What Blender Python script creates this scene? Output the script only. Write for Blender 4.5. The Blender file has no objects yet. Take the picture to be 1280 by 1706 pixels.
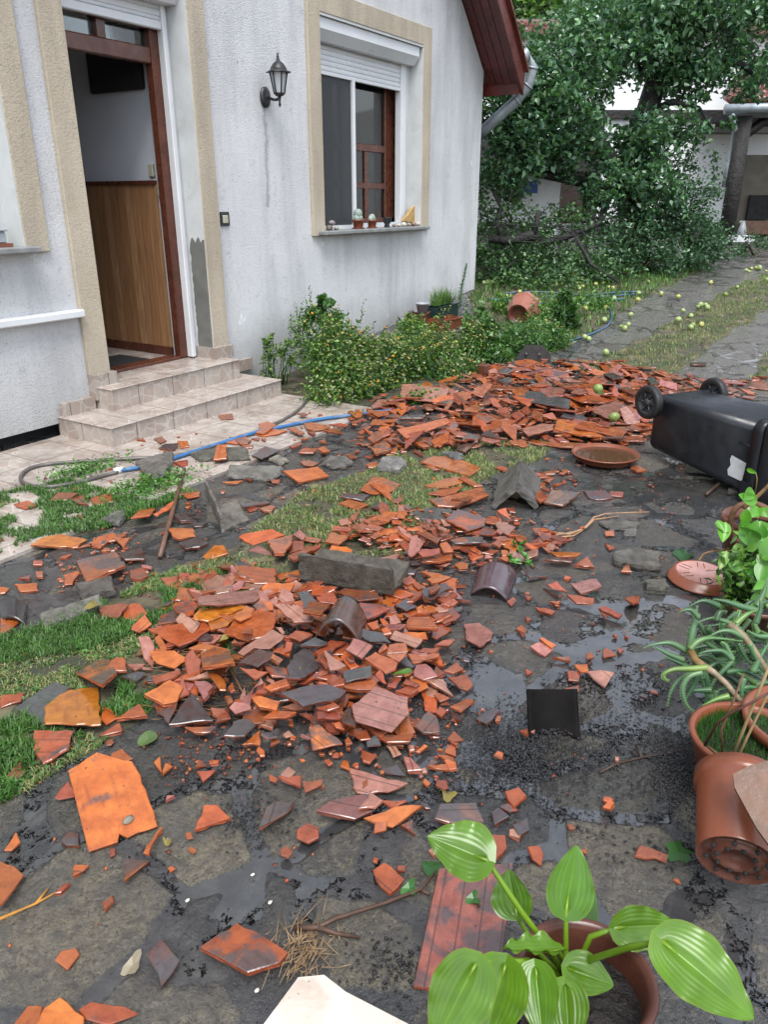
import bpy, math, random
import numpy as np
from mathutils import Vector, Matrix, noise as mnoise
R = random.Random(7)
NR = np.random.RandomState(11)
S = bpy.context.scene
COL = S.collection
rad = math.radians
# ------------------------------------------------------------------ camera
# world frame: x runs along the house wall, y into the house (wall face at y = 4.6), z up; camera 1.5 m above the yard
F, PITCH, EYE = 1285.0, math.atan(518 / 1285), 1.5
FW = Vector((.848, .53, 0)).normalized(); RT = Vector((.53, -.848, 0)).normalized()
cam = bpy.data.cameras.new('camera'); camo = bpy.data.objects.new('camera', cam); COL.objects.link(camo)
camo.location = (0, 0, EYE)
camo.rotation_euler = (rad(90) - PITCH, 0, math.atan2(FW.y, FW.x) - rad(90))
cam.sensor_fit = 'VERTICAL'; cam.sensor_height = 36; cam.lens = 36 * F / 1706
cam.clip_start = .05; cam.clip_end = 400
S.camera = camo
# ------------------------------------------------------------------ sky, light, exposure: wet overcast day
W = bpy.data.worlds.new('World'); S.world = W; W.use_nodes = True
nt = W.node_tree; bgn = nt.nodes['Background']
sky = nt.nodes.new('ShaderNodeTexSky'); sky.sky_type = 'NISHITA'; sky.sun_disc = False
SUN_EL, SUN_AZ = rad(62), rad(235)
sky.sun_elevation = SUN_EL; sky.sun_rotation = SUN_AZ; sky.air_density = 1.0; sky.dust_density = 1.5; sky.ozone_density = 1.0
hs = nt.nodes.new('ShaderNodeHueSaturation'); hs.inputs['Saturation'].default_value = .42; hs.inputs['Value'].default_value = 1.0
nt.links.new(sky.outputs[0], hs.inputs['Color']); nt.links.new(hs.outputs[0], bgn.inputs['Color'])
bgn.inputs['Strength'].default_value = .118
sl = bpy.data.lights.new('sun', 'SUN'); sl.energy = 1.35; sl.angle = rad(32); sl.color = (1, .98, .95)
so = bpy.data.objects.new('sun', sl); COL.objects.link(so)
sd = Vector((math.sin(SUN_AZ) * math.cos(SUN_EL), math.cos(SUN_AZ) * math.cos(SUN_EL), math.sin(SUN_EL)))
so.rotation_euler = sd.to_track_quat('Z', 'Y').to_euler()
S.view_settings.view_transform = 'Standard'; S.view_settings.look = 'None'; S.view_settings.gamma = 1
S.view_settings.use_curve_mapping = False; S.view_settings.exposure = 1.55
S.render.engine = 'CYCLES'
S.cycles.max_bounces = 6; S.cycles.diffuse_bounces = 3; S.cycles.glossy_bounces = 3; S.cycles.transparent_max_bounces = 6
S.cycles.caustics_reflective = False; S.cycles.caustics_refractive = False

# ------------------------------------------------------------------ placing
def ray(px, py):
    u = (px - 640) / F; v = (py - 853) / F
    y = math.cos(PITCH) - v * math.sin(PITCH); z = -math.sin(PITCH) - v * math.cos(PITCH)
    return FW * y + RT * u + Vector((0, 0, z))
def smooth(a, b, x):
    t = min(1, max(0, (x - a) / (b - a))); return t * t * (3 - 2 * t)
def gz(x, y):
    "height of the yard: level by the house, rising towards the far garden"
    d = .848 * x + .53 * y
    z = 0.0
    if d > 7.2: z += (min(d, 10.5) - 7.2) * .125
    if d > 10.5: z += (min(d, 30) - 10.5) * .052
    return z
HEAPS = []
def heap(x, y):
    h = 0
    for (hx, hy, rr, hh) in HEAPS:
        d2 = ((x - hx) ** 2 + (y - hy) ** 2) / (rr * rr)
        if d2 < 6: h = max(h, hh * math.exp(-d2))
    return h
def at(px, py, lift=0.0, fn=gz):
    "the yard point seen at a photo pixel"
    d = ray(px, py); o = Vector((0, 0, EYE)); t = 1.0; 
    for _ in range(60):
        p = o + d * t
        e = p.z - (fn(p.x, p.y) + lift)
        t += e / max(.12, -d.z + .02) * .8
        if abs(e) < 1e-4: break
        t = min(max(t, .3), 60)
    return o + d * t
def atd(px, py, depth):
    d = ray(px, py); return Vector((0, 0, EYE)) + d * (depth / (d.x * FW.x + d.y * FW.y))
def aty(px, py, yy):
    d = ray(px, py); t = yy / d.y; return Vector((0, 0, EYE)) + d * t
def att(px, py, t):
    return Vector((0, 0, EYE)) + ray(px, py) * t
def atplane(px, py, P, N):
    d = ray(px, py); o = Vector((0, 0, EYE)); t = (P - o).dot(N) / d.dot(N); return o + d * t
def inpoly(x, y, poly):
    c = False; n = len(poly); j = n - 1
    for i in range(n):
        xi, yi = poly[i]; xj, yj = poly[j]
        if (yi > y) != (yj > y) and x < (xj - xi) * (y - yi) / (yj - yi) + xi: c = not c
        j = i
    return c
def gpoly(pts): return [tuple(at(*p).xy) for p in pts]

# ------------------------------------------------------------------ object helpers
def link(o, parent=None):
    COL.objects.link(o)
    if parent is not None: o.parent = parent
    return o
def tag(o, label=None, cat=None, group=None, kind=None):
    if label: o['label'] = label
    if cat: o['category'] = cat
    if group: o['group'] = group
    if kind: o['kind'] = kind
    return o
def empty(name, loc, label, cat, group=None, rz=0):
    o = bpy.data.objects.new(name, None); o.empty_display_size = .1; COL.objects.link(o); o.location = loc; o.rotation_euler = (0, 0, rz)
    bpy.context.view_layer.update()
    return tag(o, label, cat, group)
class MB:
    "collects shapes in WORLD coordinates (or local when the parent is None) and links them as one mesh"
    def __init__(s): s.v = []; s.f = []; s.m = []; s.sm = []; s.c = []; s.uv = []
    def add(s, v, f, mi=0, smooth=False, c=None):
        b = len(s.v); s.v += [tuple(p) for p in v]; s.f += [tuple(i + b for i in q) for q in f]
        s.m += [mi] * len(f); s.sm += [smooth] * len(f); s.c += [c or (1, 1, 1, 1)] * len(v); return s
    def box(s, a, b, mi=0, M=None, bev=0.0):
        x0, y0, z0 = [min(a[i], b[i]) for i in range(3)]; x1, y1, z1 = [max(a[i], b[i]) for i in range(3)]
        if bev > 0:
            e = min(bev, (x1 - x0) / 3, (y1 - y0) / 3, (z1 - z0) / 3); v = []; 
            # chamfered box: 24 corner points
            X = (x0, x1); Y = (y0, y1); Z = (z0, z1); idx = {}
            for i in (0, 1):
                for j in (0, 1):
                    for k in (0, 1):
                        sx, sy, sz = (1 - 2 * i) * e, (1 - 2 * j) * e, (1 - 2 * k) * e
                        idx[i, j, k, 0] = len(v); v.append((X[i], Y[j] + sy, Z[k] + sz))
                        idx[i, j, k, 1] = len(v); v.append((X[i] + sx, Y[j], Z[k] + sz))
                        idx[i, j, k, 2] = len(v); v.append((X[i] + sx, Y[j] + sy, Z[k]))
            f = []
            for i in (0, 1): f.append([idx[i, 0, 0, 0], idx[i, 1, 0, 0], idx[i, 1, 1, 0], idx[i, 0, 1, 0]])
            for j in (0, 1): f.append([idx[0, j, 0, 1], idx[1, j, 0, 1], idx[1, j, 1, 1], idx[0, j, 1, 1]])
            for k in (0, 1): f.append([idx[0, 0, k, 2], idx[1, 0, k, 2], idx[1, 1, k, 2], idx[0, 1, k, 2]])
            for i in (0, 1):
                for j in (0, 1): f.append([idx[i, j, 0, 0], idx[i, j, 1, 0], idx[i, j, 1, 1], idx[i, j, 0, 1]])
                for k in (0, 1): f.append([idx[i, 0, k, 0], idx[i, 1, k, 0], idx[i, 1, k, 2], idx[i, 0, k, 2]])
            for j in (0, 1):
                for k in (0, 1): f.append([idx[0, j, k, 1], idx[1, j, k, 1], idx[1, j, k, 2], idx[0, j, k, 2]])
            for i in (0, 1):
                for j in (0, 1):
                    for k in (0, 1): f.append([idx[i, j, k, 0], idx[i, j, k, 1], idx[i, j, k, 2]])
            cx = Vector(((x0 + x1) / 2, (y0 + y1) / 2, (z0 + z1) / 2)); V = [Vector(p) for p in v]
            for q in f:
                n = (V[q[1]] - V[q[0]]).cross(V[q[2]] - V[q[0]]); c = sum((V[i] for i in q), Vector()) / len(q) - cx
                if n.dot(c) < 0: q.reverse()
        else:
            v = [(x0, y0, z0), (x1, y0, z0), (x1, y1, z0), (x0, y1, z0), (x0, y0, z1), (x1, y0, z1), (x1, y1, z1), (x0, y1, z1)]
            f = [(0, 3, 2, 1), (4, 5, 6, 7), (0, 1, 5, 4), (1, 2, 6, 5), (2, 3, 7, 6), (3, 0, 4, 7)]
        if M is not None: v = [M @ Vector(p) for p in v]
        return s.add(v, f, mi)
    def tube(s, pts, r, n=8, mi=0, cap=True, c=None):
        pts = [Vector(p) for p in pts]; rs = r if isinstance(r, (list, tuple)) else [r] * len(pts)
        v = []; f = []; up = Vector((.13, .21, 1)).normalized(); pt = None
        for i, p in enumerate(pts):
            t = (pts[min(i + 1, len(pts) - 1)] - pts[max(i - 1, 0)])
            t = t.normalized() if t.length > 1e-9 else Vector((0, 0, 1))
            if pt is None:
                a = t.cross(up)
                if a.length < .1: a = t.cross(Vector((1, 0, 0)))
                a.normalize()
            else:
                a = (pa - t * pa.dot(t)); a.normalize()
            b = t.cross(a); pa = a; pt = t
            for k in range(n):
                q = 2 * math.pi * k / n
                v.append(p + (a * math.cos(q) + b * math.sin(q)) * rs[i])
        for i in range(len(pts) - 1):
            for k in range(n):
                k2 = (k + 1) % n; f.append((i * n + k, i * n + k2, (i + 1) * n + k2, (i + 1) * n + k))
        if cap: f.append(tuple(range(n - 1, -1, -1))); f.append(tuple((len(pts) - 1) * n + k for k in range(n)))
        return s.add(v, f, mi, True, c)
    def lathe(s, prof, M=None, n=32, mi=0, a0=0, a1=2 * math.pi, fn=None):
        full = abs(a1 - a0 - 2 * math.pi) < 1e-6; nn = n if full else n + 1; v = []; f = []
        for (r, z) in prof:
            for k in range(nn):
                q = a0 + (a1 - a0) * k / n; p = Vector((r * math.cos(q), r * math.sin(q), z))
                if fn: p = fn(p)
                v.append(M @ p if M is not None else p)
        for i in range(len(prof) - 1):
            for k in range(n):
                k2 = (k + 1) % nn; f.append((i * nn + k, i * nn + k2, (i + 1) * nn + k2, (i + 1) * nn + k))
        return s.add(v, f, mi, True)
    def ball(s, c, r, n=10, sq=(1, 1, 1), mi=0, jit=0):
        v = []; f = []; m = max(4, n // 2 + 1); c = Vector(c)
        for i in range(m + 1):
            th = math.pi * i / m
            for k in range(n):
                ph = 2 * math.pi * k / n; d = Vector((math.sin(th) * math.cos(ph), math.sin(th) * math.sin(ph), math.cos(th)))
                j = 1 + (mnoise.noise(d * 1.7 + c * 13) * jit if jit else 0)
                v.append(c + Vector((d.x * sq[0], d.y * sq[1], d.z * sq[2])) * r * j)
        for i in range(m):
            for k in range(n): k2 = (k + 1) % n; f.append((i * n + k, (i + 1) * n + k, (i + 1) * n + k2, i * n + k2))
        return s.add(v, f, mi, True)
    def prism(s, pts, ax, a, b, mi=0):
        "extrude a 2d outline along axis ax from a to b"
        def P(u, w, t): return {0: (t, u, w), 1: (u, t, w), 2: (u, w, t)}[ax]
        n = len(pts); v = [P(u, w, a) for u, w in pts] + [P(u, w, b) for u, w in pts]
        f = [tuple(range(n)), tuple(range(2 * n - 1, n - 1, -1))] + [(i, i + n, (i + 1) % n + n, (i + 1) % n) for i in range(n)]
        return s.add(v, f, mi)
    def build(s, name, mats, parent=None, **k):
        me = bpy.data.meshes.new(name); mats = mats if isinstance(mats, (list, tuple)) else [mats]
        V = s.v
        org = Vector((0, 0, 0))
        if parent is None:
            A = np.array(V); org = Vector(((A[:, 0].min() + A[:, 0].max()) / 2, (A[:, 1].min() + A[:, 1].max()) / 2, A[:, 2].min()))
            V = [(p[0] - org.x, p[1] - org.y, p[2] - org.z) for p in V]
        else:
            mi = world_m(parent).inverted(); V = [mi @ Vector(p) for p in V]
        me.from_pydata([tuple(p) for p in V], [], s.f)
        me.polygons.foreach_set('material_index', s.m); me.polygons.foreach_set('use_smooth', s.sm)
        if any(c != (1, 1, 1, 1) for c in s.c) or any(m.get('tinted') for m in mats):
            a = me.color_attributes.new('tint', 'FLOAT_COLOR', 'POINT'); a.data.foreach_set('color', np.array(s.c, 'f').ravel())
        for m in mats: me.materials.append(m)
        bm_fix(me)
        o = bpy.data.objects.new(name, me); o.location = org if parent is None else (0, 0, 0)
        link(o, parent); tag(o, **k)
        return o
def world_m(o):
    m = Matrix.LocRotScale(o.location, o.rotation_euler, o.scale)
    return world_m(o.parent) @ m if o.parent else m
def bm_fix(me):
    import bmesh
    b = bmesh.new(); b.from_mesh(me); bmesh.ops.recalc_face_normals(b, faces=b.faces[:]); b.to_mesh(me); b.free()
def npmesh(name, V, Fc, mat, tint=None, parent=None, smooth=False, **k):
    "fast mesh of equal-sided faces from numpy arrays"
    me = bpy.data.meshes.new(name); n = len(V); Fc = np.asarray(Fc); m, q = Fc.shape
    V = np.asarray(V, 'f'); org = np.array([0, 0, 0], 'f')
    if parent is None: org = np.array([V[:, 0].mean(), V[:, 1].mean(), V[:, 2].min()], 'f'); V = V - org
    else: V = V - np.array(world_m(parent).translation, 'f')
    me.vertices.add(n); me.vertices.foreach_set('co', V.ravel())
    me.loops.add(m * q); me.loops.foreach_set('vertex_index', Fc.ravel().astype('i'))
    me.polygons.add(m); me.polygons.foreach_set('loop_start', np.arange(0, m * q, q, dtype='i')); me.polygons.foreach_set('loop_total', np.full(m, q, 'i'))
    if smooth: me.polygons.foreach_set('use_smooth', np.ones(m, bool))
    me.update(calc_edges=True)
    if tint is not None:
        a = me.color_attributes.new('tint', 'FLOAT_COLOR', 'POINT'); a.data.foreach_set('color', np.asarray(tint, 'f').ravel())
    me.materials.append(mat)
    o = bpy.data.objects.new(name, me); o.location = tuple(float(c) for c in org); link(o, parent); tag(o, **k)
    return o

# ------------------------------------------------------------------ materials
class N:
    def __init__(s, name):
        s.m = bpy.data.materials.new(name); s.m.use_nodes = True; s.t = s.m.node_tree; s.b = s.t.nodes['Principled BSDF']
    def n(s, typ, **k):
        x = s.t.nodes.new('ShaderNode' + typ)
        for a, b in k.items():
            if a.startswith('i_'):
                key = a[2:]
                x.inputs[int(key) if key.isdigit() else key.replace('_', ' ')].default_value = b
            else: setattr(x, a, b)
        return x
    def l(s, a, b): s.t.links.new(a, b)
    def coord(s, kind='Object', scale=(1, 1, 1), rot=(0, 0, 0)):
        if kind == 'World': o = s.n('NewGeometry').outputs['Position']
        else: o = s.n('TexCoord').outputs[kind]
        mp = s.n('Mapping'); mp.inputs['Scale'].default_value = scale; mp.inputs['Rotation'].default_value = rot; s.l(o, mp.inputs[0]); return mp.outputs[0]
    def noise(s, vec, scale=5, detail=4, rough=.55, dist=0):
        x = s.n('TexNoise'); x.inputs['Scale'].default_value = scale; x.inputs['Detail'].default_value = detail; x.inputs['Roughness'].default_value = rough; x.inputs['Distortion'].default_value = dist
        if vec is not None: s.l(vec, x.inputs['Vector'])
        return x.outputs['Fac']
    def ramp(s, fac, stops):
        x = s.n('ValToRGB'); e = x.color_ramp.elements
        while len(e) < len(stops): e.new(.5)
        for i, (p, c) in enumerate(stops):
            e[i].position = p; e[i].color = c if isinstance(c, tuple) and len(c) == 4 else ((c[0], c[1], c[2], 1) if isinstance(c, tuple) else (c, c, c, 1))
        s.l(fac, x.inputs[0]); return x.outputs[0]
    def mix(s, f, a, b, mode='MIX'):
        x = s.n('Mix', data_type='RGBA', blend_type=mode)
        for sock, val in ((x.inputs[0], f), (x.inputs[6], a), (x.inputs[7], b)):
            if hasattr(val, 'is_output'): s.l(val, sock)
            else: sock.default_value = val if not isinstance(val, tuple) else ((val[0], val[1], val[2], 1))
        return x.outputs[2]
    def math(s, op, a, b=0.0, clamp=False):
        x = s.n('Math', operation=op, use_clamp=clamp)
        for i, val in ((0, a), (1, b)):
            if hasattr(val, 'is_output'): s.l(val, x.inputs[i])
            else: x.inputs[i].default_value = val
        return x.outputs[0]
    def bump(s, h, strength=.5, dist=.01, prev=None):
        x = s.n('Bump'); x.inputs['Strength'].default_value = strength; x.inputs['Distance'].default_value = dist; s.l(h, x.inputs['Height'])
        if prev is not None: s.l(prev, x.inputs['Normal'])
        return x.outputs[0]
    def set(s, **k):
        for a, v in k.items():
            sock = s.b.inputs[a.replace('_', ' ')]
            if hasattr(v, 'is_output'): s.l(v, sock)
            else: sock.default_value = (v[0], v[1], v[2], 1) if isinstance(v, tuple) and len(v) == 3 else v
        return s.m
def simple(name, col, rough=.5, var=.25, scale=8, bump=.2, bdist=.002, metal=0, bscale=60, spec=.5, kind='Object', tint=False, dirt=None):
    x = N(name); v = x.coord(kind); a = x.noise(v, scale, 5, .6)
    d = tuple(c * (1 - var) for c in col); l = tuple(min(1, c * (1 + var)) for c in col)
    c = x.ramp(a, [(.3, d), (.7, l)])
    if dirt:
        c = x.mix(x.ramp(x.noise(v, scale * .6, 6, .7), [(.52, 0.0), (.7, 1.0)]), c, dirt)
    if tint:
        x.m['tinted'] = 1; at_ = x.n('Attribute', attribute_name='tint'); c = x.mix(1.0, c, at_.outputs['Color'], 'MULTIPLY')
    r = x.ramp(x.noise(v, scale * 2.3, 4), [(.3, max(.02, rough - .12)), (.7, min(1, rough + .12))])
    x.set(Base_Color=c, Roughness=r, Metallic=metal, Specular_IOR_Level=spec)
    if bump: x.set(Normal=x.bump(x.noise(v, bscale, 5, .6), bump, bdist))
    return x.m
def m_stucco(name, c1, c2, stain, bs=1.0):
    x = N(name); v = x.coord('World'); vs = x.coord('World', (2.2, 2.2, .35))
    c = x.mix(x.ramp(x.noise(v, 1.3, 5, .6), [(.35, 0.0), (.65, 1.0)]), c1, c2)
    c = x.mix(x.math('MULTIPLY', x.ramp(x.noise(vs, 1.6, 6, .65), [(.45, 0.0), (.72, 1.0)]), .6), c, stain)
    c = x.mix(x.math('MULTIPLY', x.ramp(x.noise(v, 7, 5, .8), [(.58, 0.0), (.70, 1.0)]), .5), c, stain)
    c = x.mix(x.ramp(x.noise(v, 62, 4, .8), [(.34, .42), (.46, 0.0)]), c, tuple(q * .62 for q in stain))
    sz = x.n('SeparateXYZ'); x.l(v, sz.inputs[0])
    g = x.math('ADD', sz.outputs[2], x.math('MULTIPLY', x.noise(x.coord('World'), 3, 6, .7), .5))
    c = x.mix(x.math('MULTIPLY', x.ramp(g, [(.32, 1.0), (.85, 0.0)]), .45), c, (.22, .215, .19))
    if bs == 1.0:   # rusty drip under the lantern, white filler dabs, fine cracks
        dx = x.math('ABSOLUTE', x.math('ADD', x.math('SUBTRACT', sz.outputs[0], 5.50), x.math('MULTIPLY', x.math('SUBTRACT', x.noise(v, 5, 4, .7), .5), .16)))
        dr = x.math('MULTIPLY', x.ramp(dx, [(.004, 1.0), (.035, 0.0)]), x.math('MULTIPLY', x.math('GREATER_THAN', sz.outputs[2], 1.45), x.math('LESS_THAN', sz.outputs[2], 2.25)))
        c = x.mix(x.math('MULTIPLY', dr, .5), c, (.16, .17, .19))
        c = x.mix(x.ramp(x.noise(v, 4.2, 3, .4), [(.735, 0.0), (.75, .6)]), c, (.80, .82, .84))
        c = x.mix(x.ramp(x.noise(v, 16, 3, .6), [(.72, 0.0), (.76, .7)]), c, (.17, .17, .17))
    h = x.math('ADD', x.noise(v, 70, 6, .7), x.math('MULTIPLY', x.noise(v, 160, 3, .6), .6))
    x.set(Base_Color=c, Roughness=.88, Specular_IOR_Level=.25, Normal=x.bump(h, .8 * bs, .016)); return x.m
MT = {}
MT['wall'] = m_stucco('stucco', (.58, .59, .605), (.66, .67, .68), (.34, .35, .36))
MT['trim'] = m_stucco('beige_stucco', (.43, .375, .29), (.49, .43, .34), (.25, .22, .18), .8)
MT['cement'] = simple('cement_patch', (.13, .13, .12), .85, .2, 6, .5, .003, bscale=90)
MT['white'] = simple('white_plastic', (.60, .62, .64), .35, .06, 3, .05, .001)
MT['whitedirt'] = simple('white_plaster', (.50, .52, .52), .8, .1, 4, .2, .002, dirt=(.38, .39, .38))
MT['iwall'] = simple('inner_white_wall', (.55, .58, .63), .8, .05, 3, .1, .001)
MT['sill'] = simple('stone_sill', (.20, .21, .21), .5, .25, 10, .3, .002, dirt=(.15, .15, .14))
MT['black'] = simple('black_iron', (.018, .019, .022), .45, .3, 12, .3, .001, spec=.5)
MT['bin'] = simple('dark_plastic', (.0075, .009, .012), .36, .3, 6, .25, .001, bscale=200, dirt=(.016, .018, .020))
MT['tyre'] = simple('black_rubber', (.010, .010, .011), .55, .2, 20, .2, .001)
MT['zinc'] = simple('zinc', (.27, .31, .33), .45, .2, 7, .1, .001, metal=.35, dirt=(.2, .22, .23))
MT['blackclay'] = simple('black_clay', (.005, .0045, .0045), .8, .4, 9, .4, .002, dirt=(.012, .009, .008), spec=.12)
MT['farwall'] = simple('far_white_plaster', (.78, .80, .80), .85, .08, 1.2, .1, .002, dirt=(.62, .63, .62))
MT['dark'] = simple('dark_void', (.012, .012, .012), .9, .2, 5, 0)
MT['soil'] = simple('wet_soil', (.014, .011, .009), .55, .5, 30, 1.0, .015, bscale=50)
MT['terra'] = simple('terracotta_plastic', (.185, .055, .026), .3, .15, 5, .15, .001, bscale=150, dirt=(.09, .035, .02))
MT['brownpot'] = simple('brown_plastic', (.105, .036, .022), .3, .2, 6, .15, .001, bscale=150, dirt=(.045, .022, .015))
MT['pinkdisc'] = simple('sky_sheen_saucer_base', (.44, .24, .21), .2, .12, 8, .15, .001, bscale=120)  # sky reflection on the wet base put into its pale pink colour
MT['greenpl'] = simple('dark_green_plastic', (.012, .03, .027), .4, .2, 6, .1, .001)
MT['greypl'] = simple('grey_plastic', (.28, .30, .32), .4, .1, 6, .1, .001)
MT['bluepl'] = simple('blue_hose', (.03, .12, .28), .35, .2, 8, .1, .001, dirt=(.2, .25, .30))
MT['hose'] = simple('grey_hose', (.085, .075, .07), .4, .3, 10, .2, .001, dirt=(.16, .15, .14))
MT['bluegrey'] = simple('blue_grey_hose', (.045, .10, .17), .4, .3, 10, .2, .001, dirt=(.13, .15, .16))
MT['teal'] = simple('teal_hose', (.02, .12, .13), .4, .3, 10, .1, .001)
MT['curtain'] = simple('curtain', (.75, .80, .79), .8, .12, 4, .2, .004, bscale=20)
MT['paper'] = simple('torn_paper', (.6, .61, .6), .7, .1, 20, .1, .001, dirt=(.3, .3, .3))
MT['redpaint'] = simple('red_brown_paint', (.10, .020, .016), .33, .3, 6, .3, .002, bscale=40, dirt=(.05, .02, .018))
MT['woodframe'] = simple('brown_varnish', (.085, .027, .015), .3, .3, 7, .25, .001, bscale=50)
MT['twig'] = simple('twig_bark', (.07, .04, .024), .6, .4, 30, .5, .003, tint=True)
MT['bark'] = simple('dark_bark', (.013, .012, .011), .7, .4, 9, 1.0, .03, bscale=16)
MT['cane'] = simple('bamboo_cane', (.26, .19, .09), .4, .2, 20, .2, .001)
MT['apple'] = simple('apple_skin', (.27, .34, .13), .3, .15, 12, .1, .001, tint=True)
MT['stone'] = simple('pebble', (.25, .23, .21), .6, .3, 20, .5, .004, tint=True)
MT['rust'] = simple('rusty_metal', (.12, .06, .035), .5, .4, 14, .5, .003)
MT['ivory'] = simple('ivory_plastic', (.36, .35, .27), .4, .1, 5, .05, .001)
def m_concrete():
    x = N('mossy_concrete'); x.m['tinted'] = 1; v = x.coord('Object')
    c = x.ramp(x.noise(v, 14, 7, .75), [(.3, (.022, .021, .019)), (.5, (.085, .080, .072)), (.75, (.16, .155, .14))])
    a = x.n('Attribute', attribute_name='tint'); c = x.mix(1.0, c, a.outputs['Color'], 'MULTIPLY')
    c = x.mix(x.ramp(x.noise(v, 120, 3, .7), [(.3, .7), (.45, 0.0)]), c, (.03, .03, .028))
    h = x.math('ADD', x.noise(v, 60, 6, .75), x.noise(v, 150, 3, .6))
    x.set(Base_Color=c, Roughness=x.ramp(x.noise(v, 9, 3), [(.4, .35), (.6, .7)]), Normal=x.bump(h, .9, .006)); return x.m
MT['conc'] = m_concrete()
def m_clay(name, side=False):
    x = N(name); at_ = x.n('Attribute', attribute_name='tint'); col = at_.outputs['Color']; wx = at_.outputs['Alpha']
    v = x.coord('World')
    if side:
        c = x.mix(x.noise(v, 60, 4, .7), tuple((.15, .030, .012)), tuple((.30, .075, .028)))
        c = x.mix(.45, c, x.mix(1.0, col, (1.2, 1.0, .9), 'MULTIPLY'))
        c = x.mix(x.ramp(x.noise(v, 25, 4, .7), [(.5, 0.0), (.68, .8)]), c, (.07, .025, .015))
        x.set(Base_Color=c, Roughness=.5, Normal=x.bump(x.noise(v, 110, 5, .7), .8, .004)); return x.m
    big = x.noise(v, 7.5, 5, .65, .6)
    c = x.mix(x.ramp(x.noise(v, 22, 5, .6), [(.3, 0.0), (.7, 1.0)]), x.mix(1.0, col, (.72, .62, .6), 'MULTIPLY'), x.mix(1.0, col, (1.2, 1.25, 1.2), 'MULTIPLY'))
    thr = x.math('ADD', big, x.math('MULTIPLY', wx, .42))   # weathering amount
    f = x.ramp(x.math('SUBTRACT', thr, .20), [(.50, 0.0), (.60, .85)])
    c = x.mix(f, c, x.mix(x.noise(v, 40, 4, .6), (.022, .018, .018), (.085, .082, .085)))
    c = x.mix(x.ramp(x.noise(v, 130, 3, .7), [(.25, .8), (.36, 0.0)]), c, (.04, .02, .015))
    c = x.mix(x.ramp(x.noise(v, 75, 2, .5), [(.70, 0.0), (.74, .8)]), c, (.018, .015, .015))
    uv = x.n('UVMap').outputs[0]; sp = x.n('SeparateXYZ'); x.l(uv, sp.inputs[0])
    w = x.math('PINGPONG', sp.outputs[1], .024)
    gr = x.ramp(x.math('DIVIDE', w, .024), [(0.02, 0.0), (.12, 1.0)])
    gon = x.math('GREATER_THAN', sp.outputs[2] if False else sp.outputs[0], 5.0)   # grooved pieces carry u > 5
    grv = x.math('MAXIMUM', gr, x.math('SUBTRACT', 1.0, gon))
    c = x.mix(x.math('MULTIPLY', x.math('SUBTRACT', 1.0, grv), .7), c, (.03, .018, .014))
    stx = x.n('Mapping'); stx.inputs['Scale'].default_value = (18, 60, 1); x.l(uv, stx.inputs[0])
    c = x.mix(x.math('MULTIPLY', x.ramp(x.noise(stx.outputs[0], 1.0, 5, .7), [(.52, 0.0), (.68, 1.0)]), .42), c, x.mix(1.0, c, (.30, .26, .26), 'MULTIPLY'))
    nb = x.bump(x.noise(v, 180, 4, .6), .35, .0015)
    nb = x.bump(x.noise(v, 14, 4, .6), .5, .006, nb)
    nb = x.bump(grv, .35, .0015, nb)
    rg = x.ramp(x.noise(v, 11, 4, .6), [(.35, .14), (.65, .40)])
    x.set(Base_Color=c, Roughness=rg, Normal=nb, Specular_IOR_Level=.6, Coat_Weight=.5, Coat_Roughness=.1)
    return x.m
MT['clay'] = m_clay('wet_clay'); MT['clayside'] = m_clay('broken_clay', True)
def m_leaf(name, col, rough=.35, sss=0.0, tr=.25, under=None, vein=False):
    x = N(name); x.m['tinted'] = 1; v = x.coord('World'); at_ = x.n('Attribute', attribute_name='tint')
    c = x.ramp(x.noise(v, 9, 3), [(.3, tuple(q * .75 for q in col)), (.7, tuple(q * 1.25 for q in col))])
    c = x.mix(1.0, c, at_.outputs['Color'], 'MULTIPLY')
    x.set(Base_Color=c, Roughness=rough)
    td = x.n('BsdfTranslucent'); x.l(x.mix(1.0, c, (1.0, 1.3, .5), 'MULTIPLY'), td.inputs[0])
    ms = x.n('MixShader'); ms.inputs[0].default_value = tr
    out = x.t.nodes['Material Output']; x.l(x.b.outputs[0], ms.inputs[1]); x.l(td.outputs[0], ms.inputs[2]); x.l(ms.outputs[0], out.inputs[0])
    return x.m
MT['leaf'] = m_leaf('leaf', (.062, .125, .036), .34)
MT['leafb'] = m_leaf('bluish_leaf', (.075, .150, .078), .30)
MT['grass'] = m_leaf('grass_blade', (.075, .145, .036), .5)
MT['hosta'] = m_leaf('hosta_leaf', (.080, .175, .010), .28, tr=.15)
MT['aloe'] = m_leaf('aloe_leaf', (.062, .135, .066), .35, tr=.05)
MT['flower'] = m_leaf('blossom', (.6, .6, .6), .5, tr=.2)
def m_glass(name, col=(.02, .025, .025), rough=.04):
    x = N(name); gl = x.n('BsdfGlossy'); gl.inputs['Roughness'].default_value = rough; tr = x.n('BsdfTransparent'); tr.inputs[0].default_value = (.75, .8, .8, 1)
    fr = x.n('Fresnel'); fr.inputs[0].default_value = 1.5; ms = x.n('MixShader'); x.l(x.math('ADD', fr.outputs[0], .06), ms.inputs[0]); x.l(tr.outputs[0], ms.inputs[1]); x.l(gl.outputs[0], ms.inputs[2])
    x.l(ms.outputs[0], x.t.nodes['Material Output'].inputs[0]); return x.m
MT['glass'] = m_glass('window_glass')
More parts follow.
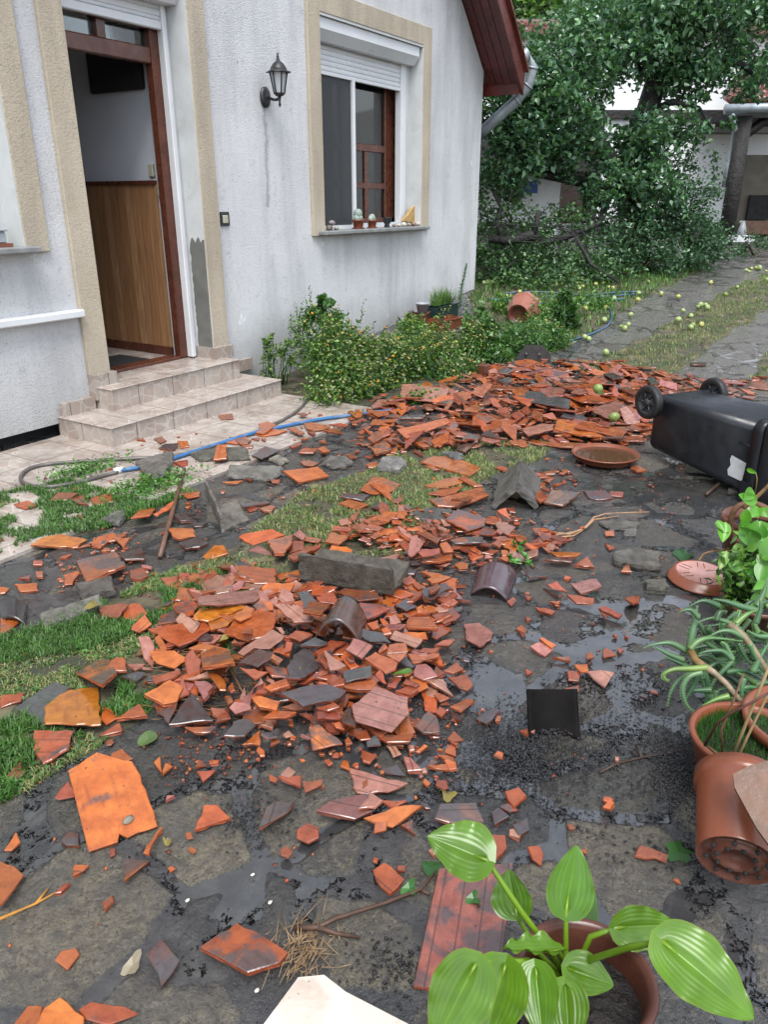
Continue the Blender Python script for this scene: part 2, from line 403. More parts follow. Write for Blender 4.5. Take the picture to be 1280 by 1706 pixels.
def m_screen():
    x = N('insect_screen'); x.set(Base_Color=(.045, .05, .053), Roughness=.6); tr = x.n('BsdfTransparent'); ms = x.n('MixShader')
    ms.inputs[0].default_value = .30; x.l(x.b.outputs[0], ms.inputs[1]); x.l(tr.outputs[0], ms.inputs[2]); x.l(ms.outputs[0], x.t.nodes['Material Output'].inputs[0]); return x.m
MT['screen'] = m_screen()
def m_planks(name, c1, c2, axis='X', width=.09):
    x = N(name); g = x.n('NewGeometry').outputs['Position']; sp = x.n('SeparateXYZ'); x.l(g, sp.inputs[0]); a = sp.outputs[{'X': 0, 'Y': 1, 'Z': 2}[axis]]
    k = x.math('FLOOR', x.math('DIVIDE', a, width)); wn = x.n('TexWhiteNoise', noise_dimensions='1D'); x.l(k, wn.inputs['W'])
    sc = {'X': (9, 9, 1), 'Y': (9, 9, 1), 'Z': (1, 1, 9)}[axis]
    grain = x.noise(x.coord('World', sc), 3.5, 6, .65, .8)
    c = x.mix(wn.outputs[0], c1, c2); c = x.mix(x.ramp(grain, [(.35, 0.0), (.7, .7)]), c, tuple(q * .5 for q in c1))
    fr = x.math('FRACT', x.math('DIVIDE', a, width)); e = x.ramp(fr, [(0.0, 0.0), (.04, 1.0), (.96, 1.0), (1.0, 0.0)])
    c = x.mix(x.math('SUBTRACT', 1.0, e), c, tuple(q * .3 for q in c1))
    x.set(Base_Color=c, Roughness=.42, Normal=x.bump(e, .5, .003)); return x.m
MT['wainscot'] = m_planks('varnished_planks', (.33, .165, .075), (.46, .26, .13), 'Y', .085)
def m_crazy(name, tile, off=(0, 0), dirty=.3, axes=(0, 1), bright=1.0):
    bright = bright * .74
    "cream ceramic tile printed with a broken-stone pattern, dark joints"
    x = N(name); g = x.n('NewGeometry').outputs['Position']; sp = x.n('SeparateXYZ'); x.l(g, sp.inputs[0])
    v = x.coord('World'); vo = x.n('TexVoronoi', feature='DISTANCE_TO_EDGE'); vo.inputs['Scale'].default_value = 11; x.l(v, vo.inputs['Vector'])
    vc = x.n('TexVoronoi'); vc.inputs['Scale'].default_value = 11; x.l(v, vc.inputs['Vector']); bw = x.n('RGBToBW'); x.l(vc.outputs['Color'], bw.inputs[0])
    c = x.ramp(bw.outputs[0], [(.25, (.38 * bright, .285 * bright, .23 * bright)), (.5, (.44 * bright, .37 * bright, .32 * bright)), (.75, (.50 * bright, .45 * bright, .40 * bright))])
    c = x.mix(x.noise(v, 18, 5, .7), c, (.52 * bright, .45 * bright, .40 * bright))
    c = x.mix(x.ramp(vo.outputs['Distance'], [(.02, 1.0), (.05, 0.0)]), c, (.58 * bright, .54 * bright, .49 * bright))
    c = x.mix(x.math('MULTIPLY', x.ramp(x.noise(v, 3.2, 6, .75), [(.45, 0.0), (.68, 1.0)]), dirty), c, (.13, .10, .08))
    j = None
    for i, ax in enumerate(axes):
        fr = x.math('FRACT', x.math('DIVIDE', x.math('ADD', sp.outputs[ax], 20 + off[i]), tile[i]))
        e = x.ramp(fr, [(0.0, 1.0), (.012, 1.0), (.02, 0.0)]); j = e if j is None else x.math('MAXIMUM', j, e)
    c = x.mix(j, c, (.07, .055, .045))
    x.set(Base_Color=c, Roughness=x.ramp(x.noise(v, 5, 4), [(.4, .18), (.6, .45)]), Normal=x.bump(x.math('SUBTRACT', 1.0, j), .4, .003)); return x.m
MT['steptile'] = m_crazy('patterned_tile_riser', (.33, 5.0), (.06, 1.3), .35, (0, 2))
MT['sidetile'] = m_crazy('patterned_tile_side', (.33, 5.0), (.06, 1.3), .35, (1, 2))
MT['toptile'] = m_crazy('patterned_tile_tread', (.33, .33), (.06, .2), .5)
MT['terrace'] = m_crazy('terrace_tile', (.33, .33), (.06, .2), .75)
MT['plinth'] = m_crazy('plinth_tile', (.33, 5.0), (.2, 1.3), .2, (0, 2), .85)
def m_slab():
    x = N('pale_marbled_tile'); v = x.coord('World'); vo = x.n('TexVoronoi', feature='DISTANCE_TO_EDGE'); vo.inputs['Scale'].default_value = 8
    dv = x.n('Mix', data_type='VECTOR'); dv.inputs[0].default_value = .06; nz = x.n('TexNoise'); nz.inputs['Scale'].default_value = 14; nz.inputs['Detail'].default_value = 5; x.l(v, nz.inputs['Vector']); x.l(v, dv.inputs[4]); x.l(nz.outputs['Color'], dv.inputs[5]); x.l(dv.outputs[1], vo.inputs['Vector'])
    c = x.ramp(x.noise(v, 16, 6, .7, .5), [(.35, (.40, .33, .27)), (.6, (.50, .44, .38))]); c = x.mix(x.math('MULTIPLY', x.ramp(vo.outputs['Distance'], [(.02, 1.0), (.12, 0.0)]), .55), c, (.56, .53, .49))
    c = x.mix(x.ramp(x.noise(v, 60, 3, .6), [(.26, .8), (.32, 0.0)]), c, (.08, .06, .05))
    x.set(Base_Color=c, Roughness=.22, Normal=x.bump(x.noise(v, 60, 3), .1, .001)); return x.m
MT['slabtile'] = m_slab()
def m_roof(name):
    x = N(name); v = x.coord('World'); c = x.ramp(x.noise(v, 3, 5), [(.3, (.09, .025, .02)), (.7, (.2, .07, .055))]); x.set(Base_Color=c, Roughness=.25); return x.m
MT['roof'] = m_roof('wet_roof_tile')
def m_ground():
    x = N('wet_flagstone_and_grass'); v = x.coord('World')
    wv = x.n('Mix', data_type='VECTOR'); wv.inputs[0].default_value = .12
    nz = x.n('TexNoise'); nz.inputs['Scale'].default_value = 3.0; nz.inputs['Detail'].default_value = 3; x.l(v, nz.inputs['Vector'])
    x.l(v, wv.inputs[4]); x.l(nz.outputs['Color'], wv.inputs[5]); wp = wv.outputs[1]
    vo = x.n('TexVoronoi', feature='DISTANCE_TO_EDGE'); vo.inputs['Scale'].default_value = 3.9; vo.inputs['Randomness'].default_value = .95; x.l(wp, vo.inputs['Vector'])
    vc = x.n('TexVoronoi'); vc.inputs['Scale'].default_value = 3.9; vc.inputs['Randomness'].default_value = .95; x.l(wp, vc.inputs['Vector'])
    st = x.ramp(x.math('ADD', vo.outputs['Distance'], x.math('MULTIPLY', x.math('SUBTRACT', x.noise(v, 22, 5, .7), .5), .10)), [(.075, 0.0), (.105, 1.0)])   # 1 = stone, 0 = mortar
    bw = x.n('SeparateColor'); x.l(vc.outputs['Color'], bw.inputs[0])
    stone = x.ramp(bw.outputs[0], [(.15, (.062, .062, .060)), (.42, (.105, .098, .080)), (.62, (.165, .145, .105)), (.85, (.23, .20, .14))])
    stone = x.mix(x.ramp(x.noise(v, 34, 8, .85), [(.44, 0.0), (.57, .85)]), stone, x.mix(1.0, stone, (.34, .34, .37), 'MULTIPLY'))
    lich = x.math('MULTIPLY', x.ramp(x.noise(v, 45, 6, .8), [(.50, 0.0), (.62, 1.0)]), x.ramp(bw.outputs[1], [(.45, 0.0), (.6, 1.0)]))
    stone = x.mix(x.math('MULTIPLY', lich, .75), stone, (.25, .22, .14))
    stone = x.mix(x.ramp(x.noise(v, 110, 5, .85), [(.38, .85), (.49, 0.0)]), stone, (.022, .022, .020)); stone = x.mix(x.ramp(x.noise(v, 4.5, 4, .7), [(.45, 0.0), (.62, .55)]), stone, (.040, .043, .046))
    mort = x.ramp(x.noise(v, 12, 6, .7), [(.3, (.022, .025, .028)), (.5, (.055, .057, .060)), (.68, (.105, .103, .098))])
    za = x.n('Attribute', attribute_name='tint'); zc = x.n('SeparateColor'); x.l(za.outputs['Color'], zc.inputs[0])
    flat = zc.outputs[2]      # blue: washed mortar / mud where stones barely show
    st2 = x.math('MULTIPLY', st, x.math('SUBTRACT', 1.0, x.math('MULTIPLY', flat, .55)))
    c = x.mix(st2, mort, stone)
    # relief height, and a water level that drowns the low places
    h1 = x.math('ADD', x.math('MULTIPLY', st2, .50), x.math('MULTIPLY', x.noise(v, 18, 8, .78), .60))
    lvl = x.math('ADD', x.math('ADD', x.math('MULTIPLY', x.noise(v, 1.5, 3, .5), .9), x.math('MULTIPLY', zc.outputs[1], .30)), -.17)
    pud = x.ramp(x.math('SUBTRACT', lvl, h1), [(.0, 0.0), (.04, 1.0)])
    c = x.mix(x.math('MULTIPLY', pud, .55), c, (.020, .020, .020))
    c = x.mix(x.math('SUBTRACT', 1.0, za.outputs['Alpha']), c, x.mix(x.noise(v, 20, 6, .75), (.085, .080, .072), (.17, .16, .145)))  # far paths: sky reflection at grazing view lightened into the colour
    gn = x.math('ADD', zc.outputs[0], x.math('MULTIPLY', x.math('SUBTRACT', x.noise(v, 14, 5, .7), .5), .7))
    gm = x.ramp(gn, [(.45, 0.0), (.55, 1.0)])
    gc = x.ramp(x.noise(v, 5, 6, .7), [(.35, (.040, .058, .018)), (.5, (.10, .090, .042)), (.62, (.22, .175, .095))])
    gc = x.mix(x.noise(v, 120, 3, .7), gc, x.mix(1.0, gc, (.35, .35, .3), 'MULTIPLY'))
    c = x.mix(gm, c, gc)
    c = x.mix(x.ramp(x.noise(v, 150, 3, .7), [(.3, .6), (.42, 0.0)]), c, (.012, .012, .012))
    wet = x.mix(st2, x.ramp(x.noise(v, 5, 6, .7), [(.36, .05), (.64, .22)]), x.ramp(x.noise(v, 9, 6, .7), [(.36, .14), (.64, .45)]))
    rg = x.mix(pud, wet, (.03, .03, .03)); rg = x.mix(gm, rg, (.75, .75, .75))
    hb = x.math('MAXIMUM', h1, x.math('ADD', lvl, -.01))
    nb = x.bump(x.math('MULTIPLY', x.noise(v, 7, 4, .65), x.math('SUBTRACT', 1.0, x.math('MULTIPLY', pud, .93))), .8, .06); nb = x.bump(hb, 1.0, .036, nb)
    fine = x.math('MULTIPLY', x.math('ADD', x.noise(v, 85, 6, .75), x.noise(x.coord('World', (1, .5, 1)), 42, 4, .7)), x.math('SUBTRACT', 1.0, pud)); nb = x.bump(fine, 1.0, .011, nb)
    rip = x.n('TexWave', wave_type='RINGS'); rip.inputs['Scale'].default_value = 9; rip.inputs['Distortion'].default_value = 2.5; rip.inputs['Detail'].default_value = 2; x.l(v, rip.inputs['Vector'])
    nb = x.bump(x.math('MULTIPLY', rip.outputs['Fac'], pud), .25, .0012, nb)
    x.set(Base_Color=c, Roughness=rg, Normal=nb, Specular_IOR_Level=.85, Coat_Weight=x.math('MULTIPLY', x.math('SUBTRACT', 1.0, gm), 1.0), Coat_Roughness=.20, Coat_Normal=nb); return x.m
MT['ground'] = m_ground()
# ================================================================== ground sheet
GRASS = [gpoly(p) for p in (
    [(-60, 850), (0, 822), (110, 800), (190, 792), (310, 800), (335, 828), (260, 850), (190, 876), (70, 902), (-80, 950)],
    [(440, 862), (520, 815), (600, 785), (660, 758), (720, 742), (800, 735), (915, 738), (905, 765), (800, 800), (735, 850), (715, 905), (640, 935), (560, 925), (500, 960), (400, 985), (300, 1005), (290, 940), (380, 915)],
    [(-80, 1090), (0, 1060), (120, 1015), (200, 1000), (290, 950), (420, 960), (420, 1080), (350, 1150), (240, 1190), (150, 1255), (60, 1305), (-60, 1360)],
    [(960, 618), (1010, 598), (1080, 560), (1150, 520), (1215, 480), (1290, 452), (1400, 430), (1400, 480), (1290, 510), (1230, 548), (1180, 585), (1130, 622), (1040, 640)],
    [(1248, 630), (1262, 600), (1300, 565), (1400, 540), (1400, 640)],
    [(785, 600), (850, 600), (945, 580), (1000, 545), (1060, 505), (1130, 470), (1190, 440), (1100, 425), (780, 425), (785, 470)],
    [(420, 640), (480, 668), (560, 680), (650, 665), (800, 625), (800, 560), (620, 560), (480, 600)])]
FLAT = [gpoly(p) for p in (
    [(640, 880), (900, 760), (1290, 800), (1290, 1100), (1180, 1230), (760, 1210), (640, 1290), (400, 1290), (500, 1200)],
    [(0, 900), (200, 880), (420, 820), (640, 700), (560, 700), (330, 790), (180, 860)], [(900, 640), (1200, 430), (1400, 420), (1400, 640)])]
WET = [gpoly(p) for p in (
    [(700, 1110), (800, 1130), (900, 1120), (890, 1190), (870, 1240), (760, 1245), (690, 1200)], [(680, 1260), (770, 1255), (765, 1325), (690, 1320)],
    [(440, 1255), (530, 1250), (520, 1292), (445, 1295)], [(860, 1330), (1010, 1340), (1160, 1450), (1180, 1620), (1000, 1640), (900, 1500)],
    [(930, 745), (1260, 770), (1250, 850), (1100, 860), (960, 800)], [(880, 1000), (1120, 960), (1130, 1180), (960, 1180)], [(250, 1440), (520, 1330), (520, 1400), (330, 1610), (240, 1640)])]
def lines(*seg):
    out = []
    for a, b, st in seg: out += list(np.arange(a, b - 1e-6, st))
    return np.array(out + [seg[-1][1]])
gx = lines((-70, -8, 6), (-8, -1, .5), (-1, .4, .1), (.4, 6.2, .025), (6.2, 13, .08), (13, 24, .3), (24, 110, 6))
gy = lines((-110, -20, 6), (-20, -6, .5), (-6, -2, .12), (-2, 4.6, .025), (4.6, 9, .12), (9, 20, .4), (20, 90, 6))
GX, GY = np.meshgrid(gx, gy, indexing='ij')
D = .848 * GX + .53 * GY
GZ = np.where(D > 7.2, (np.minimum(D, 10.5) - 7.2) * .125, 0) + np.where(D > 10.5, (np.minimum(D, 30) - 10.5) * .052, 0)
def inpoly_np(X, Y, poly):
    c = np.zeros(X.shape, bool); n = len(poly); j = n - 1
    for i in range(n):
        xi, yi = poly[i]; xj, yj = poly[j]
        m = ((yi > Y) != (yj > Y)) & (X < (xj - xi) * (Y - yi) / (yj - yi + 1e-12) + xi); c ^= m; j = i
    return c
def wob(X, Y, s, a): return a * (np.sin(X * s + 1.3 * np.sin(Y * s * .7)) + np.sin(Y * s * 1.13 + 1.7 * np.sin(X * s * .6 + 1)) * .7)
def zone(polys, X, Y):
    m = np.zeros(X.shape, bool)
    for p in polys: m |= inpoly_np(X, Y, p)
    return m.astype('f')
WX = GX + wob(GX, GY, 9, .03); WY = GY + wob(GY, GX, 8, .03)
PALE_SHEEN = [gpoly(p) for p in ([(950, 592), (1000, 545), (1060, 505), (1130, 470), (1180, 438), (1290, 428), (1290, 452), (1215, 480), (1150, 520), (1080, 560), (1010, 598), (960, 620)], [(1130, 625), (1180, 585), (1230, 548), (1290, 510), (1400, 470), (1400, 540), (1300, 565), (1262, 600), (1248, 635), (1140, 640)])]
tint = np.ones(GX.shape + (4,), 'f')
tint[..., 0] = zone(GRASS, WX, WY); tint[..., 1] = zone(WET, WX, WY); tint[..., 2] = zone(FLAT, WX, WY)
def blur(a, k):
    for _ in range(k):
        p = np.pad(a, 1, mode='edge'); a = (p[1:-1, :-2] + p[1:-1, 2:] + p[:-2, 1:-1] + p[2:, 1:-1] + 2 * a) / 6
    return a
tint[..., 3] = 1 - zone(PALE_SHEEN, WX, WY); tint[..., 0] = blur(tint[..., 0], 5); tint[..., 1] = blur(tint[..., 1], 50); tint[..., 2] = blur(tint[..., 2], 20)
near = (GX > -1) & (GX < 7) & (GY < 4.7) & (GY > -3)
relief = wob(GX, GY, 5.5, .004) + wob(GX + 3, GY, 13, .002)
relief -= tint[..., 1] * .004
relief += tint[..., 0] * .006
relief = np.where(GY > 3.0, relief * 0 - .012, relief)
GZ = GZ + np.where(near, relief, 0)
nx_, ny_ = GX.shape; idx = np.arange(nx_ * ny_).reshape(nx_, ny_)
Fc = np.stack([idx[:-1, :-1], idx[1:, :-1], idx[1:, 1:], idx[:-1, 1:]], -1).reshape(-1, 4)
npmesh('ground', np.stack([GX, GY, GZ], -1).reshape(-1, 3), Fc, MT['ground'], tint.reshape(-1, 4), smooth=True, kind='structure', label='wet flagstone yard with grass strips and puddles')
b = MB(); b.box((-4, 3.12, -.05), (4.95, 4.61, .004)); b.build('terrace', MT['terrace'], kind='structure', label='cream ceramic tile terrace along the house wall')

# ================================================================== the house
YW = 4.6
house = empty('house', (6, YW, 0), 'pale rough plastered house with open front door and beige window surrounds', 'house')
b = MB()
def pw(pts, y0=YW, y1=4.98): b.prism(pts, 1, y0, y1)
pw([(-4, .09), (3.62, .09), (3.62, 1.21), (-4, 1.21)])
pw([(-4, 1.21), (1.8, 1.21), (1.8, 3.0), (-4, 3.0)]); pw([(3.11, 1.21), (3.62, 1.21), (3.62, 3.0), (3.11, 3.0)])
pw([(4.67, -.1), (6.27, -.1), (6.27, 3.0), (4.67, 3.0)]); pw([(6.27, -.1), (8.10, -.1), (8.10, 1.21), (6.27, 1.21)])
pw([(8.10, -.1), (9.63, -.1), (9.63, 2.95), (8.10, 4.42)])
pw([(-4, 3.0), (8.10, 3.0), (8.10, 4.42), (6.0, 6.4), (-4, 6.4)])
b.build('wall', MT['wall'], house)
b = MB(); b.box((9.33, 4.98, -.1), (9.63, 13, 2.93)); b.build('side_wall', MT['wall'], house)
b = MB(); b.box((-4, 4.74, -.3), (3.3, 4.95, .09)); b.build('foundation', MT['dark'], house)  # recessed plinth, shade of the gap under the wall given as near-black colour
b = MB(); b.box((4.70, 5.02, .0), (9.33, 8.6, .29)); b.box((-3, 5.02, .27), (4.70, 8.6, .287)); b.build('inner_floor', MT['terrace'], house)
b = MB(); b.box((-3, 4.98, 2.78), (9.33, 8.6, 2.9)); b.box((-3, 8.6, .0), (9.33, 8.75, 2.9)); b.box((2.3, 4.98, .29), (2.4, 8.6, 2.78)); b.box((4.62, 4.98, .29), (4.72, 8.6, 2.78))
b.box((4.72, 6.6, .29), (9.33, 6.7, 2.78))
b.build('inner_wall', MT['iwall'], house)
b = MB(); b.box((4.60, 4.985, .36), (4.618, 8.5, 1.62)); b.build('wainscot', MT['wainscot'], house)
b = MB(); b.box((4.585, 4.984, 1.62), (4.619, 8.5, 1.65)); b.box((4.592, 4.984, .29), (4.619, 8.5, .36)); b.build('wainscot_rail', MT['woodframe'], house)
# surrounds
def surround(name, x0, x1, z0, z1, w, bottom=False, zl=None):
    m = MB(); y0, y1 = 4.568, 4.602
    m.box((x0 - w, y0, z0), (x0, y1, z1 + w), bev=.006); m.box((x1, y0, zl if zl is not None else z0), (x1 + w, y1, z1 + w), bev=.006); m.box((x0 - .001, y0 + .001, z1), (x1 + .001, y1, z1 + w - .002), bev=.005)
    return m.build(name, MT['trim'], house)
surround('window_surround', 6.27, 8.10, 1.195, 3.01, .18); surround('window_surround', 1.8, 3.11, 1.20, 2.98, .17)
surround('door_surround', 3.62, 4.67, .37, 2.98, .18)
# reveals
for a, c in (((8.095, 4.575, 1.24), (8.104, 4.975, 3.0)), ((4.665, 4.575, .37), (4.672, 4.975, 3.0)), ((3.105, 4.575, 1.24), (3.112, 4.975, 3.0)), ((6.27, 4.575, 2.99), (8.1, 4.975, 3.012))):
    b = MB(); b.box(a, c); b.build('reveal', MT['whitedirt'], house)
r6 = random.Random(6); pt = [(4.575, .37), (4.725, .37)] + [(4.728 + r6.uniform(-.009, .006), .42 + .028 * k) for k in range(28)] + [(4.715 - .009 * k, 1.215 + .018 * math.sin(k * .9) + r6.uniform(-.006, .006)) for k in range(15)] + [(4.575, 1.22)]
b = MB(); b.prism(pt, 0, 4.658, 4.666); b.build('cement_patch', MT['cement'], house)
# ledges, sills
b = MB(); b.box((-4, 4.52, .775), (3.44, 4.6, .825), bev=.008); b.build('ledge', MT['white'], house)
b = MB(); b.box((6.16, 4.47, 1.205), (8.14, 4.86, 1.24), bev=.006); b.build('window_sill', MT['sill'], house)
b = MB(); b.box((1.7, 4.47, 1.205), (3.15, 4.86, 1.24), bev=.006); b.build('window_sill', MT['sill'], house)
# plinth tiles
for a, c in (((3.18, 4.55, .135), (3.44, 4.6, .225)), ((3.44, 4.53, .20), (3.64, 4.602, .375)), ((4.655, 4.53, .29), (4.86, 4.602, .385)), ((4.86, 4.56, .135), (5.12, 4.602, .23)), ((4.655, 4.602, .29), (4.675, 4.75, .385))):
    b = MB(); b.box(a, c); b.build('plinth_tile', MT['plinth'], house)
# steps
b = MB(); b.box((3.17, 4.07, -.05), (4.885, 4.62, .128)); b.build('lower_step', [MT['steptile']], house)
b = MB(); b.box((3.164, 4.064, -.05), (3.172, 4.55, .127)); b.build('step_side', MT['sidetile'], house); b = MB(); b.box((4.883, 4.064, -.05), (4.891, 4.6, .127)); b.build('step_side', MT['sidetile'], house)
b = MB(); b.box((3.155, 4.055, .128), (4.90, 4.60, .137), bev=.003); b.build('step_tread', MT['toptile'], house)
b = MB(); b.box((3.47, 4.40, .13), (4.76, 4.99, .282)); b.build('upper_step', [MT['steptile']], house)
b = MB(); b.box((3.463, 4.394, .137), (3.472, 4.6, .281)); b.build('step_side', MT['sidetile'], house); b = MB(); b.box((4.758, 4.394, .137), (4.766, 4.56, .281)); b.build('step_side', MT['sidetile'], house)
b = MB(); b.box((3.455, 4.385, .282), (4.775, 4.99, .291), bev=.003); b.build('step_tread', MT['toptile'], house)
# door frame
df = MB(); df.box((4.515, 4.80, .30), (4.60, 4.86, 2.80)); df.box((3.62, 4.80, .30), (3.70, 4.90, 2.80)); df.box((3.70, 4.801, 2.42), (4.515, 4.87, 2.525), bev=.008); df.box((3.70, 4.801, 2.64), (4.515, 4.87, 2.80)); df.box((4.06, 4.805, 2.525), (4.13, 4.865, 2.64))
df.box((4.60, 4.82, .30), (4.67, 4.90, 3.0))
dfo = df.build('door_frame', MT['woodframe'], house)
b = MB(); b.box((3.70, 4.80, .288), (4.53, 4.93, .315), bev=.006); b.build('threshold', MT['woodframe'], dfo)
b = MB(); b.box((3.70, 4.845, 2.525), (4.06, 4.85, 2.64)); b.build('transom_pane', MT['glass'], dfo)
b = MB(); b.box((4.13, 4.845, 2.525), (4.515, 4.85, 2.64)); b.build('transom_pane', MT['glass'], dfo)
b = MB(); b.box((4.59, 4.735, .30), (4.63, 4.80, 2.80), bev=.006); b.box((4.63, 4.765, .30), (4.665, 4.82, 2.9)); b.box((3.62, 4.735, .30), (3.68, 4.80, 2.85)); b.build('shutter_rail', MT['white'], house)
def slats(name, x0, x1, z0, z1, y, h=.042):
    m = MB(); z = z1
    while z > z0 + .01:
        a = max(z - h, z0); prof = [(y, a + .002), (y - .009, a + .006), (y - .011, (a + z) / 2), (y - .009, z - .005), (y, z - .002), (y + .006, z - .002), (y + .006, a + .002)]
        m.prism(prof, 0, x0, x1); z -= h
    m.box((x0, y - .002, z0), (x1, y + .002, z1))
    return m.build(name, MT['white'], house)
slats('roller_shutter', 3.68, 4.59, 2.69, 2.80, 4.765)
b = MB(); b.box((3.66, 4.745, 2.635), (4.59, 4.79, 2.69), bev=.006); b.build('shutter_bottom_bar', MT['white'], house)
b = MB(); b.prism([(4.62, 2.84), (4.66, 2.79), (4.82, 2.79), (4.82, 2.97), (4.62, 2.97)], 0, 3.63, 4.665); b.build('shutter_box', MT['white'], house)
# main window
wi = MB(); wi.box((6.27, 4.73, 1.24), (7.0, 4.775, 1.275)); wi.box((6.27, 4.735, 1.275), (6.32, 4.775, 2.85)); wi.box((6.99, 4.725, 1.24), (7.035, 4.775, 2.60), bev=.004); wi.box((7.035, 4.735, 1.24), (7.90, 4.775, 1.285)); wi.box((7.90, 4.72, 1.24), (8.0, 4.80, 2.85), bev=.006)
wf = wi.build('window_frame', MT['white'], house)
b = MB(); b.box((8.0, 4.74, 1.24), (8.098, 4.84, 2.95)); b.build('window_frame', MT['whitedirt'], house)
b = MB(); b.box((6.32, 4.752, 1.275), (6.99, 4.756, 2.60)); b.build('insect_screen', MT['screen'], wf)
slats('roller_shutter', 6.32, 7.92, 2.60, 2.86, 4.75)
b = MB(); b.box((6.30, 4.735, 2.575), (7.92, 4.77, 2.605), bev=.004); b.build('shutter_bottom_bar', MT['white'], house)
b = MB(); b.prism([(4.60, 2.90), (4.66, 2.82), (4.80, 2.82), (4.80, 2.985), (4.60, 2.985)], 0, 6.275, 8.06); b.build('shutter_box', MT['white'], house)
br = MB(); yb = 4.86
br.box((7.80, yb, 1.27), (8.0, yb + .06, 2.62), bev=.005); br.box((6.30, yb, 1.25), (8.0, yb + .06, 1.33), bev=.005); br.box((6.98, yb, 1.3), (7.08, yb + .06, 2.62)); br.box((6.30, yb, 1.3), (6.38, yb + .06, 2.62))
for a, c in ((7.08, 7.80), (6.38, 6.98)):
    br.box((a, yb + .003, 1.98), (c, yb + .055, 2.05), bev=.005); br.box((a, yb + .003, 1.62), (c, yb + .055, 1.68), bev=.005); br.box(((a + c) / 2 - .03, yb + .005, 1.33), ((a + c) / 2 + .03, yb + .05, 1.98), bev=.005)
bro = br.build('casement', MT['woodframe'], house)
b = MB(); b.box((7.08, yb + .025, 1.33), (7.80, yb + .029, 2.62)); b.build('glass_pane', MT['glass'], bro)
b = MB(); b.box((6.38, yb + .025, 1.33), (6.98, yb + .029, 2.62)); b.build('glass_pane', MT['glass'], bro)
m = MB(); n = 90; v = []; 
for i in range(n + 1):
    x_ = 6.3 + 1.75 * i / n; y_ = 4.96 + .025 * math.sin(i * 1.1) + .01 * math.sin(i * 2.7); v += [(x_, y_, 1.2), (x_, y_, 2.7)]
m.add(v, [(2 * i, 2 * i + 2, 2 * i + 3, 2 * i + 1) for i in range(n)], 0, True); cu = m.build('curtain', MT['curtain'], house)
# left window: only its corner shows
b = MB(); b.box((1.8, 4.74, 1.24), (3.11, 4.78, 1.29)); b.box((3.04, 4.74, 1.29), (3.11, 4.80, 2.98)); b.box((1.8, 4.79, 1.29), (3.04, 4.81, 2.98)); b.build('window_frame', MT['whitedirt'], house)
# roof
sl_ = -.96
def rz(x, o=0): return 3.04 + sl_ * (x - 9.56) + o
b = MB(); b.prism([(9.83, rz(9.83, .03)), (9.83, rz(9.83, .13)), (5.9, rz(5.9, .13)), (5.9, rz(5.9, .03))], 1, 4.2, 13); b.build('roof', MT['roof'], house)
for k in range(4):
    b = MB(); y0 = 4.2 + k * .1; b.prism([(9.80, rz(9.80, .0)), (9.80, rz(9.80, .028)), (5.9, rz(5.9, .028)), (5.9, rz(5.9, .0))], 1, y0 + .004, y0 + .096); b.build('soffit_board', MT['redpaint'], house)
b = MB(); b.prism([(9.86, rz(9.86, -.06)), (9.86, rz(9.86, .2)), (5.9, rz(5.9, .2)), (5.9, rz(5.9, -.06))], 1, 4.165, 4.198); b.build('barge_board', MT['redpaint'], house)
b = MB(); b.prism([(9.88, rz(9.88, .2)), (9.88, rz(9.88, .235)), (5.9, rz(5.9, .235)), (5.9, rz(5.9, .2))], 1, 4.12, 4.4); b.build('verge_tile', MT['roof'], house)
b = MB(); b.box((9.80, 4.2, 2.70), (9.825, 13, 2.92)); b.build('eave_board', MT['redpaint'], house)
b = MB(); r_ = .07; c_ = (9.90, 2.86)
prof = [(c_[0] + r_ * math.cos(q), c_[1] + r_ * math.sin(q)) for q in np.linspace(math.pi, 2 * math.pi, 13)] + [(c_[0] + .062 * math.cos(q), c_[1] + .062 * math.sin(q)) for q in np.linspace(2 * math.pi, math.pi, 13)]
b.prism(prof, 1, 4.22, 13); b.build('gutter', MT['zinc'], house)
pp = [(9.9, 4.36, 2.85), atd(880, 88, 10.72), atd(888, 112, 10.74), atd(880, 142, 10.78), atd(862, 166, 10.82), atd(838, 188, 10.88), atd(812, 212, 10.95), atd(795, 230, 11.05)]
pp = [Vector(p) for p in pp]
b = MB(); b.tube(pp, .068, 16)
for i in (2, 3, 4): b.tube([pp[i] - (pp[i + 1] - pp[i]).normalized() * .012, pp[i] + (pp[i + 1] - pp[i]).normalized() * .012], .073, 16)
b.tube([pp[-1], Vector((9.74, 5.1, 2.05)), Vector((9.74, 5.1, .5))], .062, 12)
b.build('downpipe', MT['zinc'], house)

# inside the door
b = MB(); p0 = [atplane(*q, Vector((4.6, 0, 0)), Vector((1, 0, 0))) for q in [(149, 95), (247, 110), (249, 148), (152, 160)]]
ya, yc = p0[3].y, p0[2].y; z0_, z1_ = (p0[2].z + p0[3].z) / 2, max(p0[0].z, p0[1].z); ya, yc, z0_, z1_ = 5.58, 4.995, 2.28, 2.66
b.box((4.57, yc, z0_), (4.618, ya, z1_ - .04), bev=.01); po = b.build('framed_picture', MT['dark'], label='dark framed picture high on the white inner wall', cat='picture')
def wallbox(name, px0, py0, px1, py1, dep, mtl, **k):
    a = atplane(px0, py0, Vector((4.62, 0, 0)), Vector((1, 0, 0))); c = atplane(px1, py1, Vector((4.62, 0, 0)), Vector((1, 0, 0)))
    m = MB(); m.box((4.618 - dep, a.y, a.z), (4.618, c.y, c.z), bev=.006); return m.build(name, mtl, **k)
wallbox('intercom', 250, 273, 260, 295, .03, MT['ivory'], label='cream intercom on the wall inside the door', cat='intercom')
wallbox('light_switch', 252, 299, 261, 312, .015, MT['white'], label='white light switch below the cream intercom', cat='switch')
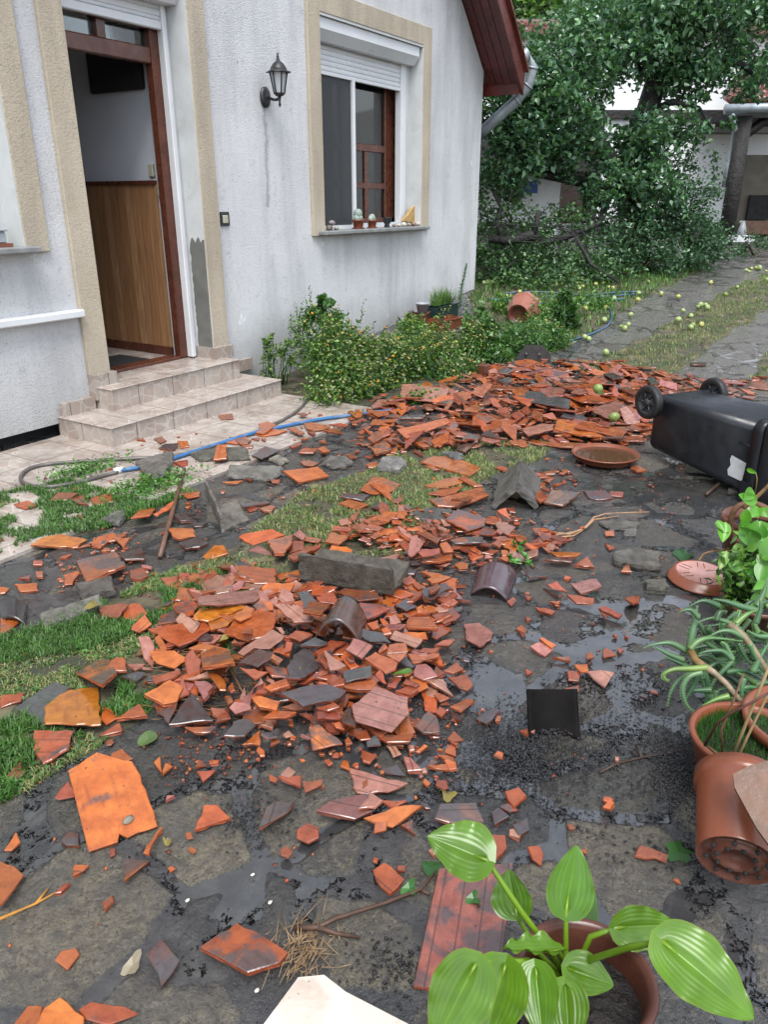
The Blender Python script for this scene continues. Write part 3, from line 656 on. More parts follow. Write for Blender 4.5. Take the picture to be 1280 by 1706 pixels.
b = MB(); a = aty(261, 305, 4.97); c = aty(276, 337, 4.97)
b.prism([(a.x, a.z), (c.x, a.z), (c.x, c.z), (a.x + .02, c.z), (a.x - .005, c.z + .05)], 1, 4.93, 4.97); b.build('shutter_winder', MT['ivory'], label='ivory shutter winder box beside the brown door frame', cat='winder')
b = MB(); b.box((3.72, 4.95, .291), (4.35, 5.35, .303), bev=.003); b.build('door_mat', MT['dark'], label='dark door mat just inside the open door', cat='mat')
# bell push
b = MB(); b.box((4.885, 4.588, 1.315), (4.985, 4.599, 1.42)); bb = b.build('bell_push', MT['black'], label='small white bell push in a broken dark wall box', cat='bell')
b = MB(); b.box((4.90, 4.572, 1.335), (4.955, 4.588, 1.395), bev=.004); b.build('button', MT['ivory'], bb)

# wall lantern
ln = empty('wall_lantern', (5.5, 4.6, 2.2), 'black coach style wall lantern with frosted panes on pale wall', 'lantern')
P_ = lambda px, py, y=4.47: aty(px, py, y)
b = MB(); cpl = aty(443, 162, 4.585)
Mr = Matrix.Translation(cpl) @ Matrix.Rotation(rad(90), 4, 'X')
b.lathe([(.0001, .02), (.035, .018), (.05, .010), (.062, .0), (.062, -.012)], Mr @ Matrix.Scale(1.25, 4, (0, 1, 0)), 20); b.build('wall_plate', MT['black'], ln)
top = P_(456, 92); bot = P_(456, 178); cx_, cy_ = top.x, 4.43
zt, zb = top.z, bot.z; H_ = zt - zb
b = MB(); b.tube([(cpl.x, 4.57, cpl.z - .0), (cpl.x + .02, 4.52, cpl.z - .02), ((cpl.x + cx_) / 2, 4.47, zb + .055), (cx_, cy_, zb + .06)], .011, 8)
b.tube([(cx_, cy_, zb), (cx_, cy_, zb + .02), (cx_, cy_, zb + .03), (cx_, cy_, zb + .10)], [.006, .014, .008, .02], 8); b.build('arm', MT['black'], ln)
zc0, zc1 = zb + H_ * .26, zb + H_ * .68
b = MB()
for k in range(6):
    q = math.pi / 3 * k; q2 = q + math.pi / 3
    b.tube([(cx_ + .042 * math.cos(q), cy_ + .042 * math.sin(q), zc0), (cx_ + .072 * math.cos(q), cy_ + .072 * math.sin(q), zc1)], .0055, 6)
    b.tube([(cx_ + .042 * math.cos(q), cy_ + .042 * math.sin(q), zc0), (cx_ + .042 * math.cos(q2), cy_ + .042 * math.sin(q2), zc0)], .006, 6)
b.lathe([(.0001, -.02), (.03, -.018), (.046, 0), (.0001, .004)], Matrix.Translation((cx_, cy_, zc0)), 6)
b.build('cage', MT['black'], ln)
b = MB(); b.lathe([(.0001, .10), (.012, .095), (.018, .075), (.04, .06), (.062, .03), (.068, .012), (.098, .0), (.10, -.008), (.07, -.006)], Matrix.Translation((cx_, cy_, zc1)), 6)
b.tube([(cx_, cy_, zc1 + .09), (cx_, cy_, zc1 + .105), (cx_, cy_, zc1 + .115), (cx_, cy_, zc1 + .13), (cx_, cy_, zt)], [.006, .012, .006, .011, .003], 8); b.build('cap', MT['black'], ln)
fg = N('frosted_glass'); fg.set(Base_Color=(.42, .45, .47), Roughness=.35); MT['frost'] = fg.m
b = MB(); b.lathe([(.040, zc0 - zb), (.069, zc1 - zb)], Matrix.Translation((cx_, cy_, zb)), 6); b.build('glass', MT['frost'], ln)
b = MB(); b.tube([(cx_, cy_, zc0 + .005), (cx_, cy_, zc0 + .08)], .012, 8); b.build('bulb', MT['white'], ln)

# things on the window sill
def cactus(px, py, r, hgt, n, label):
    p = aty(px, py, 4.60); p.z = 1.241
    e = empty('potted_cactus', p, label, 'cactus', 'cacti in clay pots on the window sill')
    m = MB(); T = Matrix.Translation(p)
    m.lathe([(r * .72, .0), (r, hgt), (r * 1.08, hgt), (r * 1.08, hgt + .012), (r * .95, hgt + .012), (r * .9, hgt - .005), (.0001, hgt - .005)], T, 18); m.lathe([(.0001, 0), (r * .72, 0)], T, 18)
    m.lathe([(r * 1.0, .002), (r * 1.15, .012), (r * 1.1, .012), (.0001, .003)], T, 18); m.build('pot', MT['terra'], e)
    m = MB()
    for k in range(n):
        a = 2 * math.pi * k / max(1, n - 1) ; rr = r * .55 if k else 0; s = r * (.72 if not k else .5)
        c = p + Vector((rr * math.cos(a), rr * math.sin(a) * .6, hgt + s * .8 + (.03 if not k and n > 3 else 0)))
        vb = len(m.v); m.ball(c, s, 18, (1, 1, 1.15)); 
        for i in range(vb, len(m.v)):
            q = Vector(m.v[i]) - c; an = math.atan2(q.y, q.x); f_ = 1 + .06 * math.cos(an * 9); m.v[i] = tuple(c + Vector((q.x * f_, q.y * f_, q.z)))
    m.build('cactus', simple('woolly_cactus', (.20, .26, .22), .7, .35, 60, .8, .004, dirt=(.5, .52, .5)), e)
cactus(597, 381, .060, .075, 5, 'larger woolly cactus cluster in an orange clay pot on the sill')
cactus(620, 380, .050, .068, 3, 'smaller cactus pair in an orange clay pot on the sill')
p = aty(645, 379, 4.60); p.z = 1.241
b = MB(); b.lathe([(.0001, 0), (.027, 0), (.032, .012), (.024, .03), (.048, .058), (.050, .09), (.058, .10), (.046, .098), (.0001, .06)], Matrix.Translation(p), 18); b.build('goblet_pot', MT['black'], label='small dark goblet shaped pot beside the cacti', cat='pot')
STN = [(549, 384, .030, (.55, .5, .45), 'striped brown pebble at the screen end of the sill'), (553, 378, .028, (.95, .85, 1.0), 'mauve and white pebble on top of the sill pebbles'), (561, 384, .022, (1.2, 1.15, 1.1), 'pale round pebble beside the striped sill pebble'),
       (657, 373, .020, (.9, .7, .5), 'upright brown stone right beside the goblet pot'), (665, 378, .022, (1.9, 1.9, 1.9), 'white pebble nearest the goblet pot'), (673, 377, .027, (1.8, 1.8, 1.75), 'largest white pebble in the middle of the sill stones'), (682, 379, .024, (1.2, 1.0, .8), 'flat tan pebble in front of the yellow rock'),
       (690, 376, .026, (.9, .65, .5), 'brown wedge shaped stone before the yellow rock'), (697, 379, .026, (1.7, 1.65, 1.6), 'white flat stone at the far sill end')]
for (px, py, r, c, lab) in STN:
    r *= 1.3
    p = aty(px, py, 4.60 - R.random() * .03); p.z = 1.24 + r * (.62 if 'on top' not in lab else 1.8)
    b = MB(); b.ball(p, r, 12, (1.15, .8, .62), 0, .35); b.c = [(c[0], c[1], c[2], 1)] * len(b.v); b.build('sill_stone', MT['stone'], label=lab, cat='stone', group='stones along the window sill')
b = MB(); pts = [aty(*q, 4.66) for q in [(671, 368), (680, 357), (689, 344), (697, 341), (704, 352), (703, 369), (695, 372)]]
for p in pts: p.z = max(p.z, 1.245)
v = [(p.x, 4.65, p.z) for p in pts] + [(p.x, 4.69, p.z) for p in pts]; n = len(pts)
b.add(v, [tuple(range(n)), tuple(range(2 * n - 1, n - 1, -1))] + [(i, i + n, (i + 1) % n + n, (i + 1) % n) for i in range(n)]); b.c = [(1.5, 1.05, .42, 1)] * len(b.v)
b.build('yellow_rock', MT['stone'], label='flat yellow rock leaning in the corner of the window sill', cat='rock')
# pot on the left sill
p = Vector((2.92, 4.62, 1.241)); e = empty('window_planter', p, 'small grey planter with yellowish succulent on the narrow sill before the door', 'planter')
b = MB(); b.box((2.75, 4.56, 1.241), (3.02, 4.68, 1.262)); b.build('tray', MT['terra'], e)
b = MB(); b.box((2.77, 4.57, 1.262), (2.99, 4.67, 1.33), bev=.008); b.box((2.76, 4.56, 1.33), (3.0, 4.68, 1.345), bev=.004); b.build('box', MT['greypl'], e)
b = MB()
for k in range(40): b.ball((2.79 + R.random() * .19, 4.58 + R.random() * .08, 1.35 + R.random() * .03), .014 + R.random() * .01, 7, mi=0, jit=.3)
b.c = [(3.5, 2.2, .6, 1)] * len(b.v); b.build('succulent', MT['leaf'], e)
# ================================================================== broken roof tiles
for (px, py, rr, hh) in [(690, 715, .55, .05), (800, 690, .75, .06), (900, 665, .8, .075), (1000, 665, .8, .075), (1070, 660, .5, .06), (960, 720, .45, .04),
                         (470, 1100, .38, .07), (560, 1090, .36, .075), (400, 1050, .30, .05), (620, 1150, .26, .05), (520, 1180, .3, .05), (340, 1120, .26, .03),
                         (720, 895, .4, .04), (620, 900, .35, .03), (830, 880, .3, .03), (640, 1020, .3, .04)]:
    p = at(px, py); HEAPS.append((p.x, p.y, rr, hh))
gheap = lambda x, y: gz(x, y) + heap(x, y)
REG = dict(A=(0, 800, 2.667), B=(400, 750, 2.56), C=(0, 1220, 2.667), D=(400, 1220, 2.667), E=(800, 1220, 2.667), F=(800, 780, 2.667), H=(0, 400, 2.56), J=(800, 430, 2.667),
           K=(220, 880, 4.267), L=(480, 860, 4.267), M=(560, 640, 4.267), N=(820, 590, 3.765), Q=(400, 660, 4.923), X=(540, 760, 4.0), P=(0, 0, 1))
TR = '''
K p0 480,385 520,345 735,315 725,385 690,450 520,470
K o1 725,350 770,262 1030,288 1010,395 870,390 835,380 725,372
K p0 690,420 780,380 930,400 910,425 720,440
K o1 920,415 950,390 1160,392 1115,462 920,437
K m0 1070,330 1195,290 1220,355 1145,390
K p2 460,540 475,482 905,427 925,455 880,520 650,540
K o0 310,510 330,415 430,420 505,465 455,520
K m1 283,550 370,485 462,535 440,600 375,628
K y1 435,615 480,570 800,545 790,570 540,660 440,645
K y0 540,670 790,575 760,610 680,690 560,725
K m0 175,685 200,620 290,580 420,640 350,655
K o1 105,715 495,645 570,710 420,805 335,835
K o1 720,630 810,545 870,570 850,615 770,655
K o0 650,740 740,640 900,575 1025,605 1010,700 950,760 820,800
K r2 770,740 800,705 860,710 855,745
K p1 750,885 830,820 1000,715 1085,765 985,855 870,850 790,905
K m1 860,545 905,505 1000,530 1005,580 900,590
K r0 975,510 1010,480 1150,465 1160,510 1120,545 1010,550
K p2 995,535 1180,545 1290,620 1285,660 1150,668
K d0 460,790 510,740 590,770 560,805
K o0 400,850 520,815 690,860 580,870 450,860
K m2 480,840 560,840 690,860 730,955 500,985 490,930
K d1 745,960 905,850 1010,880 985,930 890,985
K o2 1000,890 1075,930 1045,965 985,920
K d0 350,1000 440,950 520,1000 470,1020
K r1 145,1050 340,1005 350,1030 170,1105
K o2 85,1175 270,1075 365,1130 320,1230 225,1250
K p1 375,1075 540,1015 560,1060
K p2 440,1080 540,1090 575,1120 510,1215
K o3 540,1025 600,1030 670,1105 665,1150 625,1150
K r1 675,1130 715,1090 730,1150 700,1165
K d1 260,1395 420,1150 575,1365
K r0 590,1375 640,1300 700,1265 700,1350
K p2 690,1270 725,1230 840,1250 850,1280 735,1320
K o1 650,1190 700,1185 720,1230 680,1255
K r2 760,985 970,1020 880,1075
K p2 865,1135 915,1055 940,1100
K o2 935,1130 1100,1065 1120,1110 980,1155
K y2 850,1200 905,1190 1050,1230 1030,1290 900,1265
K o2 925,1345 1010,1290 1170,1305 1090,1345
K r1 1060,1270 1200,1240 1280,1275 1150,1290
K d2 655,1470 720,1370 820,1350 880,1400 800,1475
K r1 370,1410 600,1405 560,1445 440,1450
K o0 830,1500 910,1430 915,1536 780,1536
K g1 920,1460 1035,1415 1040,1480 970,1490
K r1 1110,770 1160,725 1280,745 1200,800
K r1 1085,880 1100,800 1145,810 1130,860
K r0 1000,870 1080,820 1070,880
K o1 755,65 780,40 1000,0 1090,45 855,120
K m2 965,85 1060,65 1145,45 1130,110 1080,175 1010,175
K p0 820,160 900,120 1010,180 1090,190 1050,205
K r0 1115,175 1130,85 1220,90 1225,140
K p1 1140,40 1190,5 1240,50 1215,85
K r1 1110,200 1280,105 1280,150 1150,225
K y0 500,200 585,120 650,120 685,175 540,220
K o1 260,0 430,0 455,55 330,75 290,60
K d0 330,100 450,60 550,100 480,130 380,145
K r0 200,355 330,335 320,375 255,410
K o0 0,530 50,535 110,600 60,650 0,655 -60,640 -50,560
K m1 0,690 90,610 140,680 50,740 -10,720
A y0 134,285 190,252 270,238 385,262 320,297
A o0 405,290 430,250 500,232 520,245 445,300
A r0 505,255 575,255 545,300
A m1 335,355 510,315 555,375 380,450
A r0 280,420 345,400 355,410 320,462 285,465
A d0 530,320 630,300 640,350 555,350
A r0 575,400 630,385 660,420 620,440 580,435
A r0 210,95 255,55 345,55 300,85
A r0 310,85 375,58 390,110 340,100
A o0 400,80 495,52 500,95 410,115
A r0 60,105 125,88 160,112 110,125
A r0 340,155 380,148 365,175
A o0 580,165 620,130 690,122 665,155
A o1 680,150 770,92 775,115 700,158
A o0 810,60 885,48 890,70 830,80
A d0 765,150 830,148 850,180 800,180
A d0 855,190 915,188 900,205 860,207
A o0 985,8 1080,0 1050,18
A r1 442,560 540,545 570,550 520,612 450,605
A g0 60,1010 240,892 310,920 215,1000 210,1080 190,1085
A y1 195,1005 290,930 435,918 445,1085 200,1080
A o0 445,1060 455,995 530,1050 470,1085
A o1 510,1060 620,990 655,1045
A r0 440,1130 530,1075 545,1110 450,1135
A m1 335,850 430,800 480,790 520,850 450,905
A r2 455,845 510,785 550,785 565,845
A g0 540,870 610,848 650,855 600,895
A r0 0,955 105,940 90,980 0,1012
A o0 60,460 165,455 170,490 90,495
A o0 0,610 95,615 60,650 0,685
A o0 0,470 40,480 20,500 0,502
A r0 145,355 190,357 185,375 145,375
A o0 155,405 190,403 190,425 160,428
A r0 75,435 135,420 130,440
L d2 45,980 140,920 225,1050 215,1080 90,1150 0,1145 0,1060
L r1 65,1190 200,1110 300,1080 280,1120 120,1190
L r3 265,1165 310,1115 380,1150 400,1190 300,1215
L p3 250,945 415,1060 300,1095
L r2 205,985 250,950 285,1070 215,1010
L p3 410,945 460,860 550,890 605,920 530,1010
L r3 540,1010 620,960 780,1040 760,1085 690,1115
L g3 385,1120 400,1095 590,1060 600,1130 410,1180
L r2 385,1210 600,1145 635,1175 610,1230 430,1225
L r3 615,1125 650,1085 705,1190 680,1190
L P4 455,1340 620,1205 855,1285 860,1400 740,1535 480,1455
L d3 385,1400 440,1340 480,1480 385,1455
L G1 900,1490 1000,1380 1060,1420 1085,1530 960,1540
L r3 720,910 840,900 855,960 790,1040 700,990
L r2 700,1210 760,1140 810,1150 770,1220
L o2 640,960 690,900 715,935 650,975
L o1 560,760 640,735 650,790 600,805
L o1 660,800 710,785 735,830 680,840
L o2 835,790 860,715 1010,710 1065,800
L o1 805,835 850,820 980,820 995,870 890,870
L r1 1020,750 1150,820 1060,870 1025,850
L r0 1020,700 1110,685 1200,730 1110,765
L p0 1040,655 1100,615 1145,670 1070,680
L g0 1150,660 1240,640 1245,660 1185,695
L r1 1060,590 1190,540 1210,560 1110,620
L o1 1100,620 1180,580 1215,610 1150,640
L d2 950,540 960,510 1120,470 1170,510 1000,590
L r3 995,520 1060,472 1085,500 1010,545
L o1 1080,480 1170,435 1205,440 1200,530
L o1 990,445 1050,405 1160,430 1100,455 1020,475
L r0 815,475 870,415 915,460 850,490
L o0 910,650 955,625 960,675 920,680
L o0 955,395 985,380 1000,415 965,420
L r1 850,975 1080,975 1070,1000 890,1050
L p1 890,1135 910,1055 980,1045 1065,1135 960,1165
L r0 1030,1120 1050,1065 1115,1110 1070,1140
L r1 1110,1095 1200,1030 1250,1080 1180,1115
L r1 1135,1140 1280,1120 1320,1200 1280,1240 1220,1220
L r0 1035,1265 1060,1250 1150,1290 1080,1320
L r1 1155,1350 1280,1290 1330,1310 1280,1350 1230,1390
L d0 1145,1370 1250,1400 1230,1450 1165,1420
L r0 1130,1580 1180,1520 1250,1590 1160,1605
L r2 810,1190 840,1150 940,1190 900,1215
L r2 760,1240 860,1205 930,1225 880,1265
L r1 1040,915 1100,880 1190,875 1150,915
L r1 930,960 960,935 1085,930 1050,970
L o1 425,1540 440,1510 560,1515 590,1580 520,1590
L o2 320,1470 370,1455 400,1510 340,1500
L r2 205,1445 205,1385 380,1390 380,1440
L r1 75,1400 130,1390 180,1450
L r3 200,1360 330,1320 370,1350 280,1380
L m2 145,1510 215,1475 390,1610 175,1660
L g1 555,1600 630,1545 660,1621 560,1640
L r1 640,1560 890,1540 870,1600 700,1605
L r1 400,1590 430,1560 460,1610 410,1620
L o2 165,560 170,485 340,500 330,520 260,560
L r1 350,540 400,510 640,545 650,580 500,600
L r2 200,575 320,530 355,590 330,620 230,610
L o4 100,680 140,625 160,600 300,625 225,700
L r1 430,650 510,610 620,620 740,655 560,735
L r3 45,625 100,595 110,650 60,655
L r1 0,845 60,815 180,840 80,890
L g1 85,915 190,855 290,900 230,920
L d4 -45,1255 80,1215 200,1190 300,1195 420,1240 370,1290 110,1350 60,1310
L o1 255,180 310,110 430,145 360,200
L y1 285,240 310,205 420,215 460,240 440,270 330,265
L r0 100,165 120,140 240,160 220,185
L r1 0,280 240,190 230,220 50,300
L r0 180,260 240,225 310,270 230,275
L p2 855,270 865,145 920,130 965,190 940,240 880,285
L r3 925,255 945,235 1080,225 1085,260 960,290
L o2 1080,190 1130,180 1180,250 1110,255
L o1 950,320 1000,280 1170,270 1165,300 1080,320
L d0 840,285 870,275 940,335 880,345
L p0 560,310 800,265 740,350
L o0 710,160 760,125 870,130 830,165
L r2 900,110 1000,110 1080,160 1060,190
L o1 580,145 620,115 680,135 620,160
L o0 600,110 700,85 760,90 690,115
L o2 840,100 850,80 930,80 940,100
L r1 310,100 320,65 450,80 445,105
L r2 450,80 475,45 530,90 510,110
L p2 1035,60 1060,55 1130,90 1110,110
L r0 1020,105 1050,80 1090,120 1050,140
L r1 1150,165 1250,145 1280,175 1200,195
L o1 1180,340 1230,320 1280,335 1280,370 1215,375
X o0 245,220 320,140 380,135 520,190 440,235 330,250
X o1 300,180 430,185 460,300
X d1 100,265 150,245 305,255 260,295
X o0 95,310 160,285 300,320 220,355
X d0 305,340 350,305 430,310 390,360
X r0 460,300 500,270 540,280 500,310
X o0 345,420 400,365 500,370 430,435
X o0 660,195 800,150 900,135 930,170 800,210
X o1 690,250 740,230 930,195 880,240 780,265
X r0 710,290 870,250 1050,205 1100,260 900,335 760,330
X r2 850,285 1000,262 970,295
X r1 895,145 930,130 1060,195 1000,200
X o0 645,35 720,0 860,0 1050,75 970,130
X m1 810,415 890,350 1080,410 1075,460 960,495
X r0 970,510 1080,475 1160,500 1130,525
X p0 1140,450 1180,425 1280,470 1230,525 1170,500
X o1 1195,600 1250,545 1280,560 1300,600 1280,640
X d1 845,565 900,540 1060,535 1055,575 870,580
X o0 770,590 810,565 870,620 800,640
X r0 880,600 960,590 1020,600 950,630
X r1 265,480 300,450 400,475 370,495
X r0 300,530 350,500 430,480 540,490 440,510
X o0 430,560 440,520 540,520 530,560
X r0 1115,580 1160,550 1195,570 1170,610
X r0 1055,640 1100,620 1170,625 1130,655
X p0 1070,680 1080,645 1130,675
X r0 1215,345 1270,340 1280,375 1240,370
M p1 455,95 470,0 560,0 805,35 765,135
M p0 250,155 300,110 420,105 400,150 260,165
M o0 90,200 110,190 195,200 160,235
M r0 225,190 370,185 380,215 300,230
M o1 240,285 260,250 430,250 410,290
M r1 225,380 280,335 350,330 330,380 270,415
M m0 250,450 300,405 430,360 500,430 285,500
M o2 430,320 790,240 815,270 500,385
M r0 345,225 430,210 440,240
M d1 440,240 460,225 640,215 620,240
M G1 860,460 930,345 1035,365 920,480
M G1 1035,355 1080,315 1175,385
M p2 1035,395 1045,375 1165,400 1120,415
M o1 910,185 1000,130 1030,165 1010,190
M o0 760,180 810,115 850,110 790,185
M o1 800,75 900,50 975,60 940,90
M p1 1145,280 1225,235 1280,270 1280,320 1200,310
M p1 960,220 1060,200 1140,245 1060,275 990,260
M m1 1020,145 1100,95 1150,95 1090,140
M o1 960,60 1010,10 1090,40 1020,85
M r1 1145,205 1155,160 1225,170 1220,195
M r0 1085,65 1225,70 1225,85 1090,80
M r1 680,365 760,320 800,310 800,340
M r0 800,310 830,270 890,270 850,320
M o2 965,285 975,215 1000,210 1020,290
M o0 530,400 600,400 670,440 620,450
M r0 150,390 200,385 190,405
M r0 60,500 110,495 150,510 110,520
M r0 710,400 790,370 800,400 740,450
M r0 1120,590 1180,580 1225,600 1190,612
M r0 210,565 290,550 300,590 230,590
M r0 620,580 680,575 740,605 690,610
N g2 195,280 215,230 330,240 490,285 485,340 250,300
N p2 600,345 790,290 885,345 880,370 740,405
N p2 495,240 545,205 600,240 550,250
N p1 290,225 320,200 460,210 450,260 350,260
N o1 485,270 560,250 790,280 700,305 560,300
N o2 515,455 560,425 650,430 850,485 810,520
N o1 390,470 410,410 530,430 710,520 560,510
N p2 185,470 310,435 390,440 380,470 225,510
N p1 20,425 90,400 185,455 100,475 60,455
N r2 245,390 260,345 320,370 320,420
N r1 175,350 220,320 250,360 220,380
N g1 430,390 470,350 600,400 560,420
N p0 120,95 160,70 380,85 370,105
N r1 400,160 440,180 400,195 370,150
N p1 240,190 350,165 380,195 300,205
N o1 670,60 700,55 810,125 720,120
N d2 700,120 760,115 830,145 760,155
N o0 835,80 900,78 925,100 860,115
N p0 430,85 530,55 560,70 480,95
N r1 870,170 910,165 950,220 880,215
N g2 975,150 1010,142 1050,180 1000,185
N r1 1050,165 1200,195 1190,215 1080,190
N r1 1060,215 1190,230 1185,245 1080,235
N r1 820,225 880,215 945,240 930,260
N o1 790,255 870,265 905,290 850,290
N p0 870,290 920,285 940,320 920,340
N r0 880,340 980,350 960,400 900,380
N r3 655,440 690,410 745,430 740,455
N p0 780,395 870,390 865,420 820,425
N r0 810,525 870,510 970,530 960,545 830,545
N r1 0,195 240,210 230,230 0,215
N d1 30,160 110,140 130,165 90,195
N r0 110,545 190,535 235,570 200,580 120,560
N r0 430,580 450,550 600,560 580,585
N r0 390,525 450,520 490,550 430,550
N p0 0,520 30,490 55,540 0,560
N r1 160,440 210,395 240,400 210,440
N r2 120,380 170,355 210,380 160,410
N r1 30,350 90,330 110,360 50,385
N d2 705,185 740,160 770,200 740,215
Q o1 150,225 230,205 300,235 190,310 130,300 160,260
Q o0 110,310 250,265 390,280 300,310 190,328
Q o1 385,265 450,250 530,300 480,312
Q o0 520,225 580,212 730,240 740,260 600,285 540,265
Q r1 680,280 770,262 830,270 810,300
Q r1 730,230 830,220 890,235 860,248
Q r1 465,140 515,133 560,150 510,165
Q r0 545,290 620,290 610,315
Q r0 400,410 490,370 510,390 430,422
Q r0 645,365 700,355 710,385
Q o1 480,465 510,425 640,425 600,465
Q o1 640,430 690,405 735,445 680,458
Q r0 490,535 560,525 645,545 600,570 520,565
Q o1 350,610 640,578 730,650 480,705
Q r0 860,480 930,472 960,495 900,500
Q d0 95,485 200,408 325,440 180,515
Q o0 -90,330 0,340 95,360 60,385 0,390
Q r0 0,395 110,400 100,420 40,425
Q r0 90,345 160,340 150,362
Q r0 170,345 215,345 205,370
Q r0 245,680 330,680 320,710 260,705
Q r0 -60,650 45,640 110,665 95,690 0,660
Q o0 900,130 1010,122 1000,160 950,175
Q r0 910,210 990,185 1000,200 930,232
Q d0 0,880 250,860 240,875 20,905
Q r0 45,920 150,905 140,930 80,948
Q o0 160,920 260,890 290,905 260,940 190,942
Q o0 1030,560 1120,540 1140,580
H o2 910,935 925,872 965,872 965,930
H d0 675,885 700,868 760,865 740,895
H o0 755,855 800,855 805,880 770,885
H r0 655,845 690,835 710,855 680,865
H o0 580,850 610,842 620,855
H r0 930,745 990,738 995,760 940,762
H r0 740,945 800,935 800,955 770,960
H o0 955,860 1030,825 1070,855 1010,870
C Y0 300,165 430,85 585,125 625,190 700,415 565,465 530,450 522,485 392,530
C o1 490,95 540,70 590,115 560,128 500,122
C r0 240,290 300,215 335,265 330,285 260,300
C r0 15,205 90,125 115,185 30,210
C r1 145,75 150,-10 325,-10 300,70 190,140
C o0 680,130 710,105 720,180
C o0 720,165 735,132 770,150 720,185
C r0 875,170 960,165 900,220
C o0 865,435 905,320 965,320 1025,380
C o1 635,535 712,415 722,425 660,540
C m0 548,570 580,555 665,568 550,660
C o0 15,525 70,440 90,485 50,525
C o0 0,570 60,590 105,630 60,690 0,765 -60,700 -70,600
C o0 320,600 330,585 395,588 370,615 322,638
C m0 885,950 1050,842 1140,880 1280,975 1240,1020 1100,1065 1000,1010
C d0 648,985 715,910 800,1010 715,1130
C o0 240,1010 270,968 340,955 355,985 300,1055
C o0 30,1330 120,1210 190,1210 170,1320
C y1 140,1330 190,1225 265,1172 375,1260 370,1330
C o0 345,1230 400,1195 560,1218 615,1250 480,1300 380,1275
C r0 450,755 500,720 505,745 465,790
C o0 740,600 765,588 780,605 755,622
C d0 265,480 300,440 350,445 350,500 290,500
C o0 820,445 850,440 860,470 830,475
C o0 925,125 975,120 970,135 930,140
D G0 80,425 115,330 160,303 240,305 200,360
D p0 480,155 590,185 745,225 660,262 520,270
D P1 335,345 400,300 560,270 630,300 600,345 515,385
D p2 525,340 580,262 635,300 600,330
D r1 620,300 740,300 680,340
D o1 548,380 680,330 810,325 680,420 600,400
D r0 715,410 770,385 780,455
D r2 595,450 600,395 655,395 650,435
D o0 590,610 640,575 730,650 665,720 620,680
D r0 697,590 740,590 735,612 700,615
D r0 165,195 275,190 270,240
D r0 275,215 370,205 360,235 290,268
D r0 250,430 300,400 350,420 350,465 300,490 250,470
D r0 175,520 210,500 235,530 215,555 180,545
D G1 865,380 890,315 1050,310 1090,400 930,400
D o0 1175,260 1240,240 1275,280 1220,330
D r0 1150,330 1190,310 1240,345 1200,350
D d0 1115,350 1150,330 1200,370 1130,410
D d0 1210,410 1280,375 1290,430 1240,460
D p0 650,55 690,45 720,95 680,110
D p0 725,105 760,110 810,165 745,170
D r0 540,75 610,100 580,135 545,125
D o0 780,85 820,50 840,60 800,90
D o0 830,145 905,140 935,165 870,160
D o0 905,120 960,130 965,160 930,165
D d0 625,160 700,140 740,195 650,185
D Q0 770,1125 885,600 1215,575 1162,1150
D o0 1110,450 1180,455 1190,510 1130,580
E o0 210,505 265,500 285,540 275,590 235,560
E o0 545,330 580,295 600,310 580,340
E r0 690,545 710,500 840,545 830,570
E o0 860,650 880,645 895,668
E o0 440,520 480,515 475,540
E o0 60,100 80,80 105,90 100,115
F r1 215,100 245,78 305,130 270,150
F G0 285,150 320,95 450,105 370,165
F d0 460,100 560,95 590,130 540,140 490,135
F r0 570,120 580,100 640,105 635,128
F r0 280,335 370,310 380,325 300,345
F o1 310,370 450,375 430,390 340,390
F d1 285,405 300,395 420,395 410,415
F o0 415,430 480,390 510,440
F d1 190,445 270,450 300,480 220,485
F r2 300,515 340,500 390,550 330,540
F P1 400,510 520,490 545,525 450,558
F r1 385,560 510,575 505,600 430,600
F d0 280,530 370,560 350,570
F r0 525,620 550,610 635,650 620,665
F r0 530,625 565,650 555,670
F r0 645,575 710,565 710,590 680,600
F o0 640,435 665,425 675,460 628,458
F r0 555,280 600,275 600,300 560,300
F r0 555,330 600,350 575,360
F r0 160,710 185,693 210,720 200,735
F p0 222,790 265,770 330,800 290,835
F o1 262,755 280,750 340,785 320,800
F r0 325,835 400,835 405,855
F r0 388,900 410,895 450,910 440,945 395,940
F o1 420,870 480,870 485,900 450,905
F p0 470,900 545,895 600,905 555,975
F r0 365,1000 380,975 440,962 445,985 410,1012
F r0 470,825 495,812 510,840 475,850
F r0 545,810 560,795 610,830 550,840
F r0 590,735 615,740 610,752
F r0 610,795 640,805 620,820
F r0 245,615 300,620 335,635 320,650 260,632
F r0 120,590 150,570 165,590 140,615
F r0 195,565 235,570 215,590
F r0 310,590 360,588 350,605
F r0 200,655 230,670 210,680
F r0 200,890 240,905 210,920
F p0 -70,690 0,685 60,730 50,760 0,790 -60,760
F d0 0,1100 60,1060 90,1075 30,1135 -20,1110
F r0 175,1165 215,1155 215,1185
J r0 670,930 700,920 745,940 700,948
J r1 945,530 1150,548 1190,560 1000,548
J r0 1195,575 1210,550 1290,555 1290,585
J d0 935,463 1010,463 1008,472 940,472
J r0 1040,560 1150,585 1120,600 1030,590
'''
BASE = dict(o=(.30, .076, .018), y=(.36, .112, .016), r=(.225, .058, .024), p=(.27, .118, .092), P=(.21, .098, .078), d=(.060, .023, .017), g=(.075, .078, .084), m=(.30, .078, .018), G=(.13, .062, .045), Y=(.36, .112, .016), Q=(.30, .10, .062))  # p: red clay with the wet sky sheen blended into its colour
WX_ = dict(o=.22, y=.12, r=.36, p=.2, P=.42, d=.75, g=.9, m=.68, G=.6, Y=.34, Q=.46)
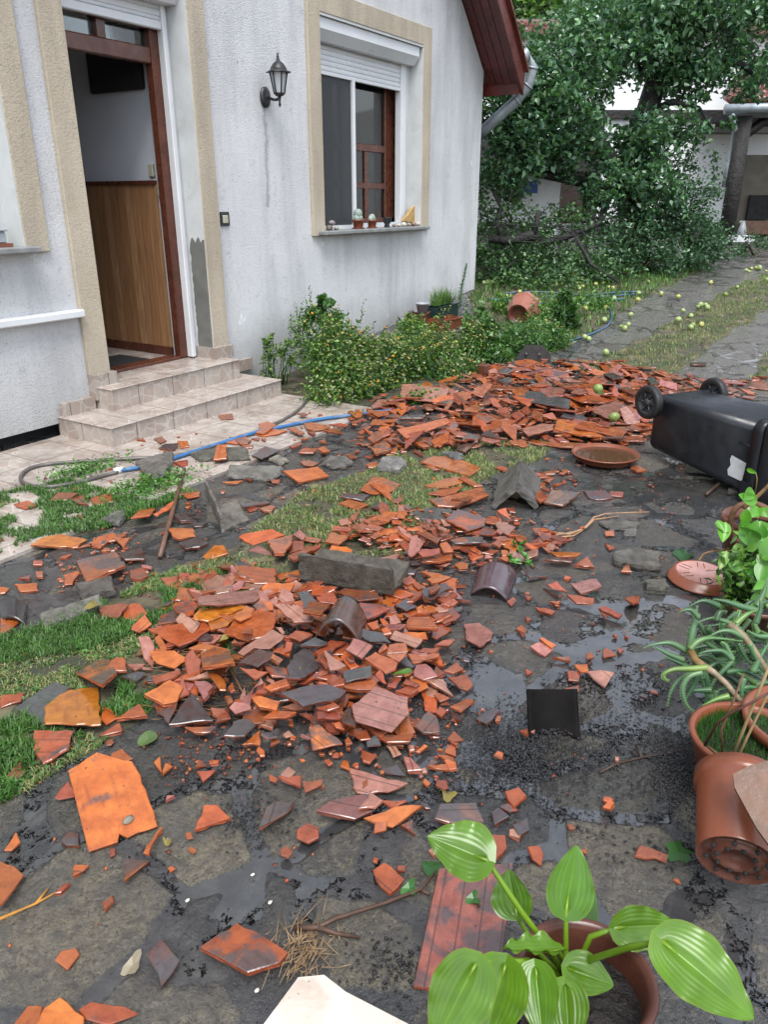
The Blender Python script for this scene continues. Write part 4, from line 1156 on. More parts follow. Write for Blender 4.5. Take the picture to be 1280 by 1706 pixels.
def shard_mesh(name, P, Nn, th, key, grooved, rng, seed):
    "P: outline points in the plane of the top face (world), Nn: its normal"
    c = sum(P, Vector()) / len(P)
    # long axis
    best = max(((P[(i + 1) % len(P)] - P[i]) for i in range(len(P))), key=lambda e: e.length)
    ax = best.normalized(); ay = Nn.cross(ax).normalized()
    q = [((p - c).dot(ax), (p - c).dot(ay)) for p in P]
    area = sum(q[i][0] * q[(i + 1) % len(q)][1] - q[(i + 1) % len(q)][0] * q[i][1] for i in range(len(q)))
    if area < 0: q.reverse()
    out = []
    for i in range(len(q)):
        a, b2 = q[i], q[(i + 1) % len(q)]; L = math.hypot(b2[0] - a[0], b2[1] - a[1]); k = max(1, min(7, int(L / .022)))
        rough = 0 if rng.random() < .3 else 1
        nx2, ny2 = (b2[1] - a[1]) / (L + 1e-9), -(b2[0] - a[0]) / (L + 1e-9)
        for j in range(k):
            t = j / k; w = (rng.random() - .5) * .010 * rough * (1 if j else .3) * min(1, L / .06)
            out.append((a[0] + (b2[0] - a[0]) * t + nx2 * w, a[1] + (b2[1] - a[1]) * t + ny2 * w))
    n = len(out); v = []; f = []; mi = []
    cx = sum(p[0] for p in out) / n; cy = sum(p[1] for p in out) / n
    Lx = max(p[0] for p in out) - min(p[0] for p in out); bend = rng.uniform(-.06, .10)
    def wz(x, y): return -bend * x * x * .8
    def ins(p, d):
        l = math.hypot(p[0] - cx, p[1] - cy) + 1e-6; s = max(.5, 1 - d / l); return (cx + (p[0] - cx) * s, cy + (p[1] - cy) * s)
    rings = [(.0028, 0.0, 0), (.0004, -.0022, 0), (rng.uniform(-.001, .004), -th * .6, .0035), (rng.uniform(.001, .006), -th, .004)]
    for (d, z, jit) in rings:
        for p in out:
            a = ins(p, d); v.append((a[0] + (rng.random() - .5) * jit, a[1] + (rng.random() - .5) * jit, z + wz(*a) + (rng.random() - .5) * jit * .5))
    f.append(list(range(n))); mi.append(0)
    for r in range(3):
        for i in range(n):
            j = (i + 1) % n; f.append([r * n + i, (r + 1) * n + i, (r + 1) * n + j, r * n + j]); mi.append(0 if r == 0 else 1)
    f.append(list(range(4 * n - 1, 3 * n - 1, -1))); mi.append(1)
    sm = [False] * len(f)
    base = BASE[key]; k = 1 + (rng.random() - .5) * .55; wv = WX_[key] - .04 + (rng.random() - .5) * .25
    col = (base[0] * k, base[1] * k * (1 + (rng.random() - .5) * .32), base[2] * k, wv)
    M = Matrix((ax, ay, Nn)).transposed()
    return c, M, v, f, mi, col, (6.0 if grooved else 0.0)
def put_uv(me, g, seed):
    uv = me.uv_layers.new(name='UVMap'); li = np.zeros(len(me.loops), 'i'); me.loops.foreach_get('vertex_index', li)
    co = np.zeros(len(me.vertices) * 3, 'f'); me.vertices.foreach_get('co', co); co = co.reshape(-1, 3)
    d = np.stack([co[li, 0] * .3 + g, co[li, 1] + 1.0 + (seed % 17) * .003], -1).astype('f'); uv.data.foreach_set('uv', d.ravel())
TILES = []
rng = random.Random(5)
for n_, ln_ in enumerate(t for t in TR.strip().split('\n') if t.strip()):
    a = ln_.split(); ox, oy, sc = REG[a[0]]; key, lay = a[1][0], int(a[1][1])
    px = [(ox + float(q.split(',')[0]) / sc, oy + float(q.split(',')[1]) / sc) for q in a[2:]]
    mx = sum(p[0] for p in px) / len(px); my = sum(p[1] for p in px) / len(px)
    th = rng.uniform(.009, .014)
    c0 = at(mx, my, th + .004 + lay * .016, gheap)
    size = max((Vector(p) - Vector(q)).length for p in px for q in px) * (c0.length / F)
    tmax = rad(4 if size > .25 else 8) * (1 + .5 * lay)
    if c0.length > 4.6: tmax = min(tmax, rad(4))
    toc = Vector((-c0.x, -c0.y, 0)).normalized()
    tz = rng.uniform(-.5, 1) * math.tan(tmax)     # most pieces lean a little towards the street side
    if my < 800: tz = abs(tz)
    if key in 'Q': tz = .0
    Nn = Vector((toc.x * tz + rng.uniform(-1, 1) * math.tan(tmax), toc.y * tz + rng.uniform(-1, 1) * math.tan(tmax), 1)).normalized()
    if key == 'Q': Nn = Vector((0, 0, 1))
    P = [atplane(p[0], p[1], c0, Nn) for p in px]
    low = min(p.z - gz(p.x, p.y) for p in P)
    if low < th + .003:                      # lift the piece clear of the ground
        c0 = at(mx, my, th + .004 + lay * .016 + (th + .003 - low), gheap); P = [atplane(p[0], p[1], c0, Nn) for p in px]
    grooved = key in 'PGQ' or (key in 'rpom' and rng.random() < .22)
    sz = max((P[i] - P[j]).length for i in range(len(P)) for j in range(len(P)))
    TILES.append(dict(px=mx, py=my, key=key, size=sz, area=size, mesh=shard_mesh('roof_tile_shard', P, Nn, th, key, grooved, rng, n_), seed=n_, gr=grooved, n=len(px), lay=lay,
                      parea=abs(sum(px[i][0] * px[(i + 1) % len(px)][1] - px[(i + 1) % len(px)][0] * px[i][1] for i in range(len(px)))) / 2))
# labels: look first, then neighbour, then order among the like
LAND = [((560, 955), 'by the overturned concrete ridge'), ((850, 810), 'by the upright concrete V'), ((565, 1045), 'by the curved brown ridge tile'), ((922, 1195), 'by the black ridge tile'),
        ((820, 965), 'by the purple curved tile'), ((1008, 760), 'by the water filled saucer'), ((1168, 960), 'by the upturned saucer'), ((1180, 680), 'by the fallen bin'), ((570, 600), 'below the flowering bush'),
        ((750, 620), 'below the planters'), ((640, 760), 'by the grey block'), ((285, 850), 'by the brown pole'), ((385, 850), 'by the L shaped concrete'), ((60, 860), 'in the clover patch'),
        ((120, 1010), 'by the long concrete slab'), ((185, 1330), 'by the whole orange tile'), ((785, 1540), 'by the long ribbed tile'), ((560, 1500), 'by the forked twig'), ((450, 1570), 'by the straw tangle'),
        ((980, 880), 'by the dried stalks'), ((1060, 925), 'by the flat concrete lump'), ((430, 700), 'on the blue pipe'), ((200, 1560), 'on the bare flagstones'), ((130, 1180), 'on the grass by the yellow tile'),
        ((900, 630), 'at the big heap far edge'), ((1000, 660), 'in the middle of the big heap'), ((800, 700), 'on the big heap near side'), ((700, 720), 'at the big heap house end'), ((640, 1170), 'by the pink speckled tile'),
        ((480, 1150), 'by the large dark curved shard'), ((330, 1150), 'at the near heap grass end'), ((400, 1010), 'on top of the near heap'), ((730, 900), 'in the thin middle spread'), ((720, 1060), 'at the near heap wet edge'),
        ((640, 850), 'on the dry grass strip'), ((780, 820), 'on grass by the concrete V'), ((440, 770), 'at the terrace edge'), ((610, 1340), 'in the cluster below the puddle'), ((830, 1350), 'by the top hosta leaf'), ((900, 1000), 'on the wet paving'), ((960, 1120), 'beside the black grit')]
CN = dict(o='orange', y='yellow orange', r='brick red', p='sheen pink', P='speckled pink', d='dark brown', g='slate grey', m='stained orange', G='ribbed pinkish', Y='large orange', Q='ribbed pink and orange')
def sname(t): return 'large' if t['parea'] > 2400 else 'medium' if t['parea'] > 900 else 'small'
def shp(t): return {3: 'triangular', 4: 'squarish', 5: 'pentagonal'}.get(t['n'], 'angular')
TILES.sort(key=lambda t: -t['parea'])
OBJ, REST = TILES[:298], TILES[298:]
keys = {}
for t in OBJ:
    d = sorted(LAND, key=lambda l: (l[0][0] - t['px']) ** 2 + ((l[0][1] - t['py']) * 1.3) ** 2)[0]
    t['k'] = (CN[t['key']], sname(t), shp(t), d[1]); keys.setdefault(t['k'], []).append(t)
ORD = ['leftmost', 'second from left', 'third from left', 'fourth from left', 'fifth from left', 'sixth from left', 'seventh from left']
SPECIAL = {('C', 'Y'): 'largest whole orange tile with centre groove lying flat on the flagstones', ('D', 'Q'): 'long ribbed pink tile lying under the hosta leaves', }
for t in OBJ:
    k = t['k']; like = sorted(keys[k], key=lambda q: q['px'])
    lab = '%s %s %s shard %s' % (k[1], k[2], k[0], k[3])
    if t['key'] == 'Y': lab = 'whole orange roof tile with a centre groove lying flat on the flagstones'
    if t['key'] == 'Q': lab = 'long ribbed pink and orange tile reaching under the hosta leaves'
    if len(like) > 1: lab += ', ' + (ORD[min(like.index(t), 6)])
    c, M, v, f, mi, col, g = t['mesh']
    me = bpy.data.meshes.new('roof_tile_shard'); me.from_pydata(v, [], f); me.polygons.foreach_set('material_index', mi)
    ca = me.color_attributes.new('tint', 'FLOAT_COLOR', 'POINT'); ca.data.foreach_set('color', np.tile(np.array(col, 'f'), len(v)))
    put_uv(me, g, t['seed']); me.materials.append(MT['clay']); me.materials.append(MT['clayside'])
    whole = t['key'] in 'YQ'
    o = bpy.data.objects.new('roof_tile_shard', me); o.location = c; o.rotation_euler = M.to_euler(); link(o)
    tag(o, lab, 'tile shard', 'broken roof tiles on the ground')
COVER = [[tuple((t['mesh'][0] + t['mesh'][1] @ Vector(p)).xy) for p in t['mesh'][2][:len(t['mesh'][3][0])]] for t in OBJ]
# the rest of the rubble: traced small ones + unnumbered fragments that fill the heaps
FILL = [([(620, 692), (700, 655), (800, 622), (830, 602), (900, 598), (1000, 600), (1130, 628), (1150, 660), (1080, 690), (1082, 742), (1000, 748), (900, 745), (760, 752), (640, 748), (600, 722)], 1000, .03, .26, .11),
        ([(240, 1060), (300, 965), (400, 935), (500, 975), (640, 1000), (740, 965), (780, 1000), (720, 1080), (740, 1160), (700, 1220), (560, 1262), (400, 1222), (270, 1200), (230, 1130)], 480, .02, .15, .06),
        ([(560, 880), (650, 852), (880, 870), (960, 902), (900, 935), (760, 955), (660, 932), (540, 900)], 270, .02, .12, .035),
        ([(870, 785), (950, 782), (960, 810), (930, 850), (880, 840)], 70, .02, .07, .02), ([(110, 905), (240, 890), (250, 985), (100, 980)], 70, .015, .06, .015), ([(480, 690), (620, 680), (640, 760), (520, 770)], 40, .015, .06, .01),
        ([(0, 800), (400, 700), (620, 760), (1140, 760), (1180, 1100), (1100, 1400), (860, 1420), (0, 1500)], 330, .008, .035, .004), ([(400, 1180), (760, 1180), (760, 1330), (300, 1300)], 120, .012, .05, .008),
        ([(1140, 640), (1280, 625), (1280, 665), (1150, 665)], 60, .03, .16, .03), ([(560, 690), (640, 660), (700, 760), (600, 770)], 45, .03, .14, .015), ([(980, 620), (1150, 625), (1160, 680), (1060, 745), (980, 745)], 150, .04, .26, .04), ([(560, 930), (760, 930), (760, 1080), (560, 1100)], 120, .012, .07, .02)]
V_, F_, C_, MI_, U_ = [], [], [], [], []
def rub_add(c, M, v, f, mi, col, g, seed):
    b0 = len(V_)
    for p in v: V_.append(tuple(c + M @ Vector(p))); U_.append((p[0] * .3 + g, p[1] + 1 + (seed % 17) * .003))
    for q in f: F_.append([i + b0 for i in q])
    MI_.extend(mi); C_.extend([col] * len(v))
for t in REST:
    c, M, v, f, mi, col, g = t['mesh']; rub_add(c, M, v, f, mi, col, g, t['seed'])
for (poly, cnt, s0, s1, hh) in FILL:
    gp = gpoly(poly); x0, x1 = min(p[0] for p in gp), max(p[0] for p in gp); y0, y1 = min(p[1] for p in gp), max(p[1] for p in gp); k = 0
    while k < cnt:
        x = rng.uniform(x0, x1); y = rng.uniform(y0, y1)
        if not inpoly(x, y, gp): continue
        k += 1; s = s0 + (s1 - s0) * rng.random() ** 2.0; asp = rng.uniform(.4, 1) if s < .1 else rng.uniform(.28, .55)
        if x < 4.9 and y > 4.0: continue
        n = rng.choice((3, 4, 4, 5)); an = rng.random() * 6.28
        az = 0.9 + rng.gauss(0, .7)
        tilt = rad(rng.uniform(0, 22 if hh > .03 else 8)); ta = rng.random() * 6.28
        Nn = Vector((math.sin(tilt) * math.cos(ta), math.sin(tilt) * math.sin(ta), math.cos(tilt)))
        h = heap(x, y); th = rng.uniform(.008, .013); z = gz(x, y) + h * rng.random() ** .7 + th + s * .5 * math.sin(tilt) + .002
        c = Vector((x, y, z)); ax = Nn.cross(Vector((-math.sin(az), math.cos(az), 0))).normalized(); ay = Nn.cross(ax)
        P = []
        for j in range(n):
            q = an + 2 * math.pi * (j + rng.uniform(-.25, .25)) / n; P.append(c + ax * math.cos(q) * s * .6 + ay * math.sin(q) * s * .6 * asp)
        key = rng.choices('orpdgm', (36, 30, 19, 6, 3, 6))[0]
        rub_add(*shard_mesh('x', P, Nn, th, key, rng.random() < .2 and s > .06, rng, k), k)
me = bpy.data.meshes.new('tile_rubble'); me.from_pydata(V_, [], F_); me.polygons.foreach_set('material_index', MI_)
ca = me.color_attributes.new('tint', 'FLOAT_COLOR', 'POINT'); ca.data.foreach_set('color', np.array(C_, 'f').ravel())
uvl = me.uv_layers.new(name='UVMap'); li = np.zeros(len(me.loops), 'i'); me.loops.foreach_get('vertex_index', li); uvl.data.foreach_set('uv', np.array(U_, 'f')[li].ravel())
me.materials.append(MT['clay']); me.materials.append(MT['clayside'])
tag(link(bpy.data.objects.new('tile_rubble', me)), 'small broken clay tile rubble filling the heaps', 'rubble', kind='stuff')
# crumbs and black grit
def crumbs(name, areas, mat, cols, label, sizes):
    V, Fq, T = [], [], []
    base = np.array([(1, 0, 0), (-1, 0, 0), (0, 1, 0), (0, -1, 0), (0, 0, 1), (0, 0, -1)], 'f'); fb = np.array([(0, 2, 4), (2, 1, 4), (1, 3, 4), (3, 0, 4), (2, 0, 5), (1, 2, 5), (3, 1, 5), (0, 3, 5)])
    for (poly, cnt, soft) in areas:
        gp = gpoly(poly); xs = [p[0] for p in gp]; ys = [p[1] for p in gp]; k = 0; mx_, my_ = sum(xs) / len(xs), sum(ys) / len(ys)
        while k < cnt:
            x = rng.uniform(min(xs), max(xs)); y = rng.uniform(min(ys), max(ys))
            if soft: x = mx_ + rng.gauss(0, (max(xs) - min(xs)) / 4.2); y = my_ + rng.gauss(0, (max(ys) - min(ys)) / 4.2)
            elif not inpoly(x, y, gp): continue
            if y > 3.12 and x < 4.95 and name != 'tile_crumbs': continue
            k += 1; s = sizes[0] + (sizes[1] - sizes[0]) * rng.random() ** 2.5
            q = base * s * NR.uniform(.5, 1.1, (6, 3)) + NR.uniform(-.25, .25, (6, 3)) * s
            an = rng.random() * 6.28; ca_, sa_ = math.cos(an), math.sin(an); q = np.stack([q[:, 0] * ca_ - q[:, 1] * sa_, q[:, 0] * sa_ + q[:, 1] * ca_, q[:, 2] * .7], -1)
            Fq.append(fb + len(V) * 6); V.append(q + np.array([x, y, gz(x, y) + s * .4 + .004])); c = rng.choice(cols); j = rng.uniform(.7, 1.2); T.append(np.tile(np.array([c[0] * j, c[1] * j, c[2] * j, .0]), (6, 1)))
    return npmesh(name, np.concatenate(V), np.concatenate(Fq), mat, np.concatenate(T), kind='stuff', label=label)
cm = N('crumb'); a_ = cm.n('Attribute', attribute_name='tint'); cm.set(Base_Color=a_.outputs['Color'], Roughness=.45)
crumbs('tile_crumbs', [([(0, 800), (420, 760), (640, 760), (1140, 700), (1180, 1100), (860, 1420), (0, 1600)], 900, 0), ([(240, 1000), (500, 950), (800, 960), (740, 1260), (300, 1260)], 1300, 0), ([(640, 1000), (720, 1000), (720, 1060), (630, 1060)], 420, 1),
        ([(560, 870), (900, 870), (900, 950), (560, 940)], 500, 0), ([(90, 900), (260, 890), (250, 990), (90, 990)], 250, 0), ([(260, 1220), (420, 1210), (420, 1290), (260, 1300)], 160, 0), ([(600, 690), (1100, 640), (1080, 780), (620, 780)], 500, 0)],
       cm.m, [(.24, .055, .02), (.17, .038, .015), (.30, .09, .03), (.1, .03, .016)], 'orange clay crumbs scattered over paving and grass', (.002, .010))
crumbs('black_grit', [([(760, 1220), (990, 1200), (980, 1300), (760, 1300)], 5200, 1), ([(1080, 1230), (1190, 1230), (1190, 1340), (1080, 1330)], 2600, 1), ([(900, 1120), (1120, 1120), (1120, 1260), (900, 1260)], 1300, 0), ([(980, 1240), (1190, 1200), (1180, 1460), (960, 1440)], 800, 0),
        ([(370, 1330), (500, 1330), (480, 1400), (370, 1400)], 500, 1), ([(700, 1290), (770, 1290), (770, 1340), (700, 1340)], 250, 1), ([(600, 1580), (700, 1560), (720, 1680), (600, 1640)], 350, 1), ([(270, 1280), (340, 1280), (330, 1320), (270, 1320)], 150, 1)],
       cm.m, [(.008, .008, .009), (.015, .015, .017), (.03, .03, .033)], 'black wet grit washed onto the paving', (.0015, .0072))
crumbs('gravel', [([(0, 820), (600, 760), (1200, 820), (1200, 1400), (1000, 1700), (0, 1706)], 1500, 0)], cm.m, [(.08, .075, .065), (.04, .04, .04), (.16, .155, .14), (.02, .02, .02)], 'fine stones on the paving', (.0012, .005))
# ================================================================== loose concrete, ridge tiles, pots, bin, hoses
def tinted(b, c): b.c = [(c[0], c[1], c[2], 1)] * len(b.v)
def rough_slab(name, px, z, th, label, cat, tint=(1, 1, 1), seed=0, tilt=(0, 0), group='loose pieces of concrete', jit=.006):
    r = random.Random(seed); mx = sum(p[0] for p in px) / len(px); my = sum(p[1] for p in px) / len(px)
    c = at(mx, my, z + th); Nn = Vector((tilt[0], tilt[1], 1)).normalized(); P = [atplane(p[0], p[1], c, Nn) for p in px]
    out = []
    for i in range(len(P)):
        a, b_ = P[i], P[(i + 1) % len(P)]; k = max(2, int((b_ - a).length / .02))
        for j in range(k):
            q = a.lerp(b_, j / k); out.append(q + Vector((r.uniform(-1, 1), r.uniform(-1, 1), 0)) * jit)
    n = len(out); cc = sum(out, Vector()) / n; b = MB(); v = []; rings = [(.80, .0), (.94, 0), (1.0, -.010), (1.02, -th * .6), (.96, -th)]
    for s, dz in rings: v += [cc + (p - cc) * s + Vector((r.uniform(-1, 1) * jit * .5, r.uniform(-1, 1) * jit * .5, dz + r.uniform(-1, 1) * jit * .4)) for p in out]
    f = [tuple(range(n))] + [(k * n + i, (k + 1) * n + i, (k + 1) * n + (i + 1) % n, k * n + (i + 1) % n) for k in range(4) for i in range(n)] + [tuple(range(5 * n - 1, 4 * n - 1, -1))]
    b.add(v, f); tinted(b, tint); return b.build(name, MT['conc'], label=label, cat=cat, group=group)
def Z(reg, s): ox, oy, sc = REG[reg]; return [(ox + float(q.split(',')[0]) / sc, oy + float(q.split(',')[1]) / sc) for q in s.split()]
rough_slab('concrete_slab', Z('A', '180,590 440,505 460,550 200,650'), 0, .03, 'long flat concrete slab with a dark smear lying on the grass', 'concrete', (1.5, 1.5, 1.4), 1)
rough_slab('concrete_slab', Z('A', '330,460 490,420 510,485 360,510'), 0, .035, 'concrete piece tucked under the grooved brick red tile', 'concrete', (.9, .85, .8), 2)
rough_slab('concrete_lump', Z('A', '450,170 500,140 555,130 550,160 530,190'), 0, .03, 'small rough concrete lump at the clover edge', 'concrete', (1.2, 1.2, 1.2), 3)
rough_slab('concrete_lump', Z('H', '575,940 735,895 735,930 700,990 650,1005'), 0.01, .04, 'grey concrete lump lying across the blue pipe', 'concrete', (1.3, 1.25, 1.2), 4)
rough_slab('concrete_slab', Z('H', '810,905 940,880 1050,880 1060,925 850,930'), 0, .03, 'dark mossy concrete piece under an orange shard by the blue pipe', 'concrete', (.9, .9, .8), 5)
rough_slab('concrete_slab', Z('Q', '-90,560 0,565 340,570 330,620 260,665 0,650 -110,640'), 0, .035, 'long smooth grey concrete trough piece at the terrace edge', 'concrete', (1.5, 1.5, 1.45), 6)
rough_slab('concrete_slab', Z('Q', '230,510 310,470 395,525 330,555'), 0, .015, 'thin cream concrete flake next to the dark grooved shard', 'concrete', (2.1, 2.0, 1.8), 7)
rough_slab('concrete_lump', Z('Q', '680,540 740,490 880,485 920,530 860,570 740,570'), 0, .03, 'round pebbly concrete lump on the wet paving', 'concrete', (1.1, 1.1, 1.1), 8, jit=.008)
rough_slab('concrete_block', Z('X', '360,60 385,0 520,0 550,35 500,80'), .0, .05, 'smooth grey concrete block at the dry grass strip', 'concrete', (1.8, 1.85, 1.9), 9)
rough_slab('concrete_slab', Z('X', '560,375 700,340 860,350 800,420 640,415'), 0.005, .025, 'dark mossy concrete flat piece in front of the concrete V', 'concrete', (.75, .78, .78), 10)
rough_slab('concrete_slab', Z('M', '745,480 900,470 905,520 840,530'), 0, .03, 'grey wet concrete piece between the heap and the grass strip', 'concrete', (1.1, 1.2, 1.3), 11)
rough_slab('concrete_slab', Z('F', '595,370 700,345 805,370 800,430 700,420 600,400'), 0, .04, 'flat concrete lump on the wet paving left of the upturned saucer'.replace(' left of', ' next to'), 'concrete', (1.0, .98, .92), 12)
rough_slab('concrete_slab', Z('F', '530,235 620,220 715,240 690,265 580,265'), 0, .02, 'thin concrete piece under tiny shards by the dried stalks', 'concrete', (1.0, .98, .95), 13)
rough_slab('concrete_slab', Z('F', '735,495 830,490 830,535 745,530'), 0, .03, 'small square mossy concrete piece in a puddle', 'concrete', (1.0, 1.0, .85), 14)
rough_slab('concrete_lump', Z('F', '635,270 700,265 690,290 645,290'), 0, .02, 'smallest grey concrete chip below the dried stalks', 'concrete', (1.5, 1.5, 1.5), 15)
rough_slab('concrete_lump', Z('J', '1105,1020 1140,1015 1145,1035 1110,1040'), 0, .02, 'small grey stone by the foot of the wheelie bin', 'stone', (1.3, 1.3, 1.3), 16)
def plate(c, u, w, n, th, jit, seed, b, nu=14, nw=6):
    "thick rough plate: centre, half vectors u and w, normal n; both faces and edges"
    r = random.Random(seed); idx = {}; v = []
    for s in (0, 1):
        for i in range(nu + 1):
            for j in range(nw + 1):
                e = 1 if i in (0, nu) or j in (0, nw) else .25
                p = c + u * (2 * i / nu - 1) + w * (2 * j / nw - 1) + n * (th * (.5 - s)) + Vector((r.uniform(-1, 1), r.uniform(-1, 1), r.uniform(-1, 1))) * jit * e
                idx[s, i, j] = len(v); v.append(p)
    f = []
    for i in range(nu):
        for j in range(nw): f += [(idx[0, i, j], idx[0, i + 1, j], idx[0, i + 1, j + 1], idx[0, i, j + 1]), (idx[1, i, j], idx[1, i, j + 1], idx[1, i + 1, j + 1], idx[1, i + 1, j])]
    for i in range(nu): f += [(idx[0, i, 0], idx[1, i, 0], idx[1, i + 1, 0], idx[0, i + 1, 0]), (idx[0, i, nw], idx[0, i + 1, nw], idx[1, i + 1, nw], idx[1, i, nw])]
    for j in range(nw): f += [(idx[0, 0, j], idx[0, 0, j + 1], idx[1, 0, j + 1], idx[1, 0, j]), (idx[0, nu, j], idx[1, nu, j], idx[1, nu, j + 1], idx[0, nu, j + 1])]
    b.add(v, f)
def quadplate(b, a, bb, c, d, th, seed, jit=.004):
    "plate through four corners a-b (one long edge) and d-c (the other)"
    cen = (a + bb + c + d) / 4; u = ((bb - a) + (c - d)) / 4; w = ((d - a) + (c - bb)) / 4; n = u.cross(w).normalized(); plate(cen, u, w, n, th, jit, seed, b)
# concrete ridge pieces (two flanges meeting at an angle)
rid = MB()   # overturned one in the middle: long dark outer face, pale end flange
a = at(503, 962, .02, gheap); c = at(655, 990, .02, gheap); hgt = .115
lf = (c - a).normalized(); perp = Vector((-lf.y, lf.x, 0)); perp = perp if perp.dot(FW) > 0 else -perp
quadplate(rid, a, c, c + Vector((0, 0, hgt)) - perp * .01, a + Vector((0, 0, hgt)) - perp * .01, .02, 3)
quadplate(rid, a + perp * .004, c + perp * .004, c + perp * .15 + Vector((0, 0, .07)), a + perp * .15 + Vector((0, 0, .07)), .02, 4)
tinted(rid, (.85, .80, .70)); rid.build('ridge_piece', MT['conc'], label='long overturned dark concrete ridge piece on top of the near heap', cat='ridge piece', group='angled concrete ridge pieces')
rid = MB()   # upright V near the saucer
f0 = at(822, 846, .012); f1 = at(894, 848, .012); t0 = (f0 + f1) / 2 + Vector((0, 0, .112)); t1 = at(869, 768, .125)
L_ = (t1 - t0); L_.z = 0
g0 = f0 + L_; g1 = f1 + L_
quadplate(rid, t0, t0 + L_, g0, f0, .022, 5); quadplate(rid, t0 + Vector((0, 0, .001)), t0 + L_ + Vector((0, 0, .001)), g1, f1, .022, 6)
tinted(rid, (1.0, 1.0, .98)); rid.build('ridge_piece', MT['conc'], label='upright V shaped grey concrete ridge piece like a small tent', cat='ridge piece', group='angled concrete ridge pieces')
rid = MB()   # L shaped piece in the paving
a = at(345, 822, .01); c = at(372, 886, .01); w_ = at(415, 868, .012) - c
quadplate(rid, a, c, c + Vector((0, 0, .07)) , a + Vector((0, 0, .07)), .014, 7); quadplate(rid, a.lerp(c, .45), c, c + w_, a.lerp(c, .45) + w_ * .9, .018, 8)
tinted(rid, (1.35, 1.3, 1.2)); rid.build('ridge_piece', MT['conc'], label='broken L shaped concrete ridge piece with one thin upright flange', cat='ridge piece', group='angled concrete ridge pieces')
rid = MB()   # dark hexagonal end piece behind the heap
P = [at(859, 602, .0) , at(918, 604, .0)]; base = [(0, 0), (.0, .05), (.28, .26), (.72, .26), (1.0, .12), (1.0, .0)]
e_ = (P[1] - P[0]); bk = Vector((-e_.y, e_.x, 0)).normalized(); bk = bk if bk.dot(FW) > 0 else -bk
v = [P[0] + e_ * x_ + Vector((0, 0, z_ * .62)) for x_, z_ in base]; v += [p + bk * .03 for p in v]; n = 6
rid.add(v, [tuple(range(n)), tuple(range(2 * n - 1, n - 1, -1))] + [(i, i + n, (i + 1) % n + n, (i + 1) % n) for i in range(n)]); tinted(rid, (.28, .28, .30))
ho = rid.build('ridge_end_plate', MT['conc'], label='dark six sided concrete end plate standing behind the big heap', cat='end plate')
for q in (.3, .66):
    m = MB(); p = P[0] + e_ * q + Vector((0, 0, .075)) - bk * .004; m.ball(p, .016, 8, (1, 1, 1)); tinted(m, (1.2, 1.2, 1.2)); m.build('bolt_mark', MT['conc'], ho)
def curved_tile(corners_px, layer, sag, col, label, th=.012, lift=0, standing=None, mtl='clay'):
    "arched ridge tile: corners a,b (near edge) and d,c (far edge)"
    if standing is None: A_, B_, C_, D_ = [at(p[0], p[1], lift + z_, gheap) for p, z_ in corners_px]
    else: A_, B_, C_, D_ = standing
    nu, nw = 12, 14; v = []; f = []; r = random.Random(3)
    up = Vector((0, 0, 1)) if standing is None else (B_ - A_).cross(D_ - A_).normalized() * (-1 if (B_ - A_).cross(D_ - A_).dot(FW) > 0 else 1)
    for s in (0, 1):
        for i in range(nu + 1):
            for j in range(nw + 1):
                a, b_ = i / nu, j / nw; p = (A_ * (1 - a) + B_ * a) * (1 - b_) + (D_ * (1 - a) + C_ * a) * b_
                p = p + up * (sag * (1 - (2 * a - 1) ** 2) - th * s); v.append(p)
    K = (nu + 1) * (nw + 1)
    for i in range(nu):
        for j in range(nw):
            q = i * (nw + 1) + j; f += [(q, q + nw + 1, q + nw + 2, q + 1), (K + q, K + q + 1, K + q + nw + 2, K + q + nw + 1)]
    for i in range(nu):
        q, q2 = i * (nw + 1), (i + 1) * (nw + 1); f += [(q, K + q, K + q2, q2), (q + nw, q2 + nw, K + q2 + nw, K + q + nw)]
    for j in range(nw):
        q = j; f += [(q, q + 1, K + q + 1, K + q)]; q = nu * (nw + 1) + j; f += [(q, K + q, K + q + 1, q + 1)]
    b = MB(); b.add(v, f, 0, True, col); o = b.build('curved_ridge_tile', MT[mtl], label=label, cat='ridge tile', group='curved dark ridge tiles'); o.data.uv_layers.new(name='UVMap'); return o
curved_tile([((524, 1062), .03), ((600, 1072), .03), ((612, 1030), .03), ((548, 1022), .03)], 2, .085, (.075, .036, .025, .55), 'curved brown and black ridge tile arching over the near heap')
curved_tile([((785, 988), .012), ((846, 1000), .012), ((862, 952), .012), ((796, 948), .012)], 0, .045, (.07, .04, .048, .35), 'dark purple curved ridge tile on the wet paving below the twig')
A0 = at(883, 1232, .0); B0 = at(968, 1232, .0); hh_ = 0.0
bk = Vector((B0 - A0).cross(Vector((0, 0, 1)))).normalized(); bk = bk if bk.dot(FW) > 0 else -bk
st = [A0, B0, B0 + Vector((0, 0, .118)) + bk * .09, A0 + Vector((0, 0, .118)) + bk * .09]
curved_tile(None, 0, -.03, (.006, .005, .005, .0), 'black ridge tile standing tilted in black grit', standing=st, mtl='blackclay', th=.018)
curved_tile([((0, 1035), .012), ((42, 1040), .012), ((46, 1008), .012), ((-20, 1000), .012)], 0, .03, (.03, .028, .03, .1), 'black curved ridge tile behind orange shards by the clover grass')

